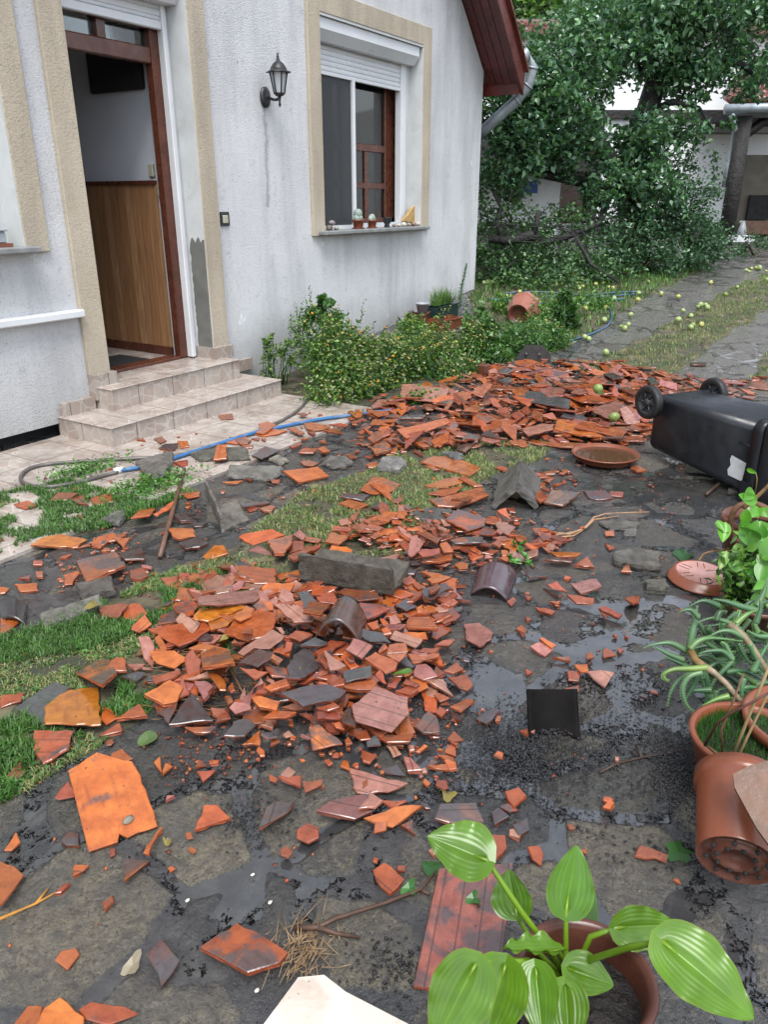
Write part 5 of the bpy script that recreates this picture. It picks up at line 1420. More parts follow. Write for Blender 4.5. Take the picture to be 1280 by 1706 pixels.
# saucers
p = at(1008, 768, .0); M_ = Matrix.Translation(p + Vector((0, 0, .006)))
e = empty('plant_saucer', p, 'big terracotta coloured saucer full of rain water', 'saucer')
b = MB(); b.lathe([(.0001, 0), (.165, 0), (.185, .012), (.197, .042), (.206, .044), (.206, .050), (.194, .050), (.180, .018), (.16, .010), (.0001, .010)], M_, 56); b.build('dish', MT['terra'], e)
wm = N('murky_water'); wm.set(Base_Color=(.075, .035, .02), Roughness=.03, Normal=wm.bump(wm.noise(wm.coord('World'), 30, 2), .05, .003)); MT['murk'] = wm.m
b = MB(); b.lathe([(.0001, .030), (.186, .030)], M_, 40); b.build('water', MT['murk'], e)
p = at(1168, 968, .0); M_ = Matrix.Translation(p + Vector((0, 0, .004))) @ Matrix.Rotation(rad(3), 4, 'X')
e = empty('plant_saucer', p, 'upturned brown saucer with a sky sheened wet ribbed base', 'saucer')
b = MB(); b.lathe([(.137, .0), (.139, .004), (.134, .007), (.118, .036), (.108, .038), (.105, .030), (.0001, .028)], M_, 56); b.build('dish', MT['terra'], e)
b = MB(); b.lathe([(.107, .0375), (.104, .0345), (.0001, .0345)], M_, 48); b.build('base_disc', MT['pinkdisc'], e)
b = MB()
for k in range(6):
    q = math.pi / 3 * k + .28
    for s in (-.013, .013):
        d_ = Vector((math.cos(q), math.sin(q), 0)); t_ = Vector((-d_.y, d_.x, 0)) * s
        b.tube([M_ @ (d_ * .052 + t_ + Vector((0, 0, .0350))), M_ @ (d_ * .099 + t_ + Vector((0, 0, .0350)))], .0017, 5)
b.build('rib', MT['brownpot'], e)

# wheelie bin, lying on its front with the wheels in the air
wn = at(1068, 764, 0.0); a_ = (FW * -.91 + RT * .41); b_ = (RT * .91 + FW * .41)     # a_: from base towards lid; b_: across the axle
def BP(a, c, z): return wn + a_ * a + b_ * c + Vector((0, 0, z))
bin_ = empty('wheelie_bin', BP(.45, .24, 0), 'dark grey wheelie bin fallen over on its front', 'bin')
def rrect(a, c0, c1, z0, z1, r, n=6):
    o = []
    for (cx, cz, q0) in ((c1 - r, z1 - r, 0), (c0 + r, z1 - r, 90), (c0 + r, z0 + r, 180), (c1 - r, z0 + r, 270)):
        for k in range(n + 1): q = rad(q0 + 90 * k / n); o.append(BP(a, cx + r * math.cos(q), cz + r * math.sin(q)))
    return o
def loft(b, secs, cap=True):
    n = len(secs[0]); v = [p for s in secs for p in s]; f = [(i * n + k, i * n + (k + 1) % n, (i + 1) * n + (k + 1) % n, (i + 1) * n + k) for i in range(len(secs) - 1) for k in range(n)]
    if cap: f += [tuple(range(n)), tuple(range(len(v) - 1, len(v) - n - 1, -1))]
    b.add(v, f, 0, True)
b = MB(); S_ = []
for a, inset in ((0, .02), (.012, .004), (.03, 0), (.80, 0)):
    k = a / .93; z0 = .055 * (1 - k) ** 1.0 * 0 + .045 * (1 - k); S_.append(rrect(a, .045 - .04 * k + inset, .435 + .04 * k - inset, z0 + .02 + inset, .405 + .02 * k - inset, .045))
loft(b, S_); b.build('body', MT['bin'], bin_)
b = MB(); loft(b, [rrect(.80, -.004, .484, .03, .432, .05), rrect(.802, -.022, .502, .015, .45, .055), rrect(.862, -.026, .506, .012, .452, .055), rrect(.866, -.012, .492, .02, .44, .05)]); b.build('collar', MT['bin'], bin_)
b = MB(); loft(b, [rrect(.868, -.02, .50, .010, .47, .06), rrect(.90, -.03, .51, .003, .48, .07), rrect(.935, -.02, .50, .012, .47, .07), rrect(.96, .02, .46, .05, .43, .07)]); b.build('lid', MT['bin'], bin_)
b = MB(); b.tube([BP(.90, .03, .50), BP(.90, .45, .50)], .016, 10)
for c in (.05, .24, .43): b.tube([BP(.87, c, .46), BP(.90, c, .50)], .018, 8)
b.build('handle', MT['bin'], bin_)
b = MB(); b.tube([BP(.045, -.03, .375), BP(.045, .51, .375)], .010, 10); b.build('axle', MT['rust'], bin_)
for c, sgn in ((-.035, -1), (.485, 1)):
    Mw = Matrix.Translation(BP(.045, c, .375)) @ b_.to_track_quat('Z', 'Y').to_matrix().to_4x4()
    b = MB(); b.lathe([(.072, -.024), (.088, -.026), (.099, -.020), (.102, -.008), (.102, .008), (.099, .020), (.088, .026), (.072, .024), (.072, -.024)], Mw, 40); wh = b.build('wheel', MT['tyre'], bin_)
    b = MB(); b.lathe([(.073, -.018), (.066, -.020), (.064, -.006), (.024, -.006), (.022, -.022), (.0001, -.024)], Mw, 30); b.lathe([(.073, .018), (.066, .020), (.064, .006), (.024, .006), (.022, .022), (.0001, .024)], Mw, 30)
    for k in range(6):
        q = k * math.pi / 3; b.tube([Mw @ Vector((.02 * math.cos(q), .02 * math.sin(q), -.012)), Mw @ Vector((.068 * math.cos(q), .068 * math.sin(q), -.012))], .006, 6)
    b.build('hub', simple('hub_plastic', (.03, .032, .036), .45, .1, 5, .05, .001), wh)
    b = MB(); b.tube([BP(.045, c - sgn * .03, .375), BP(.045, c - sgn * .075, .375)], .03, 12); b.build('axle_bracket', MT['bin'], bin_)
# foot bracket by the collar, torn sticker, small rib
b = MB()
q = [BP(.79, -.03, .005), BP(.86, -.03, .005), BP(.86, .06, .005), BP(.79, .06, .005)]; b.add(q + [p + Vector((0, 0, .11)) for p in q], [(0, 1, 2, 3), (4, 5, 6, 7), (0, 1, 5, 4), (1, 2, 6, 5), (2, 3, 7, 6), (3, 0, 4, 7)]); b.build('lift_bracket', MT['bin'], bin_)
b = MB(); pts2 = [(.665, .10), (.765, .095), (.772, .20), (.668, .215), (.66, .19), (.672, .16), (.655, .13)]
def sidec(a): return .045 - .04 * a / .93 - .0025
v = [BP(a, sidec(a), z) for a, z in pts2]; b.add(v, [tuple(range(len(v)))]); b.add([p - b_ * .001 for p in v], [tuple(range(len(v)))]); b.build('torn_sticker', MT['paper'], bin_)
b = MB(); b.tube([BP(.70, sidec(.70), .30), BP(.785, sidec(.785), .295)], .004, 6); b.build('moulded_rib', MT['bin'], bin_)

# hoses and rods
def hose(name, pts, r, mtl, label, cat, lift=.0, extra=None):
    P = [at(p[0], p[1], r + lift + .006) for p in pts]; out = []
    for i in range(len(P) - 1):
        p0, p1, p2, p3 = P[max(i - 1, 0)], P[i], P[i + 1], P[min(i + 2, len(P) - 1)]
        for k in range(6):
            t = k / 6; out.append(.5 * ((2 * p1) + (p2 - p0) * t + (2 * p0 - 5 * p1 + 4 * p2 - p3) * t * t + (3 * p1 - p0 - 3 * p2 + p3) * t ** 3))
    out.append(P[-1]); b = MB(); b.tube(out, r, 10); return b.build(name, mtl, label=label, cat=cat)
hose('garden_hose', [(522, 652), (500, 680), (470, 700), (420, 722), (370, 738), (300, 758), (180, 766), (90, 772), (50, 780), (34, 794), (42, 806), (80, 811), (130, 803), (196, 786)], .011, MT['hose'], 'grey brown garden hose looping over the cream terrace', 'hose')
hose('blue_pipe', [(196, 784), (250, 775), (330, 750), (420, 722), (470, 711), (530, 699), (600, 690), (680, 680)], .0125, MT['bluepl'], 'blue water pipe running along the terrace edge', 'pipe', .002)
b = MB(); p, q = at(190, 785.5, .02), at(204, 782, .02); b.tube([p, q], .019, 12); b.tube([p.lerp(q, .3), p.lerp(q, .5)], .022, 12); b.build('hose_connector', MT['white'], label='white connector joining the hose to the blue pipe', cat='connector')
hose('back_hose', [(938, 574), (955, 566), (975, 560), (1000, 550), (1015, 540), (1020, 526), (1018, 515)], .011, MT['bluegrey'], 'grey blue hose curving beside the far garden path', 'hose')
hose('teal_hose', [(840, 489), (880, 486), (930, 488), (975, 492), (1020, 488), (1060, 486), (1068, 489), (1020, 493), (960, 497), (900, 492)], .010, MT['bluegrey'], 'blue hose looped on the grass among the apples', 'hose')
hose('green_hose', [(815, 498), (870, 503), (930, 507), (990, 503), (1040, 498)], .012, MT['teal'], 'dark teal hose lying in the garden behind the tipped pot', 'hose')
b = MB(); b.tube([at(266, 928, .012), at(285, 860, .03), at(307, 781, .015)], [.0115, .012, .010], 9); b.build('wooden_pole', MT['rust'], label='brown round pole lying across the paving and grass', cat='pole')
b = MB(); b.tube([at(1177, 824, .012), at(1199, 806, .03)], .009, 6); b.c = [(.6, .5, .45, 1)] * len(b.v); b.build('wood_stick', MT['twig'], label='short dark wooden stick on mud in front of the bin', cat='stick')
def stalks(name, segs, mtl, label, cat, tint=(1, 1, 1), r=.003, **k):
    b = MB()
    for s in segs:
        pts = [at(p[0], p[1], p[2] if len(p) > 2 else .006) for p in s]; n = len(pts); b.tube(pts, [r * (1.2 - .7 * i / max(1, n - 1)) for i in range(n)], 6)
    tinted(b, tint); return b.build(name, mtl, label=label, cat=cat, **k)
stalks('dried_stalk', [[(920, 888), (950, 890), (975, 880), (990, 862), (1010, 856), (1045, 854), (1083, 853)], [(915, 893), (945, 889), (972, 882), (986, 866)], [(925, 896), (955, 893), (978, 880)], [(975, 880, .02), (990, 866, .03), (1030, 860, .02)]], MT['twig'], 'pale dried plant stalks on the wet paving', 'stalk', (4.5, 4.6, 4.2), .006)
stalks('forked_twig', [[(490, 1546, .015), (530, 1545, .03), (560, 1530, .03), (640, 1505, .02), (700, 1482, .012), (728, 1450, .01)], [(530, 1545, .03), (560, 1555, .02), (600, 1562, .01)], [(700, 1482), (716, 1490, .01)]], MT['twig'], 'brown forked twig lying over the wet flagstones', 'twig', (.9, .8, .8), .006)
stalks('straw', [[(-10, 1535), (60, 1505), (105, 1480)], [(60, 1505), (80, 1480)]], MT['twig'], 'yellow straw stem on the flagstones near the camera'.replace(' near the camera', ' below the whole tile'), 'straw', (4.5, 3.6, .8), .0035)
segs = []
rr = random.Random(9)
for k in range(120):
    x0, y0 = 500 + rr.gauss(0, 26), 1588 + rr.gauss(0, 22); an = rr.gauss(-1.0, .6) + (3.1 if rr.random() < .3 else 0); L = rr.uniform(8, 62); segs.append([(x0, y0, .008 + rr.random() * .02), (x0 + L * math.cos(an), y0 + L * math.sin(an), .006 + rr.random() * .02)])
stalks('straw_tuft', segs, MT['twig'], 'tangle of pale straw and dead grass on the flagstones', 'straw', (3.2, 3.6, 3.0), .0011)
stalks('thin_twig', [[(1000, 1287), (1030, 1272), (1070, 1262), (1110, 1255), (1152, 1247)], [(1070, 1262), (1060, 1240)]], MT['twig'], 'thin dark twig by the black grit', 'twig', (.5, .45, .4), .0035)
stalks('grass_twig', [[(380, 1112, .03), (392, 1130, .05), (405, 1155, .03), (422, 1180, .02)], [(225, 1092, .01), (300, 1090, .02), (335, 1090, .02)], [(260, 1180), (330, 1177), (400, 1200), (440, 1180)]], MT['twig'], 'bent tan twigs over the grass end of the near heap', 'twig', (2.2, 1.8, 1.3), .0035)
segs = []
for k in range(150):
    x0, y0 = rr.uniform(230, 420), rr.uniform(1050, 1200); an = rr.uniform(-.6, .6); L = rr.uniform(8, 50); segs.append([(x0, y0, .01 + rr.random() * .03), (x0 + L * math.cos(an), y0 + L * math.sin(an) * .6, .01 + rr.random() * .03)])
for k in range(240):
    x0, y0 = rr.uniform(430, 800), rr.uniform(770, 960); an = rr.uniform(-.9, .9); L = rr.uniform(6, 26); segs.append([(x0, y0, .01 + rr.random() * .02), (x0 + L * math.cos(an), y0 + L * math.sin(an) * .6, .01 + rr.random() * .02)])
ls = stalks('loose_straw', segs, MT['twig'], 'loose dry straw strewn over the grass strips', None, (2.4, 2.2, 1.3), .0012); ls['kind'] = 'stuff'

# details on the whole tile
wt = [o for o in bpy.data.objects if o.get('label', '').startswith('whole orange roof tile')][0]
b = MB(); b.tube([at(161, 1258, .0185), at(180, 1330, .0185), at(197, 1390, .0185)], .0013, 5); b.build('groove', MT['dark'], wt)
for (px, py) in [(143, 1306), (183, 1314), (216, 1304), (228, 1366)]:
    b = MB(); b.ball(at(px, py, .017), .0042, 8, (1.2, .8, .5)); b.build('nail_hole', MT['dark'], wt)
b = MB(); b.ball(at(213, 1366, .028), .014, 12, (1.2, .8, .6), 0, .5); tinted(b, (.7, .65, .55)); b.build('pebble', MT['stone'], label='ridged grey pebble resting on the whole orange tile', cat='pebble')
for i_, (px, py) in enumerate([(421, 1457), (450, 1503), (428, 1650), (312, 1500)]):
    b = MB(); b.ball(at(px, py, .003), .0045, 8, (1.3, .9, .5), 0, .4); tinted(b, (3, 3, 2.8)); b.build('white_chip', MT['stone'], label='tiny white stone chip on the wet flagstones', cat='stone chip', group='white chips on the flagstones')
# fallen leaves
def flat_leaf(name, px, py, L, wd, ang, col, label, lift=.012, lobes=0, fn=None):
    c = at(px, py, lift, fn or gz); n = 14; v = []; 
    for i in range(n):
        t = i / n * 2 * math.pi; r = 1 + (.28 * math.cos(lobes * t) if lobes else 0)
        x = math.cos(t) * L * .5 * r; y = math.sin(t) * wd * .5 * r * (1 - .25 * math.cos(t))
        v.append(c + Vector((x * math.cos(ang) - y * math.sin(ang), x * math.sin(ang) + y * math.cos(ang), .006 * math.sin(2 * t) + abs(y) * .18)))
    b = MB(); b.add([c] + v, [(0, 1 + i, 1 + (i + 1) % n) for i in range(n)], 0, False, (col[0] * .62, col[1] * .55, col[2] * .7, 1)); mt = MT['leaf']
    if any(w in label for w in ('yellow', 'tan ', 'cream', 'pale small')):
        q = (.42, .36, .25) if 'cream' in label else (.22, .15, .07) if 'tan ' in label else (.33, .27, .07); b.c = [(q[0], q[1], q[2], 1)] * len(b.v); mt = MT['flower']
    return b.build(name, mt, label=label, cat='leaf', group='fallen leaves')
flat_leaf('fallen_leaf', 247, 1231, .07, .055, .3, (2.6, 2.3, 2.2), 'pale green fallen leaf at the edge of the near heap')
flat_leaf('fallen_leaf', 192, 1325, .022, .02, 0, (.8, 1.6, .5), 'tiny green leaf on the whole orange tile', .03)
flat_leaf('fallen_leaf', 490, 1112, .07, .03, .9, (5, 3.4, 2.2), 'pale yellow leaf on the dark curved shard', .10, 3)
flat_leaf('fallen_leaf', 668, 1121, .08, .022, -.6, (1.6, 2.2, .6), 'long bright green leaf on brick red shards', .10)
flat_leaf('fallen_leaf', 370, 1065, .06, .03, 0, (4, 3.2, .7), 'yellow green leaf between orange shards of the near heap', .05)
flat_leaf('fallen_leaf', 243, 1082, .08, .04, .5, (4.5, 2.4, 1.3), 'tan curled dead leaf on the grass by the heap', .03, 3)
flat_leaf('fallen_leaf', 155, 1008, .06, .05, .8, (3.2, 3.0, .8), 'yellow green leaf on the long concrete slab', .045, 3)
flat_leaf('fallen_leaf', 221, 1607, .06, .03, .4, (6, 4.6, 3.8), 'cream dead leaf between two orange shards on the flagstones', .01, 3)
flat_leaf('fallen_leaf', 746, 1324, .05, .035, 1.2, (4, 2.6, .6), 'yellow leaf at the edge of the small puddle', .01, 3)
flat_leaf('fallen_leaf', 278, 1400, .035, .018, 1.2, (3, 2.8, 1.8), 'pale small leaf right of the whole orange tile'.replace(' right of', ' beside'), .01)
flat_leaf('fallen_leaf', 1132, 1420, .07, .06, .2, (.9, 1.5, .9), 'crumpled green lobed leaf beside the lying pot', .01, 5)
flat_leaf('fallen_leaf', 1140, 925, .12, .08, .2, (.7, 1.2, .9), 'large wet dark green leaf above the upturned saucer'.replace(' above', ' behind'), .012, 4)
flat_leaf('fallen_leaf', 718, 1445, .05, .045, 1.2, (.7, 1.3, .8), 'round dark green leaf behind the top hosta leaf', .01)
flat_leaf('fallen_leaf', 683, 1480, .05, .03, .2, (1.2, 2.2, 1.2), 'small green leaf at the twig end', .01, 3)
flat_leaf('fallen_leaf', 790, 1497, .04, .03, .2, (1.2, 2.0, 1.2), 'small green leaf scrap on the paving by the ribbed tile', .02, 3)

# white patterned tile slab at the bottom edge: top of a low tiled pier
zt_ = .34
P = [atplane(*q, Vector((0, 0, zt_)), Vector((0, 0, 1))) for q in [(425, 1725), (497, 1628), (540, 1624), (576, 1652), (712, 1722), (720, 1900), (380, 1900)]]
b = MB(); v = list(P) + [p - Vector((0, 0, .010)) for p in P]; n = len(P); b.add(v, [tuple(range(n)), tuple(range(2 * n - 1, n - 1, -1))] + [(i, i + n, (i + 1) % n + n, (i + 1) % n) for i in range(n)])
e = empty('tiled_pier', (sum(P, Vector()) / n).xy.to_3d(), 'low pier topped with a pale stone patterned ceramic tile, one corner broken', 'pier')
b.build('top_tile', MT['slabtile'], e)
b = MB(); cc = sum(P, Vector()) / n; Q = [cc + (p - cc) * .90 for p in P]; v = [Vector((p.x, p.y, zt_ - .0105)) for p in Q] + [Vector((p.x, p.y, -.01)) for p in Q]; b.add(v, [tuple(range(n)), tuple(range(2 * n - 1, n - 1, -1))] + [(i, i + n, (i + 1) % n + n, (i + 1) % n) for i in range(n)]); tinted(b, (.9, .9, .9)); b.build('pier_body', MT['conc'], e)

# pots on the right
def pot_prof(r0, r1, h, rim=.012, rh=.03, t=.006): return [(.0001, 0), (r0, 0), (r1 - rim * .6, h - rh), (r1 + rim * .4, h - rh + .004), (r1 + rim, h - .004), (r1 + rim - .003, h), (r1 - t, h), (r1 - t - .004, h - rh), (r0 - t + (r1 - r0) * .6, h * .6)]
# hosta pot
pc = atplane(975, 1632, Vector((0, 0, .24)), Vector((0, 0, 1))); pc.z = 0
hp = empty('hosta', pc, 'broad leaved hosta in a round brown pot, wet glossy leaves', 'potted plant')
b = MB(); b.lathe([(.0001, .0), (.085, 0), (.108, .20), (.112, .205), (.120, .236), (.124, .243), (.120, .249), (.112, .247), (.104, .235), (.100, .18)], Matrix.Translation(pc), 56); b.build('pot', MT['brownpot'], hp)
b = MB(); nn = 40; v = [pc + Vector((0, 0, .19))]; f = []
for i in range(1, 9):
    for k in range(nn): q = 2 * math.pi * k / nn; r = .104 * i / 8; v.append(pc + Vector((r * math.cos(q), r * math.sin(q), .185 + .012 * mnoise.noise(Vector((r * 60 * math.cos(q), r * 60 * math.sin(q), 0))))))
for k in range(nn): f.append((0, 1 + k, 1 + (k + 1) % nn))
for i in range(7):
    for k in range(nn): f.append((1 + i * nn + k, 1 + (i + 1) * nn + k, 1 + (i + 1) * nn + (k + 1) % nn, 1 + i * nn + (k + 1) % nn))
b.add(v, f, 0, True); b.build('soil', MT['soil'], hp)
def hleaf(bpx, bt, tpx, tt, wd, roll=0.0, cup=.12, droop=.10, tint=(1, 1, 1), ribs=7, wavy=.0, stem=None):
    "one leaf blade: from its base to its tip, both photo positions with distances"
    B = att(bpx[0], bpx[1], bt); T = att(tpx[0], tpx[1], tt); ax = T - B; L = ax.length; ax.normalize()
    view = (B - Vector((0, 0, EYE))).normalized(); side = ax.cross(-view).normalized(); nrm = side.cross(ax).normalized()
    if nrm.dot(-view) < 0: nrm = -nrm
    Rm = Matrix.Rotation(roll, 3, ax); side = Rm @ side; nrm = Rm @ nrm
    nu, nv = 30, 48; v = []; f = []; c = []
    for i in range(nu + 1):
        u = i / nu
        w = wd * .5 * (math.sin(math.pi * min(1, u * 1.0) ** .62) ** .72 if 0 < u < 1 else .0) * (1 - .12 * u)
        for j in range(nv + 1):
            s = 2 * j / nv - 1
            heart = -.14 * L * (abs(s) ** 1.5) * max(0, 1 - u * 4) ** 1.2
            k = ribs * 1.5 * (1 - .25 * u); rib = .0008 * abs(math.sin(math.pi * (abs(s) * k * .5))) * min(1, u * 5) * (1 - u) ** .4
            mid = -.006 * math.exp(-(s * 7) ** 2) * (1 - u)
            edge = wavy * math.sin(u * 22 + (3 if s > 0 else 0)) * abs(s) ** 3
            z = cup * w * abs(s) ** 1.6 * 1.0 - droop * L * (u ** 2) + droop * L * .5 * u + rib + mid + edge
            v.append(B + ax * (u * L + heart) + side * (s * w) + nrm * z)
            g = .92 + .12 * mnoise.noise(Vector((u * 6, s * 3, wd * 90))) - .07 * (abs(math.sin(math.pi * abs(s) * k * .5)) < .22) * (abs(s) < .95) + (.2 * math.exp(-(s * 18) ** 2)) + (.1 if abs(s) > .965 else 0)
            ye = 1 + (.25 if abs(s) > .94 else 0)
            c.append((tint[0] * g * ye, tint[1] * g, tint[2] * g, 1))
    for i in range(nu):
        for j in range(nv): q = i * (nv + 1) + j; f.append((q, q + nv + 1, q + nv + 2, q + 1))
    b = MB(); b.add(v, f, 0, True); b.c = c; b.build('leaf', MT['hosta'], hp)
    if stem:
        pts = [att(*q) for q in stem] + [B + nrm * -.002]
        pts.append(B + ax * L * .25 + nrm * -.006); b = MB(); b.tube(pts, [.0055] * (len(pts) - 2) + [.0042, .001], 8); b.c = [(1.5, 1.25, 1.1, 1)] * len(b.v); b.build('leaf_stem', MT['hosta'], hp)
C0 = (950, 1640, 1.40)
hleaf((812, 1432), 1.34, (712, 1392), 1.36, .105, .25, .25, .06, (1.0, 1.0, 1), 8, .004, [C0, (915, 1580, 1.37), (870, 1520, 1.35)])
hleaf((860, 1524), 1.40, (848, 1448), 1.42, .082, -.35, .3, .05, (.85, .9, 1), 6, .001, [C0, (900, 1590, 1.42)])
hleaf((944, 1519), 1.38, (962, 1408), 1.40, .088, .15, .25, .03, (.8, .9, 1), 7, .001, [C0, (943, 1590, 1.38)])
hleaf((962, 1545), 1.50, (992, 1482), 1.54, .07, .7, .2, .05, (.45, .55, .7), 5, 0, [(948, 1640, 1.42), (955, 1580, 1.47)])
hleaf((1028, 1546), 1.36, (1128, 1540), 1.38, .078, .25, .25, .05, (1.0, 1.0, .9), 7, .004, [C0, (985, 1560, 1.37)])
hleaf((1106, 1568), 1.16, (1262, 1698), 1.10, .105, -.25, .22, .16, (1.0, 1.0, .8), 9, .003, [C0, (985, 1598, 1.30), (1050, 1578, 1.22)])
hleaf((930, 1582), 1.33, (834, 1580), 1.30, .05, .9, .5, .02, (1.0, 1.0, .8), 5, .006, [C0, (940, 1600, 1.36)])
hleaf((793, 1605), 1.16, (722, 1745), 1.13, .10, -.1, .28, .05, (1.0, 1.0, .9), 9, .002, [C0, (860, 1600, 1.30)])
hleaf((842, 1606), 1.20, (806, 1740), 1.17, .10, .1, .28, .04, (1.0, 1.0, .9), 9, .002, [C0, (880, 1600, 1.32)])
hleaf((892, 1612), 1.27, (905, 1730), 1.22, .075, .1, .3, .04, (.9, .95, .9), 7, .001, [C0, (915, 1615, 1.36)])
hleaf((943, 1640), 1.28, (950, 1750), 1.22, .072, -.1, .3, .04, (1.0, 1.0, .9), 7, .001, None)
hleaf((946, 1612), 1.30, (1024, 1642), 1.29, .070, -.2, .3, .05, (1.0, 1.0, .9), 6, .001, [C0, (950, 1622, 1.36)])
# lying pot
lp0 = att(1236, 1306, 1.84); lp1 = att(1228, 1434, 1.69); lp0.z = max(lp0.z, .15)
ax = (lp0 - lp1).normalized(); Ml = Matrix.Translation(lp1) @ ax.to_track_quat('Z', 'Y').to_matrix().to_4x4(); Lp = (lp0 - lp1).length
e = empty('lying_pot', (lp1.x, lp1.y, 0), 'orange plastic pot lying on its side with a cracked base', 'pot')
b = MB(); b.lathe([(.083, .0), (.085, .004), (.097, Lp * .84), (.104, Lp * .85), (.107, Lp * 1.02), (.100, Lp * 1.02), (.093, Lp * .8), (.080, .012)], Ml, 48); b.build('side', MT['terra'], e)
b = MB(); b.lathe([(.0001, .006), (.03, .007), (.032, .001), (.05, .001), (.052, .006), (.075, .006), (.079, .0), (.0832, .0)], Ml, 48)
b.build('base', MT['brownpot'], e)
b = MB()
for k in range(16):
    q = 2 * math.pi * k / 16 + .2; r = .062 if k % 2 else .042; c = Ml @ Vector((r * math.cos(q), r * math.sin(q), -.001)); b.ball(c, .0055, 8)
b.build('drain_hole', MT['dark'], e)
# slanting dark slab over the pot
c = att(1262, 1345, 1.60); Nn = (-(c - Vector((0, 0, EYE))).normalized() + Vector((0, 0, .6))).normalized(); P = [atplane(*q, c, Nn) for q in [(1222, 1290), (1250, 1275), (1300, 1262), (1330, 1400), (1300, 1432), (1262, 1380), (1225, 1312)]]
n = len(P); b = MB(); b.add(P + [p - Nn * .012 for p in P], [tuple(range(n)), tuple(range(2 * n - 1, n - 1, -1))] + [(i, i + n, (i + 1) % n + n, (i + 1) % n) for i in range(n)], 0, False, (.09, .036, .022, .5)); o = b.build('leaning_tile', MT['rust'], label='dirty brown tile piece leaning over the lying pot', cat='tile'); o.data.uv_layers.new(name='UVMap')
# pot with moss
mp = atplane(1254, 1226, Vector((0, 0, .19)), Vector((0, 0, 1))); mp.z = 0
moss = empty('moss_pot', mp, 'round brown pot full of fine green growth', 'potted plant')
b = MB(); b.lathe([(.0001, .0), (.11, 0), (.140, .145), (.146, .155), (.155, .176), (.157, .186), (.150, .190), (.140, .186), (.136, .15)], Matrix.Translation(mp), 56); b.build('pot', MT['terra'], moss)
b = MB(); b.lathe([(.0001, .172), (.09, .168), (.138, .160)], Matrix.Translation(mp), 30); b.build('soil', MT['soil'], moss)
V, Fq, T = [], [], []
for k in range(3600):
    r = .134 * math.sqrt(rng.random()); q = rng.random() * 6.283; x, y = mp.x + r * math.cos(q), mp.y + r * math.sin(q); h = rng.uniform(.012, .03); a = rng.random() * 6.28; l = rng.uniform(0, .014); w = .0012
    z = .165; dx, dy = math.cos(a), math.sin(a); V += [(x - dy * w, y + dx * w, z), (x + dy * w, y - dx * w, z), (x + dx * l, y + dy * l, z + h)]; Fq.append((3 * k, 3 * k + 1, 3 * k + 2)); g = rng.uniform(.4, 1.3); T += [(.55 * g, .95 * g, .5 * g, 1)] * 3
npmesh('moss', V, Fq, MT['grass'], T, moss)
def stick(name, pts, r, mtl, label, cat, tint=None, **k):
    b = MB(); P = [att(*q) for q in pts]; b.tube(P, r if isinstance(r, list) else [r * (1 - .2 * i / len(P)) for i in range(len(P))], 8)
    if tint: tinted(b, tint)
    return b.build(name, mtl, label=label, cat=cat, **k)
stick('bamboo_cane', [(1214, 1278, 1.93), (1240, 1215, 1.88), (1262, 1160, 1.84), (1295, 1080, 1.78)], .0042, MT['cane'], 'thicker bamboo cane stuck in the moss pot', 'cane', group='canes in the moss pot')
stick('bamboo_cane', [(1222, 1280, 1.93), (1246, 1228, 1.90), (1275, 1168, 1.87), (1300, 1120, 1.84)], .0036, MT['cane'], 'thinner bamboo cane in the moss pot, nearest the moss edge', 'cane', group='canes in the moss pot')
stick('dry_branch', [(1175, 1242, 1.95), (1195, 1206, 1.90), (1215, 1190, 1.86), (1250, 1172, 1.84), (1290, 1150, 1.82)], .0035, MT['twig'], 'brown dry branch bending over the moss pot rim', 'branch', (.9, .6, .6))
stick('dry_branch', [(1222, 1276, 1.93), (1205, 1262, 1.92), (1180, 1243, 1.95)], .003, MT['twig'], 'short grey twig inside the moss pot', 'branch', (2, 1.8, 1.4))
stick('dry_branch', [(1205, 1265, 1.93), (1203, 1215, 1.88), (1222, 1170, 1.86), (1240, 1122, 1.84)], .003, MT['twig'], 'upright pale brown twig rising from the moss pot', 'branch', (1.8, 1.5, 1.3))
# further terracotta pots
def plainpot(px, py, zt, r, h, label, mtl='terra', dark=True, tilt=0, sc=(1, 1)):
    p = atplane(px, py, Vector((0, 0, zt)), Vector((0, 0, 1))); p.z = zt - h; e = empty('flower_pot', p, label, 'pot'); M_ = Matrix.Translation(p) @ Matrix.Rotation(tilt, 4, 'Y')
    b = MB(); b.lathe([(.0001, 0), (r * .72, 0), (r * .95, h * .84), (r * 1.02, h * .85), (r * 1.05, h), (r * .97, h), (r * .9, h * .8)], M_, 40); b.build('pot', MT[mtl], e)
    b = MB(); b.lathe([(.0001, h * .80), (r * .93, h * .78)], M_, 30); b.build('soil', MT['soil'], e); return e, p
e1, pv = plainpot(1262, 862, .26, .135, .25, 'wide brown pot holding a trailing vine in front of the bin', 'brownpot')
e2, pa2 = plainpot(1352, 1200, .22, .16, .22, 'reddish pot under the aloe stems at the picture side'.replace(' at the picture side', ''), 'terra')
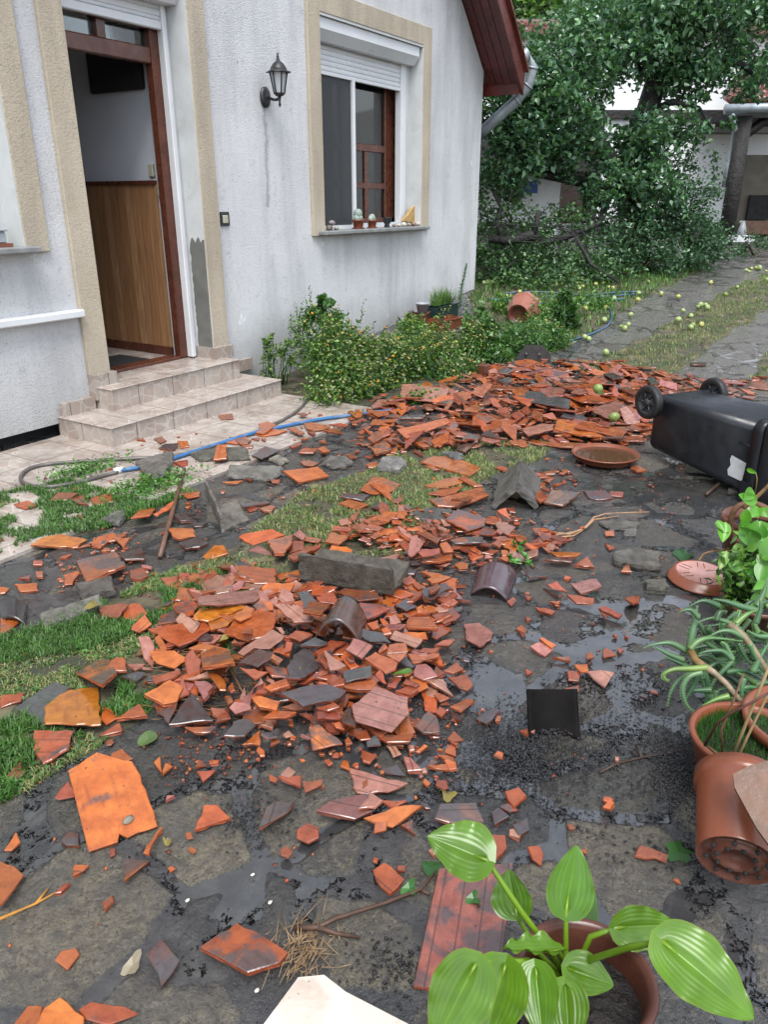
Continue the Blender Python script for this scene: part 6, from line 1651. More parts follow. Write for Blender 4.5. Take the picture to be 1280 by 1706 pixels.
# tipped octagonal pot in the garden
p = at(862, 542, .0); e = empty('tipped_pot', p, 'faceted terracotta pot tipped over in the far garden', 'pot')
axv = (FW * .80 + RT * .35 + Vector((0, 0, .12))).normalized(); bc = p + Vector((0, 0, .115)); Mt = Matrix.Translation(bc) @ axv.to_track_quat('Z', 'Y').to_matrix().to_4x4()
b = MB(); b.lathe([(.115, 0), (.17, .16), (.185, .20), (.178, .30), (.19, .31), (.185, .33), (.15, .33)], Mt @ Matrix.Rotation(.2, 4, 'Z'), 8); 
b.sm = [False] * len(b.sm); b.build('side', simple('pink_terracotta', (.26, .10, .07), .45, .15, 8, .2, .002), e)
b = MB(); b.lathe([(.0001, .03), (.06, .03), (.08, .022), (.082, .004), (.116, .0)], Mt, 24); b.build('base', MT['brownpot'], e)
e = empty('garden_stake', at(888, 505, 0), 'dark stake leaning behind the tipped pot', 'stake'); b = MB(); b.tube([at(880, 512, .0), at(887, 498, .06), at(884, 487, .12) ], .014, 6); b.build('shaft', MT['bark'], e)
b = MB(); p = at(838, 556, .02); b.box((-.12, -.05, 0), (.12, .05, .03), M=Matrix.Translation(p + Vector((0, .15, .1))) @ Matrix.Rotation(.5, 4, 'Z'), bev=.01); b.build('white_tray', MT['white'], label='white plastic tray half hidden in the garden plants', cat='tray')
# planters along the wall
def boxpot(c, L, w, h, rz_, mtl, label, cat='planter'):
    e = empty('window_box', c, label, cat); M_ = Matrix.Translation(c) @ Matrix.Rotation(rz_, 4, 'Z'); b = MB()
    for s, (a, bb) in enumerate([((-L / 2, -w / 2), (L / 2, -w / 2 + .012)), ((-L / 2, w / 2 - .012), (L / 2, w / 2)), ((-L / 2, -w / 2 + .012), (-L / 2 + .012, w / 2 - .012)), ((L / 2 - .012, -w / 2 + .012), (L / 2, w / 2 - .012))]): b.box((a[0], a[1], 0), (bb[0], bb[1], h), M=M_)
    b.box((-L / 2 - .012, -w / 2 - .012, h), (L / 2 + .012, -w / 2 + .014, h + .014), M=M_); b.box((-L / 2 - .012, w / 2 - .014, h), (L / 2 + .012, w / 2 + .012, h + .014), M=M_); b.box((-L / 2 + .013, -w / 2 + .013, 0), (L / 2 - .013, w / 2 - .013, h * .8), M=M_)
    b.build('box', mtl, e); return e
def wallp(px, py, y): return aty(px, py, y)
q = wallp(737, 530, 4.22); boxpot(Vector((q.x, 4.22, q.z)), .5, .17, .14, .05, MT['greenpl'], 'dark green window box with grass growing by the wall corner')
q2 = wallp(742, 550, 4.05); boxpot(Vector((q2.x, 4.05, q2.z)), .55, .2, .12, -.1, MT['terra'], 'empty terracotta window box below the green one')
q3 = wallp(708, 545, 4.25); boxpot(Vector((q3.x - .15, 4.25, q3.z)), .30, .2, .16, .3, MT['brownpot'], 'broken brown planter beside the green window box')
b = MB(); pg = wallp(704, 519, 4.25); b.lathe([(.0001, 0), (.05, 0), (.07, .10), (.076, .10), (.076, .112), (.066, .112), (.06, .05)], Matrix.Translation(pg + Vector((0, 0, -.02))), 20); b.build('grey_pot', MT['greypl'], label='small grey plastic pot on the broken planter', cat='pot')
b = MB(); b.box((q2.x - .5, 3.95, gz(q2.x, 4) - .03), (q2.x + .45, 4.55, q2.z), bev=.02); tinted(b, (.4, .35, .3)); b.build('plant_shelf', MT['conc'], label='low dark block under the wall planters', cat='block')
b = MB(); p = aty(797, 497, 4.9); b.lathe([(.0001, -.14), (.12, -.14), (.15, .1), (.16, .1), (.16, .12), (.14, .12)], Matrix.Translation((9.98, 4.9, p.z)), 20); b.build('blue_tub', MT['bluepl'], label='blue tub just past the house corner', cat='tub')
b = MB(); pb = at(806, 628, 0); b.box((-.05, -.04, 0), (.05, .04, .12), M=Matrix.Translation(pb), bev=.01); b.build('clay_block', MT['brownpot'], label='upright clay block under the bush beside the big heap', cat='block')
# ================================================================== plants and the far garden
def leaves(name, centres, L, Wd, mat, tints, parent=None, up=.25, fold=.25, rs=NR, drop=0.0, **k):
    "many single leaves: centres n x 3"
    C = np.asarray(centres, 'f'); n = len(C); d = rs.normal(size=(n, 3)); d[:, 2] = d[:, 2] * .55 - drop; d /= np.linalg.norm(d, axis=1)[:, None]
    nr = rs.normal(size=(n, 3)) * .75; nr[:, 2] += 1.0 + up; s = np.cross(nr, d); s /= np.linalg.norm(s, axis=1)[:, None] + 1e-9; nn = np.cross(d, s)
    l = (L * rs.uniform(.6, 1.25, n))[:, None]; w = (Wd * rs.uniform(.7, 1.2, n))[:, None]
    b0 = C - d * l * .5; tp = C + d * l * .5 - nn * l * .12; lf = C + s * w * .5 + nn * w * fold - d * l * .06; rt = C - s * w * .5 + nn * w * fold - d * l * .06
    m1 = C - nn * 0; V = np.stack([b0, rt, tp, lf, m1], 1).reshape(-1, 3); i = np.arange(n)[:, None] * 5
    F_ = np.concatenate([i + np.array([[0, 1, 4]]), i + np.array([[1, 2, 4]]), i + np.array([[2, 3, 4]]), i + np.array([[3, 0, 4]])])
    t = np.array(tints, 'f')[rs.randint(0, len(tints), n)] * rs.uniform(.7, 1.25, (n, 1)); T = np.concatenate([np.repeat(t, 5, 0), np.ones((n * 5, 1))], 1)
    return npmesh(name, V, F_, mat, T, parent, **k)
def cloud(specs, rs=NR):
    "clumpy leaf centres in ellipsoids: (centre, radii, leaf count)"
    out = []
    for c, r, n in specs:
        m = max(3, n // 26); u = rs.normal(size=(m, 3)); u /= np.linalg.norm(u, axis=1)[:, None]; cl = u * (rs.uniform(.25, 1, (m, 1)) ** .5) * np.array(r)
        k = rs.randint(0, m, n); p = cl[k] + rs.normal(size=(n, 3)) * np.array(r).mean() * .16; out.append(p + np.array(c))
    return np.concatenate(out)
def px_cloud(lst, scale=1.0):
    o = []
    for (px, py, rx, ry, D_, n) in lst:
        c = atd(px, py, D_); k = D_ / F / .95; o.append((tuple(c), (rx * k, rx * k, ry * k), int(n * scale)))
    return cloud(o)
TG = [(1, 1, 1), (.8, .9, 1.05), (1.2, 1.15, .9), (.7, .8, .9), (1.0, 1.1, 1.1)]
# ---- apple tree
ap = empty('apple_tree', at(1062, 452, 0), 'large storm battered apple tree with a dark forked trunk before the white house', 'tree')
b = MB(); P = lambda px, py, D_: atd(px, py, D_)
b.tube([at(1062, 455, -.05), P(1058, 400, 12.6), P(1050, 330, 12.7), P(1056, 260, 12.8), P(1078, 190, 12.8), P(1095, 130, 12.8), P(1100, 60, 12.8), P(1118, -20, 12.8)], [.26, .22, .20, .19, .17, .15, .12, .08], 12)
b.tube([P(1050, 310, 12.7), P(1020, 270, 12.4), P(992, 230, 12.2), P(984, 190, 12.0), P(965, 150, 11.8), P(925, 110, 11.5)], [.13, .12, .11, .08, .06, .03], 10)
b.tube([P(1085, 165, 12.8), P(1130, 110, 12.9), P(1150, 40, 13), P(1180, -30, 13)], [.12, .10, .09, .06], 9); b.tube([P(1070, 122, 12.7), P(1062, 100, 12.5), P(1060, 70, 12.4)], [.03, .025, .02], 6)
b.tube([P(1130, 110, 12.9), P(1180, 95, 12.7), P(1240, 110, 12.5), P(1290, 140, 12.3)], [.08, .06, .05, .03], 8)
b.tube([P(1075, 190, 12.8), P(1120, 170, 12.6), P(1165, 180, 12.3), P(1190, 215, 12.1)], [.06, .05, .03, .015], 8); b.tube([P(1050, 330, 12.7), P(960, 300, 12.2), P(900, 290, 12), P(850, 270, 11.8)], [.10, .08, .06, .03], 8)
b.build('trunk', MT['bark'], ap)
crown = [(860, 105, 40, 40, 11.9, 650), (900, 150, 75, 50, 11.8, 2200), (870, 215, 60, 55, 11.7, 1500), (930, 215, 60, 50, 11.8, 1400), (960, 90, 70, 45, 12.2, 1800), (1010, 45, 80, 45, 12.6, 2200), (1100, 20, 80, 50, 12.8, 2600), (1060, 95, 60, 35, 12.4, 1100), (1190, 25, 90, 50, 12.9, 2600), (1260, 60, 55, 50, 12.6, 1400),
         (1230, 120, 60, 26, 12.4, 800), (1150, 95, 50, 40, 12.7, 1300), (1115, 135, 30, 40, 12.7, 500), (835, 170, 45, 50, 11.6, 1000), (850, 280, 50, 45, 11.7, 900), (1000, 165, 26, 22, 12.2, 160), (1090, 225, 50, 30, 12.3, 650), (1130, 215, 45, 20, 12.2, 380), (1060, 250, 45, 45, 12.5, 900), (940, 270, 34, 30, 12.0, 420), (1175, 130, 40, 24, 12.5, 380), (1210, 205, 16, 10, 12.0, 60), (1165, 160, 18, 16, 12.1, 80), (1010, 130, 40, 22, 12.2, 260), (1245, 165, 26, 14, 12.0, 110),
         (1075, 290, 40, 40, 12.1, 700), (1100, 330, 45, 40, 12.1, 700), (985, 250, 26, 30, 11.9, 320), (1010, 310, 40, 30, 12.0, 520), (905, 175, 60, 50, 11.5, 900), (860, 240, 40, 40, 11.4, 700)]
leaves('crown', px_cloud(crown, 1.0), .100, .062, MT['leafb'], TG + [(1.5, 1.5, 1.3), (1.3, 1.35, 1.2)], ap, drop=.5)
# ---- dense shrubs and fallen boughs under the tree
def shrub(px, py, lst, label, L=.07, tl=TG, mat='leafb', group='shrubs under the apple tree', name='shrub', stems=6, D_=None):
    base = at(px, py, 0); e = empty(name, base, label, 'shrub', group); dd = D_ or base.dot(FW); b = MB()
    for k in range(stems):
        q = lst[k % len(lst)]; t = atd(q[0] + rng.uniform(-.5, .5) * q[2], q[1] - q[3] * .4, q[4]); m_ = base.lerp(t, .5) + Vector((rng.uniform(-.15, .15), rng.uniform(-.15, .15), .05)); b.tube([base + Vector((rng.uniform(-.1, .1), rng.uniform(-.1, .1), -.03)), m_, t], [.02, .014, .006], 6)
    tinted(b, (.6, .55, .5)); b.build('stem', MT['twig'], e); leaves('foliage', px_cloud(lst), L, L * .6, MT[mat], tl, e, drop=.15); return e
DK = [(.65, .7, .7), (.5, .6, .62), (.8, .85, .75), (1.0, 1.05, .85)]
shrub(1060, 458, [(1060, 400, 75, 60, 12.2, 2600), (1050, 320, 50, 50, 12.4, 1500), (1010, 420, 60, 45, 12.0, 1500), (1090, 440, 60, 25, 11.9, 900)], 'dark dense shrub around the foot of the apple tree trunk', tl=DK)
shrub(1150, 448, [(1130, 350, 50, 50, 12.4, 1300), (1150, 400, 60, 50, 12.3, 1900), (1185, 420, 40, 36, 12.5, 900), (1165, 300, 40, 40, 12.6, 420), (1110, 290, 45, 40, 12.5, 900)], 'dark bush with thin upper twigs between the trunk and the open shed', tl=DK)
shrub(860, 440, [(830, 330, 40, 40, 11.6, 1000), (850, 400, 55, 45, 11.6, 1600), (900, 430, 60, 34, 11.4, 1600), (940, 380, 45, 40, 11.8, 1100), (820, 440, 30, 30, 11.2, 800)], 'tangle of fallen leafy apple boughs beside the house corner', tl=[(1, 1, .8), (1.4, 1.3, .9), (.7, .75, .7)])
shrub(960, 462, [(960, 445, 60, 26, 11.3, 1100), (900, 462, 70, 20, 10.9, 1100), (1020, 462, 55, 18, 11.4, 700)], 'low fallen branches full of leaves at the grass edge', tl=[(1, 1, .8), (1.4, 1.3, .9), (.7, .75, .7)])
b = MB()
b.tube([atd(815, 398, 11.2), atd(850, 402, 11.2), atd(885, 392, 11.2), atd(905, 405, 11.3), atd(935, 398, 11.4)], [.05, .06, .07, .06, .04], 9); b.tube([atd(888, 394, 11.2), atd(895, 370, 11.2), atd(898, 350, 11.2)], [.05, .04, .03], 8)
b.tube([atd(840, 400, 11.2), atd(828, 370, 11.3), atd(836, 345, 11.4), atd(822, 320, 11.4)], [.05, .035, .03, .02], 8); b.tube([atd(930, 400, 11.4), atd(1000, 372, 11.8), atd(1010, 330, 12)], [.05, .04, .02], 8)
b.tube([atd(960, 395, 11), atd(985, 440, 10.8), atd(1030, 470, 10.7)], [.03, .025, .015], 7)
for k in range(26):
    x0, y0 = rng.uniform(810, 1000), rng.uniform(380, 465); b.tube([atd(x0, y0, 10.9), atd(x0 + rng.uniform(-40, 40), y0 + rng.uniform(-28, 8), 11), atd(x0 + rng.uniform(-70, 70), y0 + rng.uniform(-40, 10), 11.1)], [.012, .008, .004], 5)
b.build('broken_bough', MT['bark'], label='bare broken apple bough lying twisted beside the house corner', cat='bough')
# ---- bright tree beyond the far roof
e = empty('distant_tree', atd(895, 330, 26), 'bright light green tree rising over the far red roof edge', 'tree'); b = MB(); b.tube([atd(895, 360, 26), atd(895, 200, 26), atd(900, 40, 26)], [.25, .2, .1], 8); b.build('trunk', MT['bark'], e)
leaves('crown', px_cloud([(895, 20, 60, 40, 26, 1800), (850, -10, 60, 40, 27, 1400), (960, -10, 70, 40, 27, 1600), (1080, -20, 90, 30, 28, 1600), (1230, -20, 90, 30, 28, 1600)]), .20, .13, MT['leaf'], [(1.5, 1.45, 1.1), (1.1, 1.15, .9), (1.9, 1.8, 1.3)], e)
# ---- white neighbouring house
bd = FW.copy(); bl = RT.copy()
def BX(b, px0, py0, px1, py1, D_, th, mi=0):
    "box facing the yard, given by two photo corners at a distance D_, th thick"
    a = atd(px0, py0, D_); c = atd(px1, py1, D_); l0, l1 = a.dot(bl), c.dot(bl); z0, z1 = min(a.z, c.z), max(a.z, c.z)
    v = [bl * l + bd * d + Vector((0, 0, z)) for z in (z0, z1) for (l, d) in ((l0, D_), (l1, D_), (l1, D_ + th), (l0, D_ + th))]
    b.add(v, [(0, 1, 5, 4), (1, 2, 6, 5), (2, 3, 7, 6), (3, 0, 4, 7), (0, 3, 2, 1), (4, 5, 6, 7)], mi)
wh = empty('neighbour_house', atd(1000, 360, 18), 'white plastered neighbouring house with a dark beam behind the apple tree', 'house')
b = MB(); BX(b, 700, 54, 1420, 183, 18, 4); b.build('upper_wall', MT['farwall'], wh)
b = MB(); BX(b, 1010, 197, 1290, 372, 18, 4); BX(b, 1290, 197, 1420, 372, 18, 4); BX(b, 700, 183, 900, 232, 18, 4); BX(b, 700, 283, 930, 372, 18.2, 4); b.build('lower_wall', MT['farwall'], wh)
b = MB(); BX(b, 900, 183, 1420, 197.2, 17.9, 1); b.build('beam', MT['bark'], wh)
b = MB(); BX(b, 700, 229, 1012, 285, 17.2, 1.2); b.build('awning', MT['bark'], wh)
b = MB(); BX(b, 928, 283, 992, 372, 18.3, .3); b.build('door', MT['woodframe'], wh)
b = MB(); BX(b, 992, 197, 1012, 372, 18.1, .5); b.build('pillar', MT['bark'], wh)
b = MB(); BX(b, 1010, 221, 1290, 223.5, 17.95, .1); b.build('crack_line', MT['sill'], wh)
b = MB(); BX(b, 840, 44, 1420, 56, 17.7, 4.8)
for k in range(58):
    x0 = 842 + k * 10; a = atd(x0, 43, 17.75); b.tube([a, a + bd * 2.4 + Vector((0, 0, .5))], .075, 7)
b.build('roof', MT['roof'], wh)
BLm = simple('blue_board', (.02, .07, .25), .4, .1, 5, .05, .001)
b = MB(); BX(b, 872, 302, 896, 322, 17.9, .05); b.build('blue_board', BLm, label='small blue board on the white wall behind the boughs', cat='board')
# ---- open shed on the right
sh = empty('open_shed', at(1215, 408, 0), 'open fronted shed with dark posts, tiled roof and grey gutter', 'shed')
b = MB(); Ds = 15.5
pa_, pb_ = at(1208, 408, 0), atd(1244, 186, 15.2); 
lx = pa_.dot(bl); b.tube([Vector((pa_.x, pa_.y, pa_.z - .1)), Vector((pa_.x, pa_.y, pb_.z))], .19, 4); b.build('post', MT['bark'], sh)
Ds = pa_.dot(FW)
b = MB(); BX(b, 1246, 258, 1420, 408, Ds + 1.6, .1); b.build('back_panel', simple('shaded_beige_panel', (.10, .085, .06), .6, .1, 3, .1, .002), sh)  # beige darkened in the colour to carry the shed's inner shade
b = MB(); BX(b, 1252, 325, 1282, 366, Ds + 1.5, .08); b.build('dark_crate', MT['dark'], sh)
b = MB(); BX(b, 1240, 368, 1420, 390, Ds + 1.3, .1); b.build('brick_base', MT['rust'], sh)
b = MB(); BX(b, 1236, 186, 1420, 420, Ds + 2.6, .1); BX(b, 1225, 186, 1420, 196, Ds + .1, 2.5); b.build('inner_shade', MT['dark'], sh)  # near-black lining paints in the shade inside the shed
b = MB(); b.tube([atd(1228, 235, Ds + .3), atd(1290, 190, Ds + .3)], .09, 4); b.build('brace', MT['bark'], sh)
b = MB(); g0 = atd(1209, 182, Ds - .2); g1 = atd(1420, 176, Ds - .2); b.tube([g0, g1], .085, 12); b.build('gutter', MT['zinc'], sh)
b = MB(); b.tube([atd(1221, 186, Ds - .2), atd(1222, 205, Ds - .2), atd(1226, 216, Ds - .05), atd(1222, 238, Ds), atd(1214, 275, Ds), atd(1207, 312, Ds)], .05, 10); b.build('downpipe', MT['zinc'], sh)
b = MB()
for r_ in range(5):
    for k in range(24):
        a = atd(1222 + k * 9 + r_ * 9, 168 - r_ * 10, Ds + .1 + r_ * .35); b.tube([a, a + bd * .36 + Vector((0, 0, .12))], .07, 8)
b.build('roof', MT['roof'], sh)
b = MB(); BX(b, 1222, 393, 1258, 403, Ds - 1, .3); b.build('white_crate', MT['white'], label='white crate half hidden by leaves before the shed', cat='crate')
b = MB(); c = at(1236, 392, .1); b.tube([c + Vector((0, 0, -.1)), c + Vector((0, 0, .12)), c + Vector((0, 0, .28))], [.12, .08, .03], 9); b.build('plastic_bag', MT['greypl'], label='translucent grey plastic bag by the shed post', cat='bag')
shrub(1250, 425, [(1250, 408, 34, 14, 14.3, 420), (1210, 425, 30, 14, 13.6, 360)], 'low leafy plants before the open shed', tl=DK, stems=3)
# ---- closing hedge far left of the tree and hills are hidden; a plain garden wall closes the yard
b = MB(); BX(b, -2400, 250, 700, 400, 22, .3); BX(b, 1420, 60, 3600, 400, 20, .4); b.build('garden_wall', MT['whitedirt'], label='pale rendered garden wall beyond the houses', cat='wall')
# ---- apples
APG = [([(800, 462), (1060, 470), (1130, 455), (1060, 500), (1000, 520), (900, 560), (820, 520)], 110, .8), ([(805, 435), (960, 450), (960, 475), (805, 475)], 60, .8), ([(1040, 560), (1120, 500), (1200, 478), (1240, 480), (1150, 560), (1090, 600)], 9, 1.0), ([(1230, 440), (1290, 440), (1290, 470), (1230, 475)], 14, 1)]
AP = [(m, n, 'windfall apple on the dry grass strip between the paths') for m, n in [(1005, 595), (1045, 553), (1082, 563), (1103, 553), (1105, 562), (1130, 539), (1142, 528)]]
base_ap = None
def apple_mesh(seed):
    m = MB(); r = .033; v0 = 0; m.ball((0, 0, r * .9), r, 16, (1, 1, .88)); 
    for i, p in enumerate(m.v):
        q = Vector(p); d = math.hypot(q.x, q.y); 
        if q.z > r * 1.1: q.z -= .010 * math.exp(-(d / .009) ** 2)
        m.v[i] = tuple(q)
    m.tube([(0, 0, r * 1.5), (.002, .001, r * 1.9)], .0012, 5); return m
ALB = {0: 'pale green windfall apple among the plants behind the tipped pot', 1: 'pale windfall apple under the fallen boughs', 2: 'pale green windfall apple on the grass between the two paths', 3: 'pale windfall apple on the grass before the open shed'}
msh = []
for cidx, c in enumerate([(1, 1, 1, 1), (1.3, 1.05, .85, 1), (.65, .72, .5, 1)]):
    m = apple_mesh(cidx); m.c = [c] * len(m.v); o = m.build('apple', MT['apple']); o.location = (0, 0, -50); msh.append(o)
first = [True] * 3
def put_apple(x, y, z, lab, sc=1.0, ci=None):
    ci = rng.choice((0, 0, 1, 2)) if ci is None else ci; o = msh[ci]
    if not first[ci]: o = o.copy(); COL.objects.link(o)
    first[ci] = False; o.location = (x, y, z); o.rotation_euler = (rng.uniform(-1.5, 1.5), rng.uniform(-1.5, 1.5), rng.uniform(0, 6)) if z > -40 else (0, 0, 0); o.location.z += .030 * sc; o.scale = (sc,) * 3
    tag(o, lab, 'apple', 'windfall apples')
for gi, (poly, cnt, sc) in enumerate(APG):
    gp = gpoly(poly); k = 0; xs = [p[0] for p in gp]; ys = [p[1] for p in gp]
    while k < cnt:
        x, y = rng.uniform(min(xs), max(xs)), rng.uniform(min(ys), max(ys))
        if k and rng.random() < .55: x, y = lastp[0] + rng.gauss(0, .16), lastp[1] + rng.gauss(0, .16)
        if not inpoly(x, y, gp) or (x < 9.7 and y > 4.5): continue
        lastp = (x, y)
        k += 1; put_apple(x, y, gz(x, y) - rng.uniform(0, .012), ALB[gi], rng.uniform(.65, 1.0))
for (px, py, lab, ci, sc) in [(971, 569, 'apple pair at the back hose, the one beside the hose end', 0, 1), (978, 570, 'apple pair at the back hose, the one on the paving side', 0, .9), (1005, 595, 'lone apple on the grass at the far edge of the big heap', 0, 1.1), (1045, 553, 'apple on the path edge above the lone heap apple'.replace(' above', ' behind'), 0, 1), (1050, 547, 'apple touching another on the path edge', 0, .9), (1036, 551, 'dark apple beside the path edge pair', 2, .8),
        (1005, 539, 'apple on the path by the curving back hose', 0, 1), (1053, 532, 'apple alone on the dark path', 0, 1), (1062, 507, 'apple on the grass edge by the looped hose', 1, 1), (1098, 494, 'apple farther along the dark path', 1, 1), (1130, 502, 'yellowish apple on the far path', 1, 1), (1188, 475, 'small apple far along the path', 1, 1), (1168, 516, 'apple pair on dry grass, the nearer one', 0, 1.1), (1176, 517, 'apple pair on dry grass, the farther one', 0, 1), (1131, 541, 'apple in the middle of the dry grass strip', 0, 1.1)]:
    p = at(px, py, 0); put_apple(p.x, p.y, p.z, lab, sc, ci)
for (px, py, lab, z) in [(993, 653, 'green apple with a leaf on top of the big heap', .13), (1027, 705, 'green apple among shards near the fallen bin', .05), (1034, 882, 'not', 0)][:2]:
    p = at(px, py, z, gheap); put_apple(p.x, p.y, p.z - .02, lab, 1.15, 2)
flat_leaf('fallen_leaf', 1003, 655, .09, .05, .4, (.8, 1.5, .7), 'green leaf beside the apple on the big heap', .14, 0, gheap)
# ---- bushes at the wall
def herb(name, base, lst, label, Ls, tl, flowers=0, stems=40, fcol=((.60, .60, .24), (.50, .54, .36), (.75, .36, .03)), fs=.014, wd=.35, cat='bush', mat='leaf', D_=None, group=None):
    e = empty(name, base, label, cat, group); pts = cloud(lst); pts[:, 2] = np.maximum(pts[:, 2], [gz(p[0], p[1]) + .01 for p in pts]); pts[:, 1] = np.minimum(pts[:, 1], 4.57) if base.x < 9.7 else pts[:, 1]
    if stems > 60:
        top = pts[np.argsort(-(pts[:, 2] + NR.rand(len(pts)) * .35))][:len(pts) // 3]; ex = []
        for k in range(stems // 2):
            q = top[rng.randrange(len(top))]; h = rng.uniform(.06, .20); lx, ly = rng.uniform(-.05, .05), rng.uniform(-.05, .03)
            for j in range(11): t = j / 10; ex.append((q[0] + lx * t + rng.gauss(0, .008), min(4.57, q[1] + ly * t + rng.gauss(0, .008)), q[2] + h * t))
        pts = np.concatenate([pts, np.array(ex)])
    leaves('foliage', pts, Ls, Ls * wd, MT[mat], tl, e, up=-.4, fold=.15, drop=-.5)
    b = MB()
    for k in range(stems):
        q = pts[rng.randrange(len(pts))]; s = base + Vector((rng.uniform(-.5, .5) * abs(q[0] - base.x), rng.uniform(-.12, .12), 0)); s = Vector((s.x + (q[0] - s.x) * .5, s.y + (q[1] - s.y) * .5, gz(q[0], q[1]))); t = Vector(q) + Vector((0, 0, .03)); b.tube([s, s.lerp(t, .5) + Vector((rng.uniform(-.02, .02), rng.uniform(-.02, .02), .02)), t], [.004, .003, .0015], 4)
    b.c = [(.8, 1.1, .7, 1)] * len(b.v); b.build('stem', MT['leaf'], e)
    if flowers:
        hi = pts[NR.choice(len(pts), min(len(pts), flowers * 3), replace=False)]; sel = hi[np.argsort(-(hi[:, 2] - hi[:, 1] * .8 + NR.rand(len(hi)) * .5))][:flowers]; V, Fq, T = [], [], []
        base8 = [(math.cos(q), math.sin(q), 0) for q in np.linspace(0, 2 * math.pi, 8, endpoint=False)]
        for i, p in enumerate(sel):
            s = fs * rng.uniform(.6, 1.1); nrm = Vector((rng.uniform(-.6, .6), rng.uniform(-1.2, .1), 1)).normalized(); M_ = nrm.to_track_quat('Z', 'Y').to_matrix(); c = Vector(p) + Vector((0, -.02, .03)); j = len(V); col = fcol[rng.choices(range(len(fcol)), [4, 5, 1][:len(fcol)])[0]]; g = rng.uniform(.7, 1.1)
            for q in base8: V.append(c + M_ @ (Vector(q) * s))
            V.append(c + M_ @ Vector((0, 0, s * .5))); V.append(c - M_ @ Vector((0, 0, s * .4)))
            for m in range(8): Fq += [(j + m, j + (m + 1) % 8, j + 8), (j + (m + 1) % 8, j + m, j + 9)]; T.append((col[0] * g, col[1] * g, col[2] * g, 1))
            T += [(col[0] * g * 1.1, col[1] * g * .9, col[2] * g * .4, 1), (.1, .2, .08, 1)]
        npmesh('blossom', np.array([tuple(v) for v in V]), Fq, MT['flower'], T, e, smooth=False)['kind'] = 'stuff'
    return e
GB = [(1.0, 1.0, .8), (1.5, 1.35, .9), (.6, .7, .6), (2.4, 2.1, 1.1)]
def WB(px, py, y): return aty(px, py, y)
def spec(px, py, rx, ry, yy, n):
    if yy is None: yy = at(px, py + ry * .8).y
    c = aty(px, py, yy); k = (c - Vector((0, 0, EYE))).dot(FW) / F / .95; return (tuple(c), (rx * k * 1.2, rx * k * .8, ry * k), n)
herb('weed', at(455, 640, 0), [spec(455, 610, 22, 35, 4.35, 320), spec(448, 580, 14, 20, 4.4, 110), spec(480, 600, 14, 30, 4.3, 200)], 'thin leafy weed at the end of the steps', .05, GB, 0, 26)
herb('flowering_bush', at(580, 665, 0), [spec(560, 590, 60, 55, 3.95, 3600), spec(600, 620, 70, 46, 3.7, 4000), spec(530, 560, 38, 45, 4.25, 1500), spec(655, 612, 50, 46, 3.6, 2800), spec(570, 648, 62, 24, 3.6, 1700)], 'big bush of small yellow green button flowers against the house wall', .042, GB, 620, 200, fs=.016, wd=.45)
herb('flowering_bush', at(740, 640, 0), [spec(720, 598, 55, 46, 3.5, 3000), spec(780, 585, 46, 40, 3.4, 2200), spec(690, 565, 34, 34, 3.9, 1100), spec(760, 620, 48, 20, 3.2, 1200)], 'button flower bush beside the wall planters', .042, GB, 420, 140, fs=.016, wd=.45)
herb('mallow', at(545, 640, 0), [spec(542, 525, 24, 24, 4.2, 260), spec(552, 548, 14, 20, 4.2, 120)], 'tall round leaved mallow rising out of the big bush', .075, [(.9, 1.1, 1.1), (1.3, 1.4, 1)], 0, 5, wd=.9)
herb('pale_bush', at(690, 590, 0), [spec(690, 548, 30, 18, 4.25, 500)], 'yellow green leafy plant before the broken planter', .06, [(2.4, 2.2, .8), (1.8, 1.8, .8)], 0, 12, wd=.6)
herb('leafy_plant', at(820, 620, 0), [spec(810, 570, 40, 34, 3.3, 1300), spec(800, 540, 28, 26, 3.5, 500), spec(830, 598, 28, 22, 3.1, 600)], 'dark leafy flowering plant over the upright clay block', .06, [(.8, 1, .9), (1.1, 1.2, .9)], 14, 30, fcol=((.45, .05, .35), (.5, .1, .4), (.7, .3, .05)), fs=.02, wd=.75)
herb('ground_herb', at(890, 590, 0), [spec(885, 560, 55, 20, None, 1800), spec(840, 575, 28, 18, None, 700), spec(932, 566, 22, 16, None, 500)], 'low grey green herbs with tiny yellow flowers below the tipped pot', .05, [(1, 1.2, 1.2), (.8, 1, 1), (1.4, 1.5, 1)], 50, 40, fcol=((.75, .6, .05), (.8, .5, .05), (.7, .65, .3)), fs=.010, wd=.4)
herb('tall_lily', at(940, 565, 0), [spec(942, 522, 15, 36, None, 1100), spec(927, 530, 10, 28, None, 400), spec(957, 530, 9, 28, None, 350)], 'tall narrow leaved green plant behind the back hose', .08, [(.6, .8, .6), (.9, 1.1, .8)], 0, 14, wd=.24)
herb('potted_shrub', at(812, 520, 0), [((aty(808, 510, 5.0).x, 5.0, aty(808, 510, 5.0).z), (.16, .16, .14), 380)], 'rounded green herb at the house corner', .05, [(1.1, 1.3, 1.1)], 0, 12, wd=.3)
herb('weed', at(910, 500, 0), [spec(900, 515, 60, 12, None, 1100), spec(980, 505, 50, 10, None, 700), spec(845, 505, 26, 16, None, 700), spec(905, 545, 26, 20, None, 500)], 'patchy green weeds round the blue hose behind the tipped pot', .05, [(1.1, 1.3, .9), (1.6, 1.7, .8)], 0, 20, wd=.45)
herb('strewn_sprig', at(700, 672, 0), [spec(705, 662, 34, 9, None, 260), spec(668, 668, 12, 8, None, 90)], 'green sprigs lying over the tiles at the house end of the big heap', .05, [(.9, 1.2, .7)], 0, 6, wd=.6)
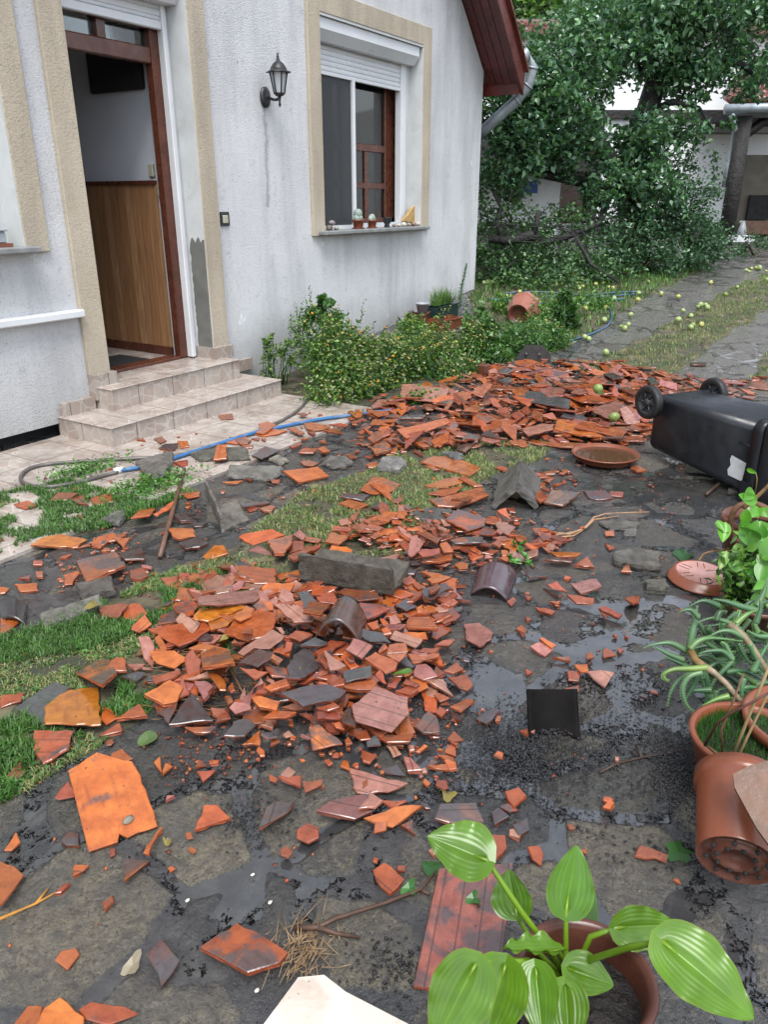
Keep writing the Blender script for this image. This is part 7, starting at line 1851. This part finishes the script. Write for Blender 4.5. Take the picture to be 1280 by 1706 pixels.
# rosemary spire
e = empty('rosemary_spire', at(768, 560, 0), 'single tall needle leaved spire against the house corner', 'plant')
st = [aty(762, 545, 4.3), aty(766, 510, 4.32), aty(770, 475, 4.34), aty(778, 440, 4.36)]; b = MB(); b.tube(st, [.006, .005, .004, .002], 6); tinted(b, (.8, 1, .7)); b.build('stem', MT['leaf'], e)
C = []
for k in range(520): t = k / 520 * 3; i = min(2, int(t)); p = st[i].lerp(st[i + 1], t - i); w = .05 * (1 - k / 560); C.append((p.x + rng.gauss(0, w * .6), p.y + rng.gauss(0, w * .4), p.z + rng.gauss(0, .01)))
leaves('needle', C, .05, .007, MT['leaf'], [(.8, 1.1, .9), (.6, .9, .8)], e, drop=-.8)
# grasses in the green box
def blades(name, pts, hmin, hmax, w, tl, label=None, parent=None, lean=.5, mat='grass', **k):
    P = np.asarray(pts, 'f'); n = len(P); a = NR.uniform(0, 6.283, n); h = NR.uniform(hmin, hmax, n); l = NR.uniform(.1, lean, n) * h; wd = w * NR.uniform(.6, 1.2, n)
    sx, sy = -np.sin(a) * wd, np.cos(a) * wd; dx, dy = np.cos(a) * l, np.sin(a) * l; zero = np.zeros(n)
    A = P + np.stack([sx, sy, zero], 1); B_ = P - np.stack([sx, sy, zero], 1); C_ = P + np.stack([dx * .35 - sx * .8, dy * .35 - sy * .8, h * .62], 1); D_ = P + np.stack([dx * .35 + sx * .8, dy * .35 + sy * .8, h * .62], 1); T_ = P + np.stack([dx, dy, h * (1 - .3 * (l / h) ** 2)], 1)
    V = np.stack([A, B_, C_, D_, T_], 1).reshape(-1, 3); i = np.arange(n)[:, None] * 5; Fq = np.concatenate([i + np.array([[0, 1, 2]]), i + np.array([[0, 2, 3]]), i + np.array([[3, 2, 4]])])
    t = np.array(tl, 'f')[NR.randint(0, len(tl), n)] * NR.uniform(.65, 1.25, (n, 1)); T = np.concatenate([np.repeat(t, 5, 0), np.ones((n * 5, 1))], 1)
    if label: k['label'] = label
    return npmesh(name, V, Fq, MT[mat], T, parent, **k)
gq = aty(737, 505, 4.22); e = empty('box_grass', gq, 'long loose grass growing in the dark green window box', 'grass clump')
blades('blade', [(gq.x + rng.uniform(-.22, .22), 4.22 + rng.uniform(-.05, .05), gq.z - .01) for _ in range(420)], .08, .24, .0025, [(1, 1.2, 1.1), (1.4, 1.5, 1.1), (1.8, 1.4, .9)], parent=e, lean=1.4)
# ---- grass on the strips
def fill_pts(polys, n):
    out = []
    for poly, cnt in zip(polys, n):
        xs = [p[0] for p in poly]; ys = [p[1] for p in poly]; x = NR.uniform(min(xs), max(xs), cnt * 3); y = NR.uniform(min(ys), max(ys), cnt * 3)
        m = inpoly_np(x + wob(x, y, 9, .03), y + wob(y, x, 8, .03), poly)
        dn = np.array([mnoise.noise(Vector((a * 3.1, b_ * 3.1, 0))) + .6 * mnoise.noise(Vector((a * 9, b_ * 9, 3))) for a, b_ in zip(x, y)]); m &= dn > -.28
        m &= ~((y > 3.08) & (x < 4.97) & (x > 2.6) & (y > 3.1))
        x, y = x[m], y[m]; m = np.ones(len(x), bool)
        for cp in COVER:
            a0, a1 = min(p[0] for p in cp), max(p[0] for p in cp); b0, b1 = min(p[1] for p in cp), max(p[1] for p in cp); w = np.nonzero((x > a0) & (x < a1) & (y > b0) & (y < b1))[0]
            if len(w): m[w[inpoly_np(x[w], y[w], cp)]] = False
        out.append(np.stack([x[m], y[m], np.array([gz(a, b_) for a, b_ in zip(x[m], y[m])]) + .0], 1)[:cnt])
    return out
G = fill_pts(GRASS[:5], (7500, 17000, 18000, 17000, 3500))
GRN = [(.9, 1.1, .8), (.7, .95, .8), (1.1, 1.25, .8)]; DRY = [(3.6, 1.9, 3.2), (4.4, 2.4, 4.2), (2.8, 1.6, 2.4), (1.1, 1.1, .9)]
g0 = np.concatenate([G[0], G[2]]); sel = np.array([mnoise.noise(Vector((p[0] * 2.2, p[1] * 2.2, 5))) > .12 for p in g0])
blades('grass', g0[~sel], .015, .048, .0022, GRN, 'short green grass between the paving', kind='stuff', lean=1.2)
blades('dry_grass', np.concatenate([g0[sel], G[1][::2]]), .008, .030, .0018, DRY, 'dry yellow grass between the paving', kind='stuff', lean=1.8)
blades('strip_grass', np.concatenate([G[1][1::2], G[3], G[4]]), .012, .040, .0024, GRN + DRY[:3], 'mixed green and straw coloured grass on the path strips', kind='stuff', lean=1.4)
gf = fill_pts([GRASS[5]], (9000,))[0]; gf = gf[(gf[:, 0] > 9.7) | (gf[:, 1] < 4.5)]
blades('garden_grass', gf, .03, .09, .006, [(1, 1.2, .8), (1.4, 1.5, .8), (.8, 1, .8)], 'rough green grass of the far garden', kind='stuff', lean=1.0)
cl = np.concatenate([G[0][:2600], G[2][:3200]]); cl = cl + NR.uniform(0, 1, cl.shape) * np.array([0, 0, .02])
leaves('clover', cl, .016, .013, MT['grass'], [(.6, .95, .6), (.8, 1.15, .7), (.5, .8, .6)], None, up=1.2, kind='stuff', label='clover leaves in the green patches')
for (px, py, r, cnt, h) in [(245, 815, .16, 900, .05), (140, 790, .12, 500, .06)]:
    c = at(px, py, 0); e = empty('grass_tuft', c, 'lush clover tuft at the terrace edge beside the pole' if px > 200 else 'lush grass tuft inside the hose loop', 'tuft'); leaves('foliage', [(c.x + rng.gauss(0, r), c.y + rng.gauss(0, r * .5), c.z + rng.uniform(.005, h)) for _ in range(cnt)], .026, .016, MT['leaf'], [(1.2, 1.6, .8), (1, 1.3, .7)], e)
# sprig by the shards
e = empty('fallen_sprig', at(868, 925, .05), 'fallen green leafy twig beside the orange shards on the wet paving', 'twig'); b = MB(); b.tube([at(888, 946, .02), at(876, 930, .05), at(862, 915, .06)], .0022, 5); tinted(b, (.8, 1, .7)); b.build('stem', MT['leaf'], e)
cs = [at(*q, .06) for q in [(858, 905), (868, 915), (852, 928), (864, 935), (876, 925), (882, 938), (855, 935), (872, 905)]]; leaves('foliage', [tuple(c) for c in cs] * 2, .05, .032, MT['leaf'], [(.9, 1.4, .7)], e)

# ---- trailing vine on the right
vn = empty('trailing_vine', pv, 'trailing leafy vine with a thick curled woody stem over the wide brown pot', 'plant')
b = MB(); T_ = 3.3
def hz(pts, r, c=(1.1, 1, .8)):
    P = [att(*q) for q in pts]; o = []
    for i in range(len(P) - 1):
        p0, p1, p2, p3 = P[max(i - 1, 0)], P[i], P[i + 1], P[min(i + 2, len(P) - 1)]
        for k in range(5):
            t = k / 5; o.append(.5 * ((2 * p1) + (p2 - p0) * t + (2 * p0 - 5 * p1 + 4 * p2 - p3) * t * t + (3 * p1 - p0 - 3 * p2 + p3) * t ** 3))
    o.append(P[-1]); b.tube(o, [r * (1 - .3 * i / len(o)) for i in range(len(o))], 8, 0, True, (c[0], c[1], c[2], 1))
hz([(1290, 860, 3.1), (1275, 846, 3.1), (1250, 838, 3.1), (1228, 846, 3.1), (1218, 870, 3.12), (1224, 895, 3.14), (1245, 912, 3.1)], .014, (1.6, 1.3, .8))
hz([(1240, 846, 3.1), (1262, 828, 3.05), (1290, 800, 3.0)], .009, (3, 3, 2)); hz([(1258, 825, 3.05), (1262, 800, 3.0), (1258, 785, 3.0), (1246, 782, 3.0)], .0028, (2, 2.4, 1.2))
hz([(1190, 913, 3.0), (1215, 918, 3.0), (1260, 905, 2.95), (1290, 890, 2.9)], .004, (1.5, 1.8, 1)); hz([(1290, 900, 2.9), (1262, 925, 2.9), (1262, 960, 2.85), (1268, 985, 2.8), (1275, 1000, 2.8)], .012, (1.8, 1.5, 1)); hz([(1165, 935, 3.0), (1175, 922, 3.0), (1195, 918, 3.0), (1215, 914, 3.0)], .004, (3, 2.4, 1.4))
b.build('stem', MT['twig'], vn)
def vleaf(parent, bp, tp, t, wd, tint, mat='leaf', droop=.1, name='leaf'):
    B = att(bp[0], bp[1], t); T2 = att(tp[0], tp[1], t * (1 - .01)); ax = T2 - B; L = ax.length; ax.normalize(); vw = (B - Vector((0, 0, EYE))).normalized(); sd_ = ax.cross(-vw).normalized(); nm = sd_.cross(ax)
    sd_ = (Matrix.Rotation(rng.uniform(-.5, .5), 3, ax) @ sd_); v = []; f = []; nu = 8
    for i in range(nu + 1):
        u = i / nu; w = wd * .5 * math.sin(math.pi * u ** .8) ** .8 if 0 < u < 1 else 0
        for s in (-1, -.5, 0, .5, 1): v.append(B + ax * (L * u) + sd_ * w * s + nm * (abs(s) * w * .35 - droop * L * u * u + .002))
    for i in range(nu):
        for j in range(4): q = i * 5 + j; f.append((q, q + 5, q + 6, q + 1))
    m = MB(); m.add(v, f, 0, True, (tint[0], tint[1], tint[2], 1)); return m.build(name, MT[mat], parent)
VL = [((1262, 836), (1233, 824), 3.0, .05, (1.6, 2.4, .7)), ((1256, 818), (1240, 832), 3.0, .05, (1.5, 2.2, .7)), ((1260, 848), (1264, 862), 3.0, .05, (1.6, 2.3, .7)), ((1264, 845), (1250, 862), 3.0, .045, (1.4, 2.1, .7)), ((1270, 846), (1280, 862), 3.0, .05, (1.5, 2.0, .7)), ((1245, 782), (1262, 788), 3.0, .02, (1.8, 2.6, .7)),
      ((1210, 870), (1205, 903), 2.95, .05, (1.8, 2.6, .5)), ((1196, 867), (1208, 885), 2.95, .03, (1.6, 2.4, .6)), ((1228, 905), (1236, 938), 2.9, .045, (3.4, 3.0, 2.2)), ((1212, 918), (1200, 948), 2.9, .04, (3.6, 3.0, 2.4)), ((1270, 868), (1265, 905), 2.9, .07, (1.5, 2.0, .8)), ((1290, 880), (1272, 935), 2.85, .09, (1.4, 1.9, .9)), ((1276, 935), (1266, 970), 2.8, .06, (1.3, 1.9, .9)), ((1282, 950), (1285, 1000), 2.8, .08, (1.5, 2.0, .9)), ((1270, 990), (1250, 1015), 2.8, .05, (1.2, 1.7, .8)), ((1262, 915), (1285, 895), 2.9, .06, (1.2, 1.7, .9))]
for (a, c, t, w, ti) in VL: vleaf(vn, a, c, t, w, ti)
C = np.array([tuple(att(1248 + rng.gauss(0, 20), 965 + rng.gauss(0, 28), 2.95 + rng.gauss(0, .08))) for _ in range(1500)]); C = C[C[:, 2] > .02]
leaves('foliage', C, .04, .022, MT['leaf'], [(1.0, 1.2, .7), (.7, .9, .6), (1.7, 1.8, .8)], vn)
bp_ = atplane(1255, 985, Vector((0, 0, .12)), Vector((0, 0, 1)))
plainpot(1262, 1000, .14, .11, .13, 'small pot hidden under the bushy green plant by the upturned saucer', 'brownpot')
for k in range(26):
    x0, y0 = rng.uniform(1235, 1285), rng.uniform(870, 1010); an = rng.uniform(0, 6.28); Lq = rng.uniform(22, 42); vleaf(vn, (x0, y0), (x0 + Lq * math.cos(an), y0 + Lq * math.sin(an)), rng.uniform(2.75, 3.0), rng.uniform(.03, .05), (rng.uniform(1.1, 1.7), rng.uniform(1.6, 2.3), rng.uniform(.7, 1.1)))
# ---- aloe
al = empty('aloe', (pa2.x, pa2.y, 0), 'sprawling spiny blue green aloe with a bare woody stem', 'plant')
def aleaf(pts, t, r, tint=(1, 1, 1), teeth=True):
    P = [att(p[0], p[1], t + (p[2] if len(p) > 2 else 0)) for p in pts]; o = []
    for i in range(len(P) - 1):
        p0, p1, p2, p3 = P[max(i - 1, 0)], P[i], P[i + 1], P[min(i + 2, len(P) - 1)]
        for k in range(6):
            q = k / 6; o.append(.5 * ((2 * p1) + (p2 - p0) * q + (2 * p0 - 5 * p1 + 4 * p2 - p3) * q * q + (3 * p1 - p0 - 3 * p2 + p3) * q ** 3))
    o.append(P[-1]); r *= .78; n = len(o); m = MB(); c = []; rr_ = [max(.0012, r * (1 - (i / (n - 1)) ** 1.5)) for i in range(n)]; m.tube(o, rr_, 10, 0, True)
    for i in range(n): k = i / (n - 1); c += [(tint[0] * (1 + .5 * (1 - k) ** 3), tint[1] * (1 + .25 * (1 - k) ** 3), tint[2], 1)] * 10
    vw = FW
    if teeth:
        for i in range(1, n - 1, 1):
            ax = (o[i + 1] - o[i - 1]).normalized(); sd_ = ax.cross(vw).normalized()
            for s in (-1, 1):
                b0 = o[i] + sd_ * s * rr_[i] * .9; j = len(m.v); m.add([b0 - ax * .0022, b0 + ax * .0022, b0 + sd_ * s * .0045 + ax * .002], [(0, 1, 2)]); c += [(2.2, 1.7, 1.0, 1)] * 3
    m.c = c; m.build('leaf', MT['aloe'], al)
AL = [([(1150, 1082), (1157, 1040), (1163, 1008)], 2.35, .017), ([(1145, 1085), (1120, 1072), (1095, 1073), (1072, 1080)], 2.32, .012), ([(1140, 1100), (1115, 1090), (1088, 1076)], 2.30, .013), ([(1148, 1112), (1128, 1102), (1108, 1094)], 2.30, .011, (.8, .9, .9)),
      ([(1180, 1112), (1155, 1114), (1125, 1115), (1108, 1122), (1107, 1130), (1116, 1134)], 2.22, .012, (1.6, 1.3, .7)), ([(1170, 1120), (1148, 1128), (1138, 1150), (1145, 1175), (1165, 1192)], 2.22, .012), ([(1160, 1118), (1135, 1130), (1120, 1150), (1112, 1178)], 2.26, .010), ([(1150, 1082), (1165, 1068), (1190, 1063), (1250, 1070)], 2.30, .014, (1.1, 1.1, .8)),
      ([(1225, 1042), (1205, 1034), (1185, 1030), (1155, 1040)], 2.35, .010), ([(1268, 1018), (1240, 1012), (1210, 1002), (1188, 998)], 2.4, .016, (.9, 1, 1)), ([(1226, 1040), (1245, 1024), (1265, 1016)], 2.36, .014, (1.4, 1.3, .7)), ([(1240, 1062), (1220, 1052), (1200, 1052), (1180, 1062)], 2.3, .012),
      ([(1222, 1100), (1205, 1085), (1180, 1085), (1165, 1090)], 2.3, .011, (.8, .9, .9)), ([(1222, 1100), (1210, 1075), (1202, 1070)], 2.3, .010, (1, 1, 1)), ([(1222, 1101), (1205, 1118), (1190, 1136), (1180, 1160)], 2.3, .010, (.7, .8, .8)), ([(1215, 1160), (1195, 1165), (1170, 1176)], 2.2, .013, (1.5, 1.4, .7)),
      ([(1195, 1150), (1192, 1180), (1200, 1200)], 2.25, .010, (.9, 1, 1.1)), ([(1160, 1120), (1158, 1140), (1140, 1170)], 2.28, .014, (.7, .85, .9)), ([(1185, 1150), (1165, 1150), (1145, 1152)], 2.3, .013, (.8, 1, .9)), ([(1262, 1010), (1272, 990), (1280, 965)], 2.4, .016), ([(1255, 1120), (1270, 1090), (1290, 1060)], 2.3, .014, (.8, 1, .9)),
      ([(1240, 1130), (1237, 1150), (1240, 1190)], 2.2, .011, (.9, 1.1, 1.2)), ([(1262, 1100), (1240, 1090), (1228, 1082)], 2.35, .012, (.7, .9, .8)), ([(1290, 1060), (1265, 1060), (1245, 1050)], 2.3, .014, (.8, 1, .9)), ([(1250, 1072), (1262, 1100), (1280, 1130)], 2.3, .013, (.8, 1, .9)), ([(1170, 1112), (1180, 1140), (1176, 1180), (1172, 1212)], 2.35, .012, (.55, .7, .7)),
      ([(1210, 1120), (1240, 1118), (1275, 1135)], 2.35, .012, (.6, .8, .7)), ([(1200, 1060), (1220, 1075), (1250, 1100)], 2.4, .012, (.6, .8, .7)), ([(1230, 1150), (1255, 1145), (1285, 1160)], 2.3, .012, (.7, .9, .7))]
for k in range(70):
    x0, y0 = rng.uniform(1165, 1285), rng.uniform(1010, 1170); an = rng.uniform(0, 6.28); Lq = rng.uniform(35, 75); bq = rng.uniform(-18, 18); dx, dy = math.cos(an), math.sin(an) * .7
    AL.append(([(x0, y0), (x0 + dx * Lq * .5 + dy * bq, y0 + dy * Lq * .5 - dx * bq), (x0 + dx * Lq, y0 + dy * Lq + 8)], rng.uniform(2.3, 2.55), rng.uniform(.009, .013), rng.choice(((.5, .65, .6), (.75, .85, .75), (1.0, 1.05, .7), (.45, .55, .55)))))
for q in AL: aleaf(*q)
b = MB(); b.tube([att(1178, 1112, 2.22), att(1192, 1122, 2.22), att(1212, 1140, 2.2), att(1232, 1165, 2.2), att(1262, 1195, 2.2)], [.010, .009, .008, .008, .009], 10, 0, True, (3.0, 4.0, 4.2, 1)); b.build('stem', MT['twig'], al); b = MB(); b.tube([att(1215, 1040, 2.32), att(1238, 1058, 2.3), att(1252, 1075, 2.3), att(1268, 1100, 2.3), att(1285, 1130, 2.3)], [.012, .010, .009, .009, .009], 10, 0, True, (2.6, 3.4, 3.4, 1)); b.build('stem', MT['twig'], al); b = MB()
b.tube([att(1152, 1085, 2.3), att(1160, 1100, 2.27), att(1172, 1110, 2.23)], [.012, .011, .012], 8, 0, True, (2.4, 2.6, 1.4, 1)); b.build('stem', MT['twig'], al)
# soil scraps on the terrace and dirt line
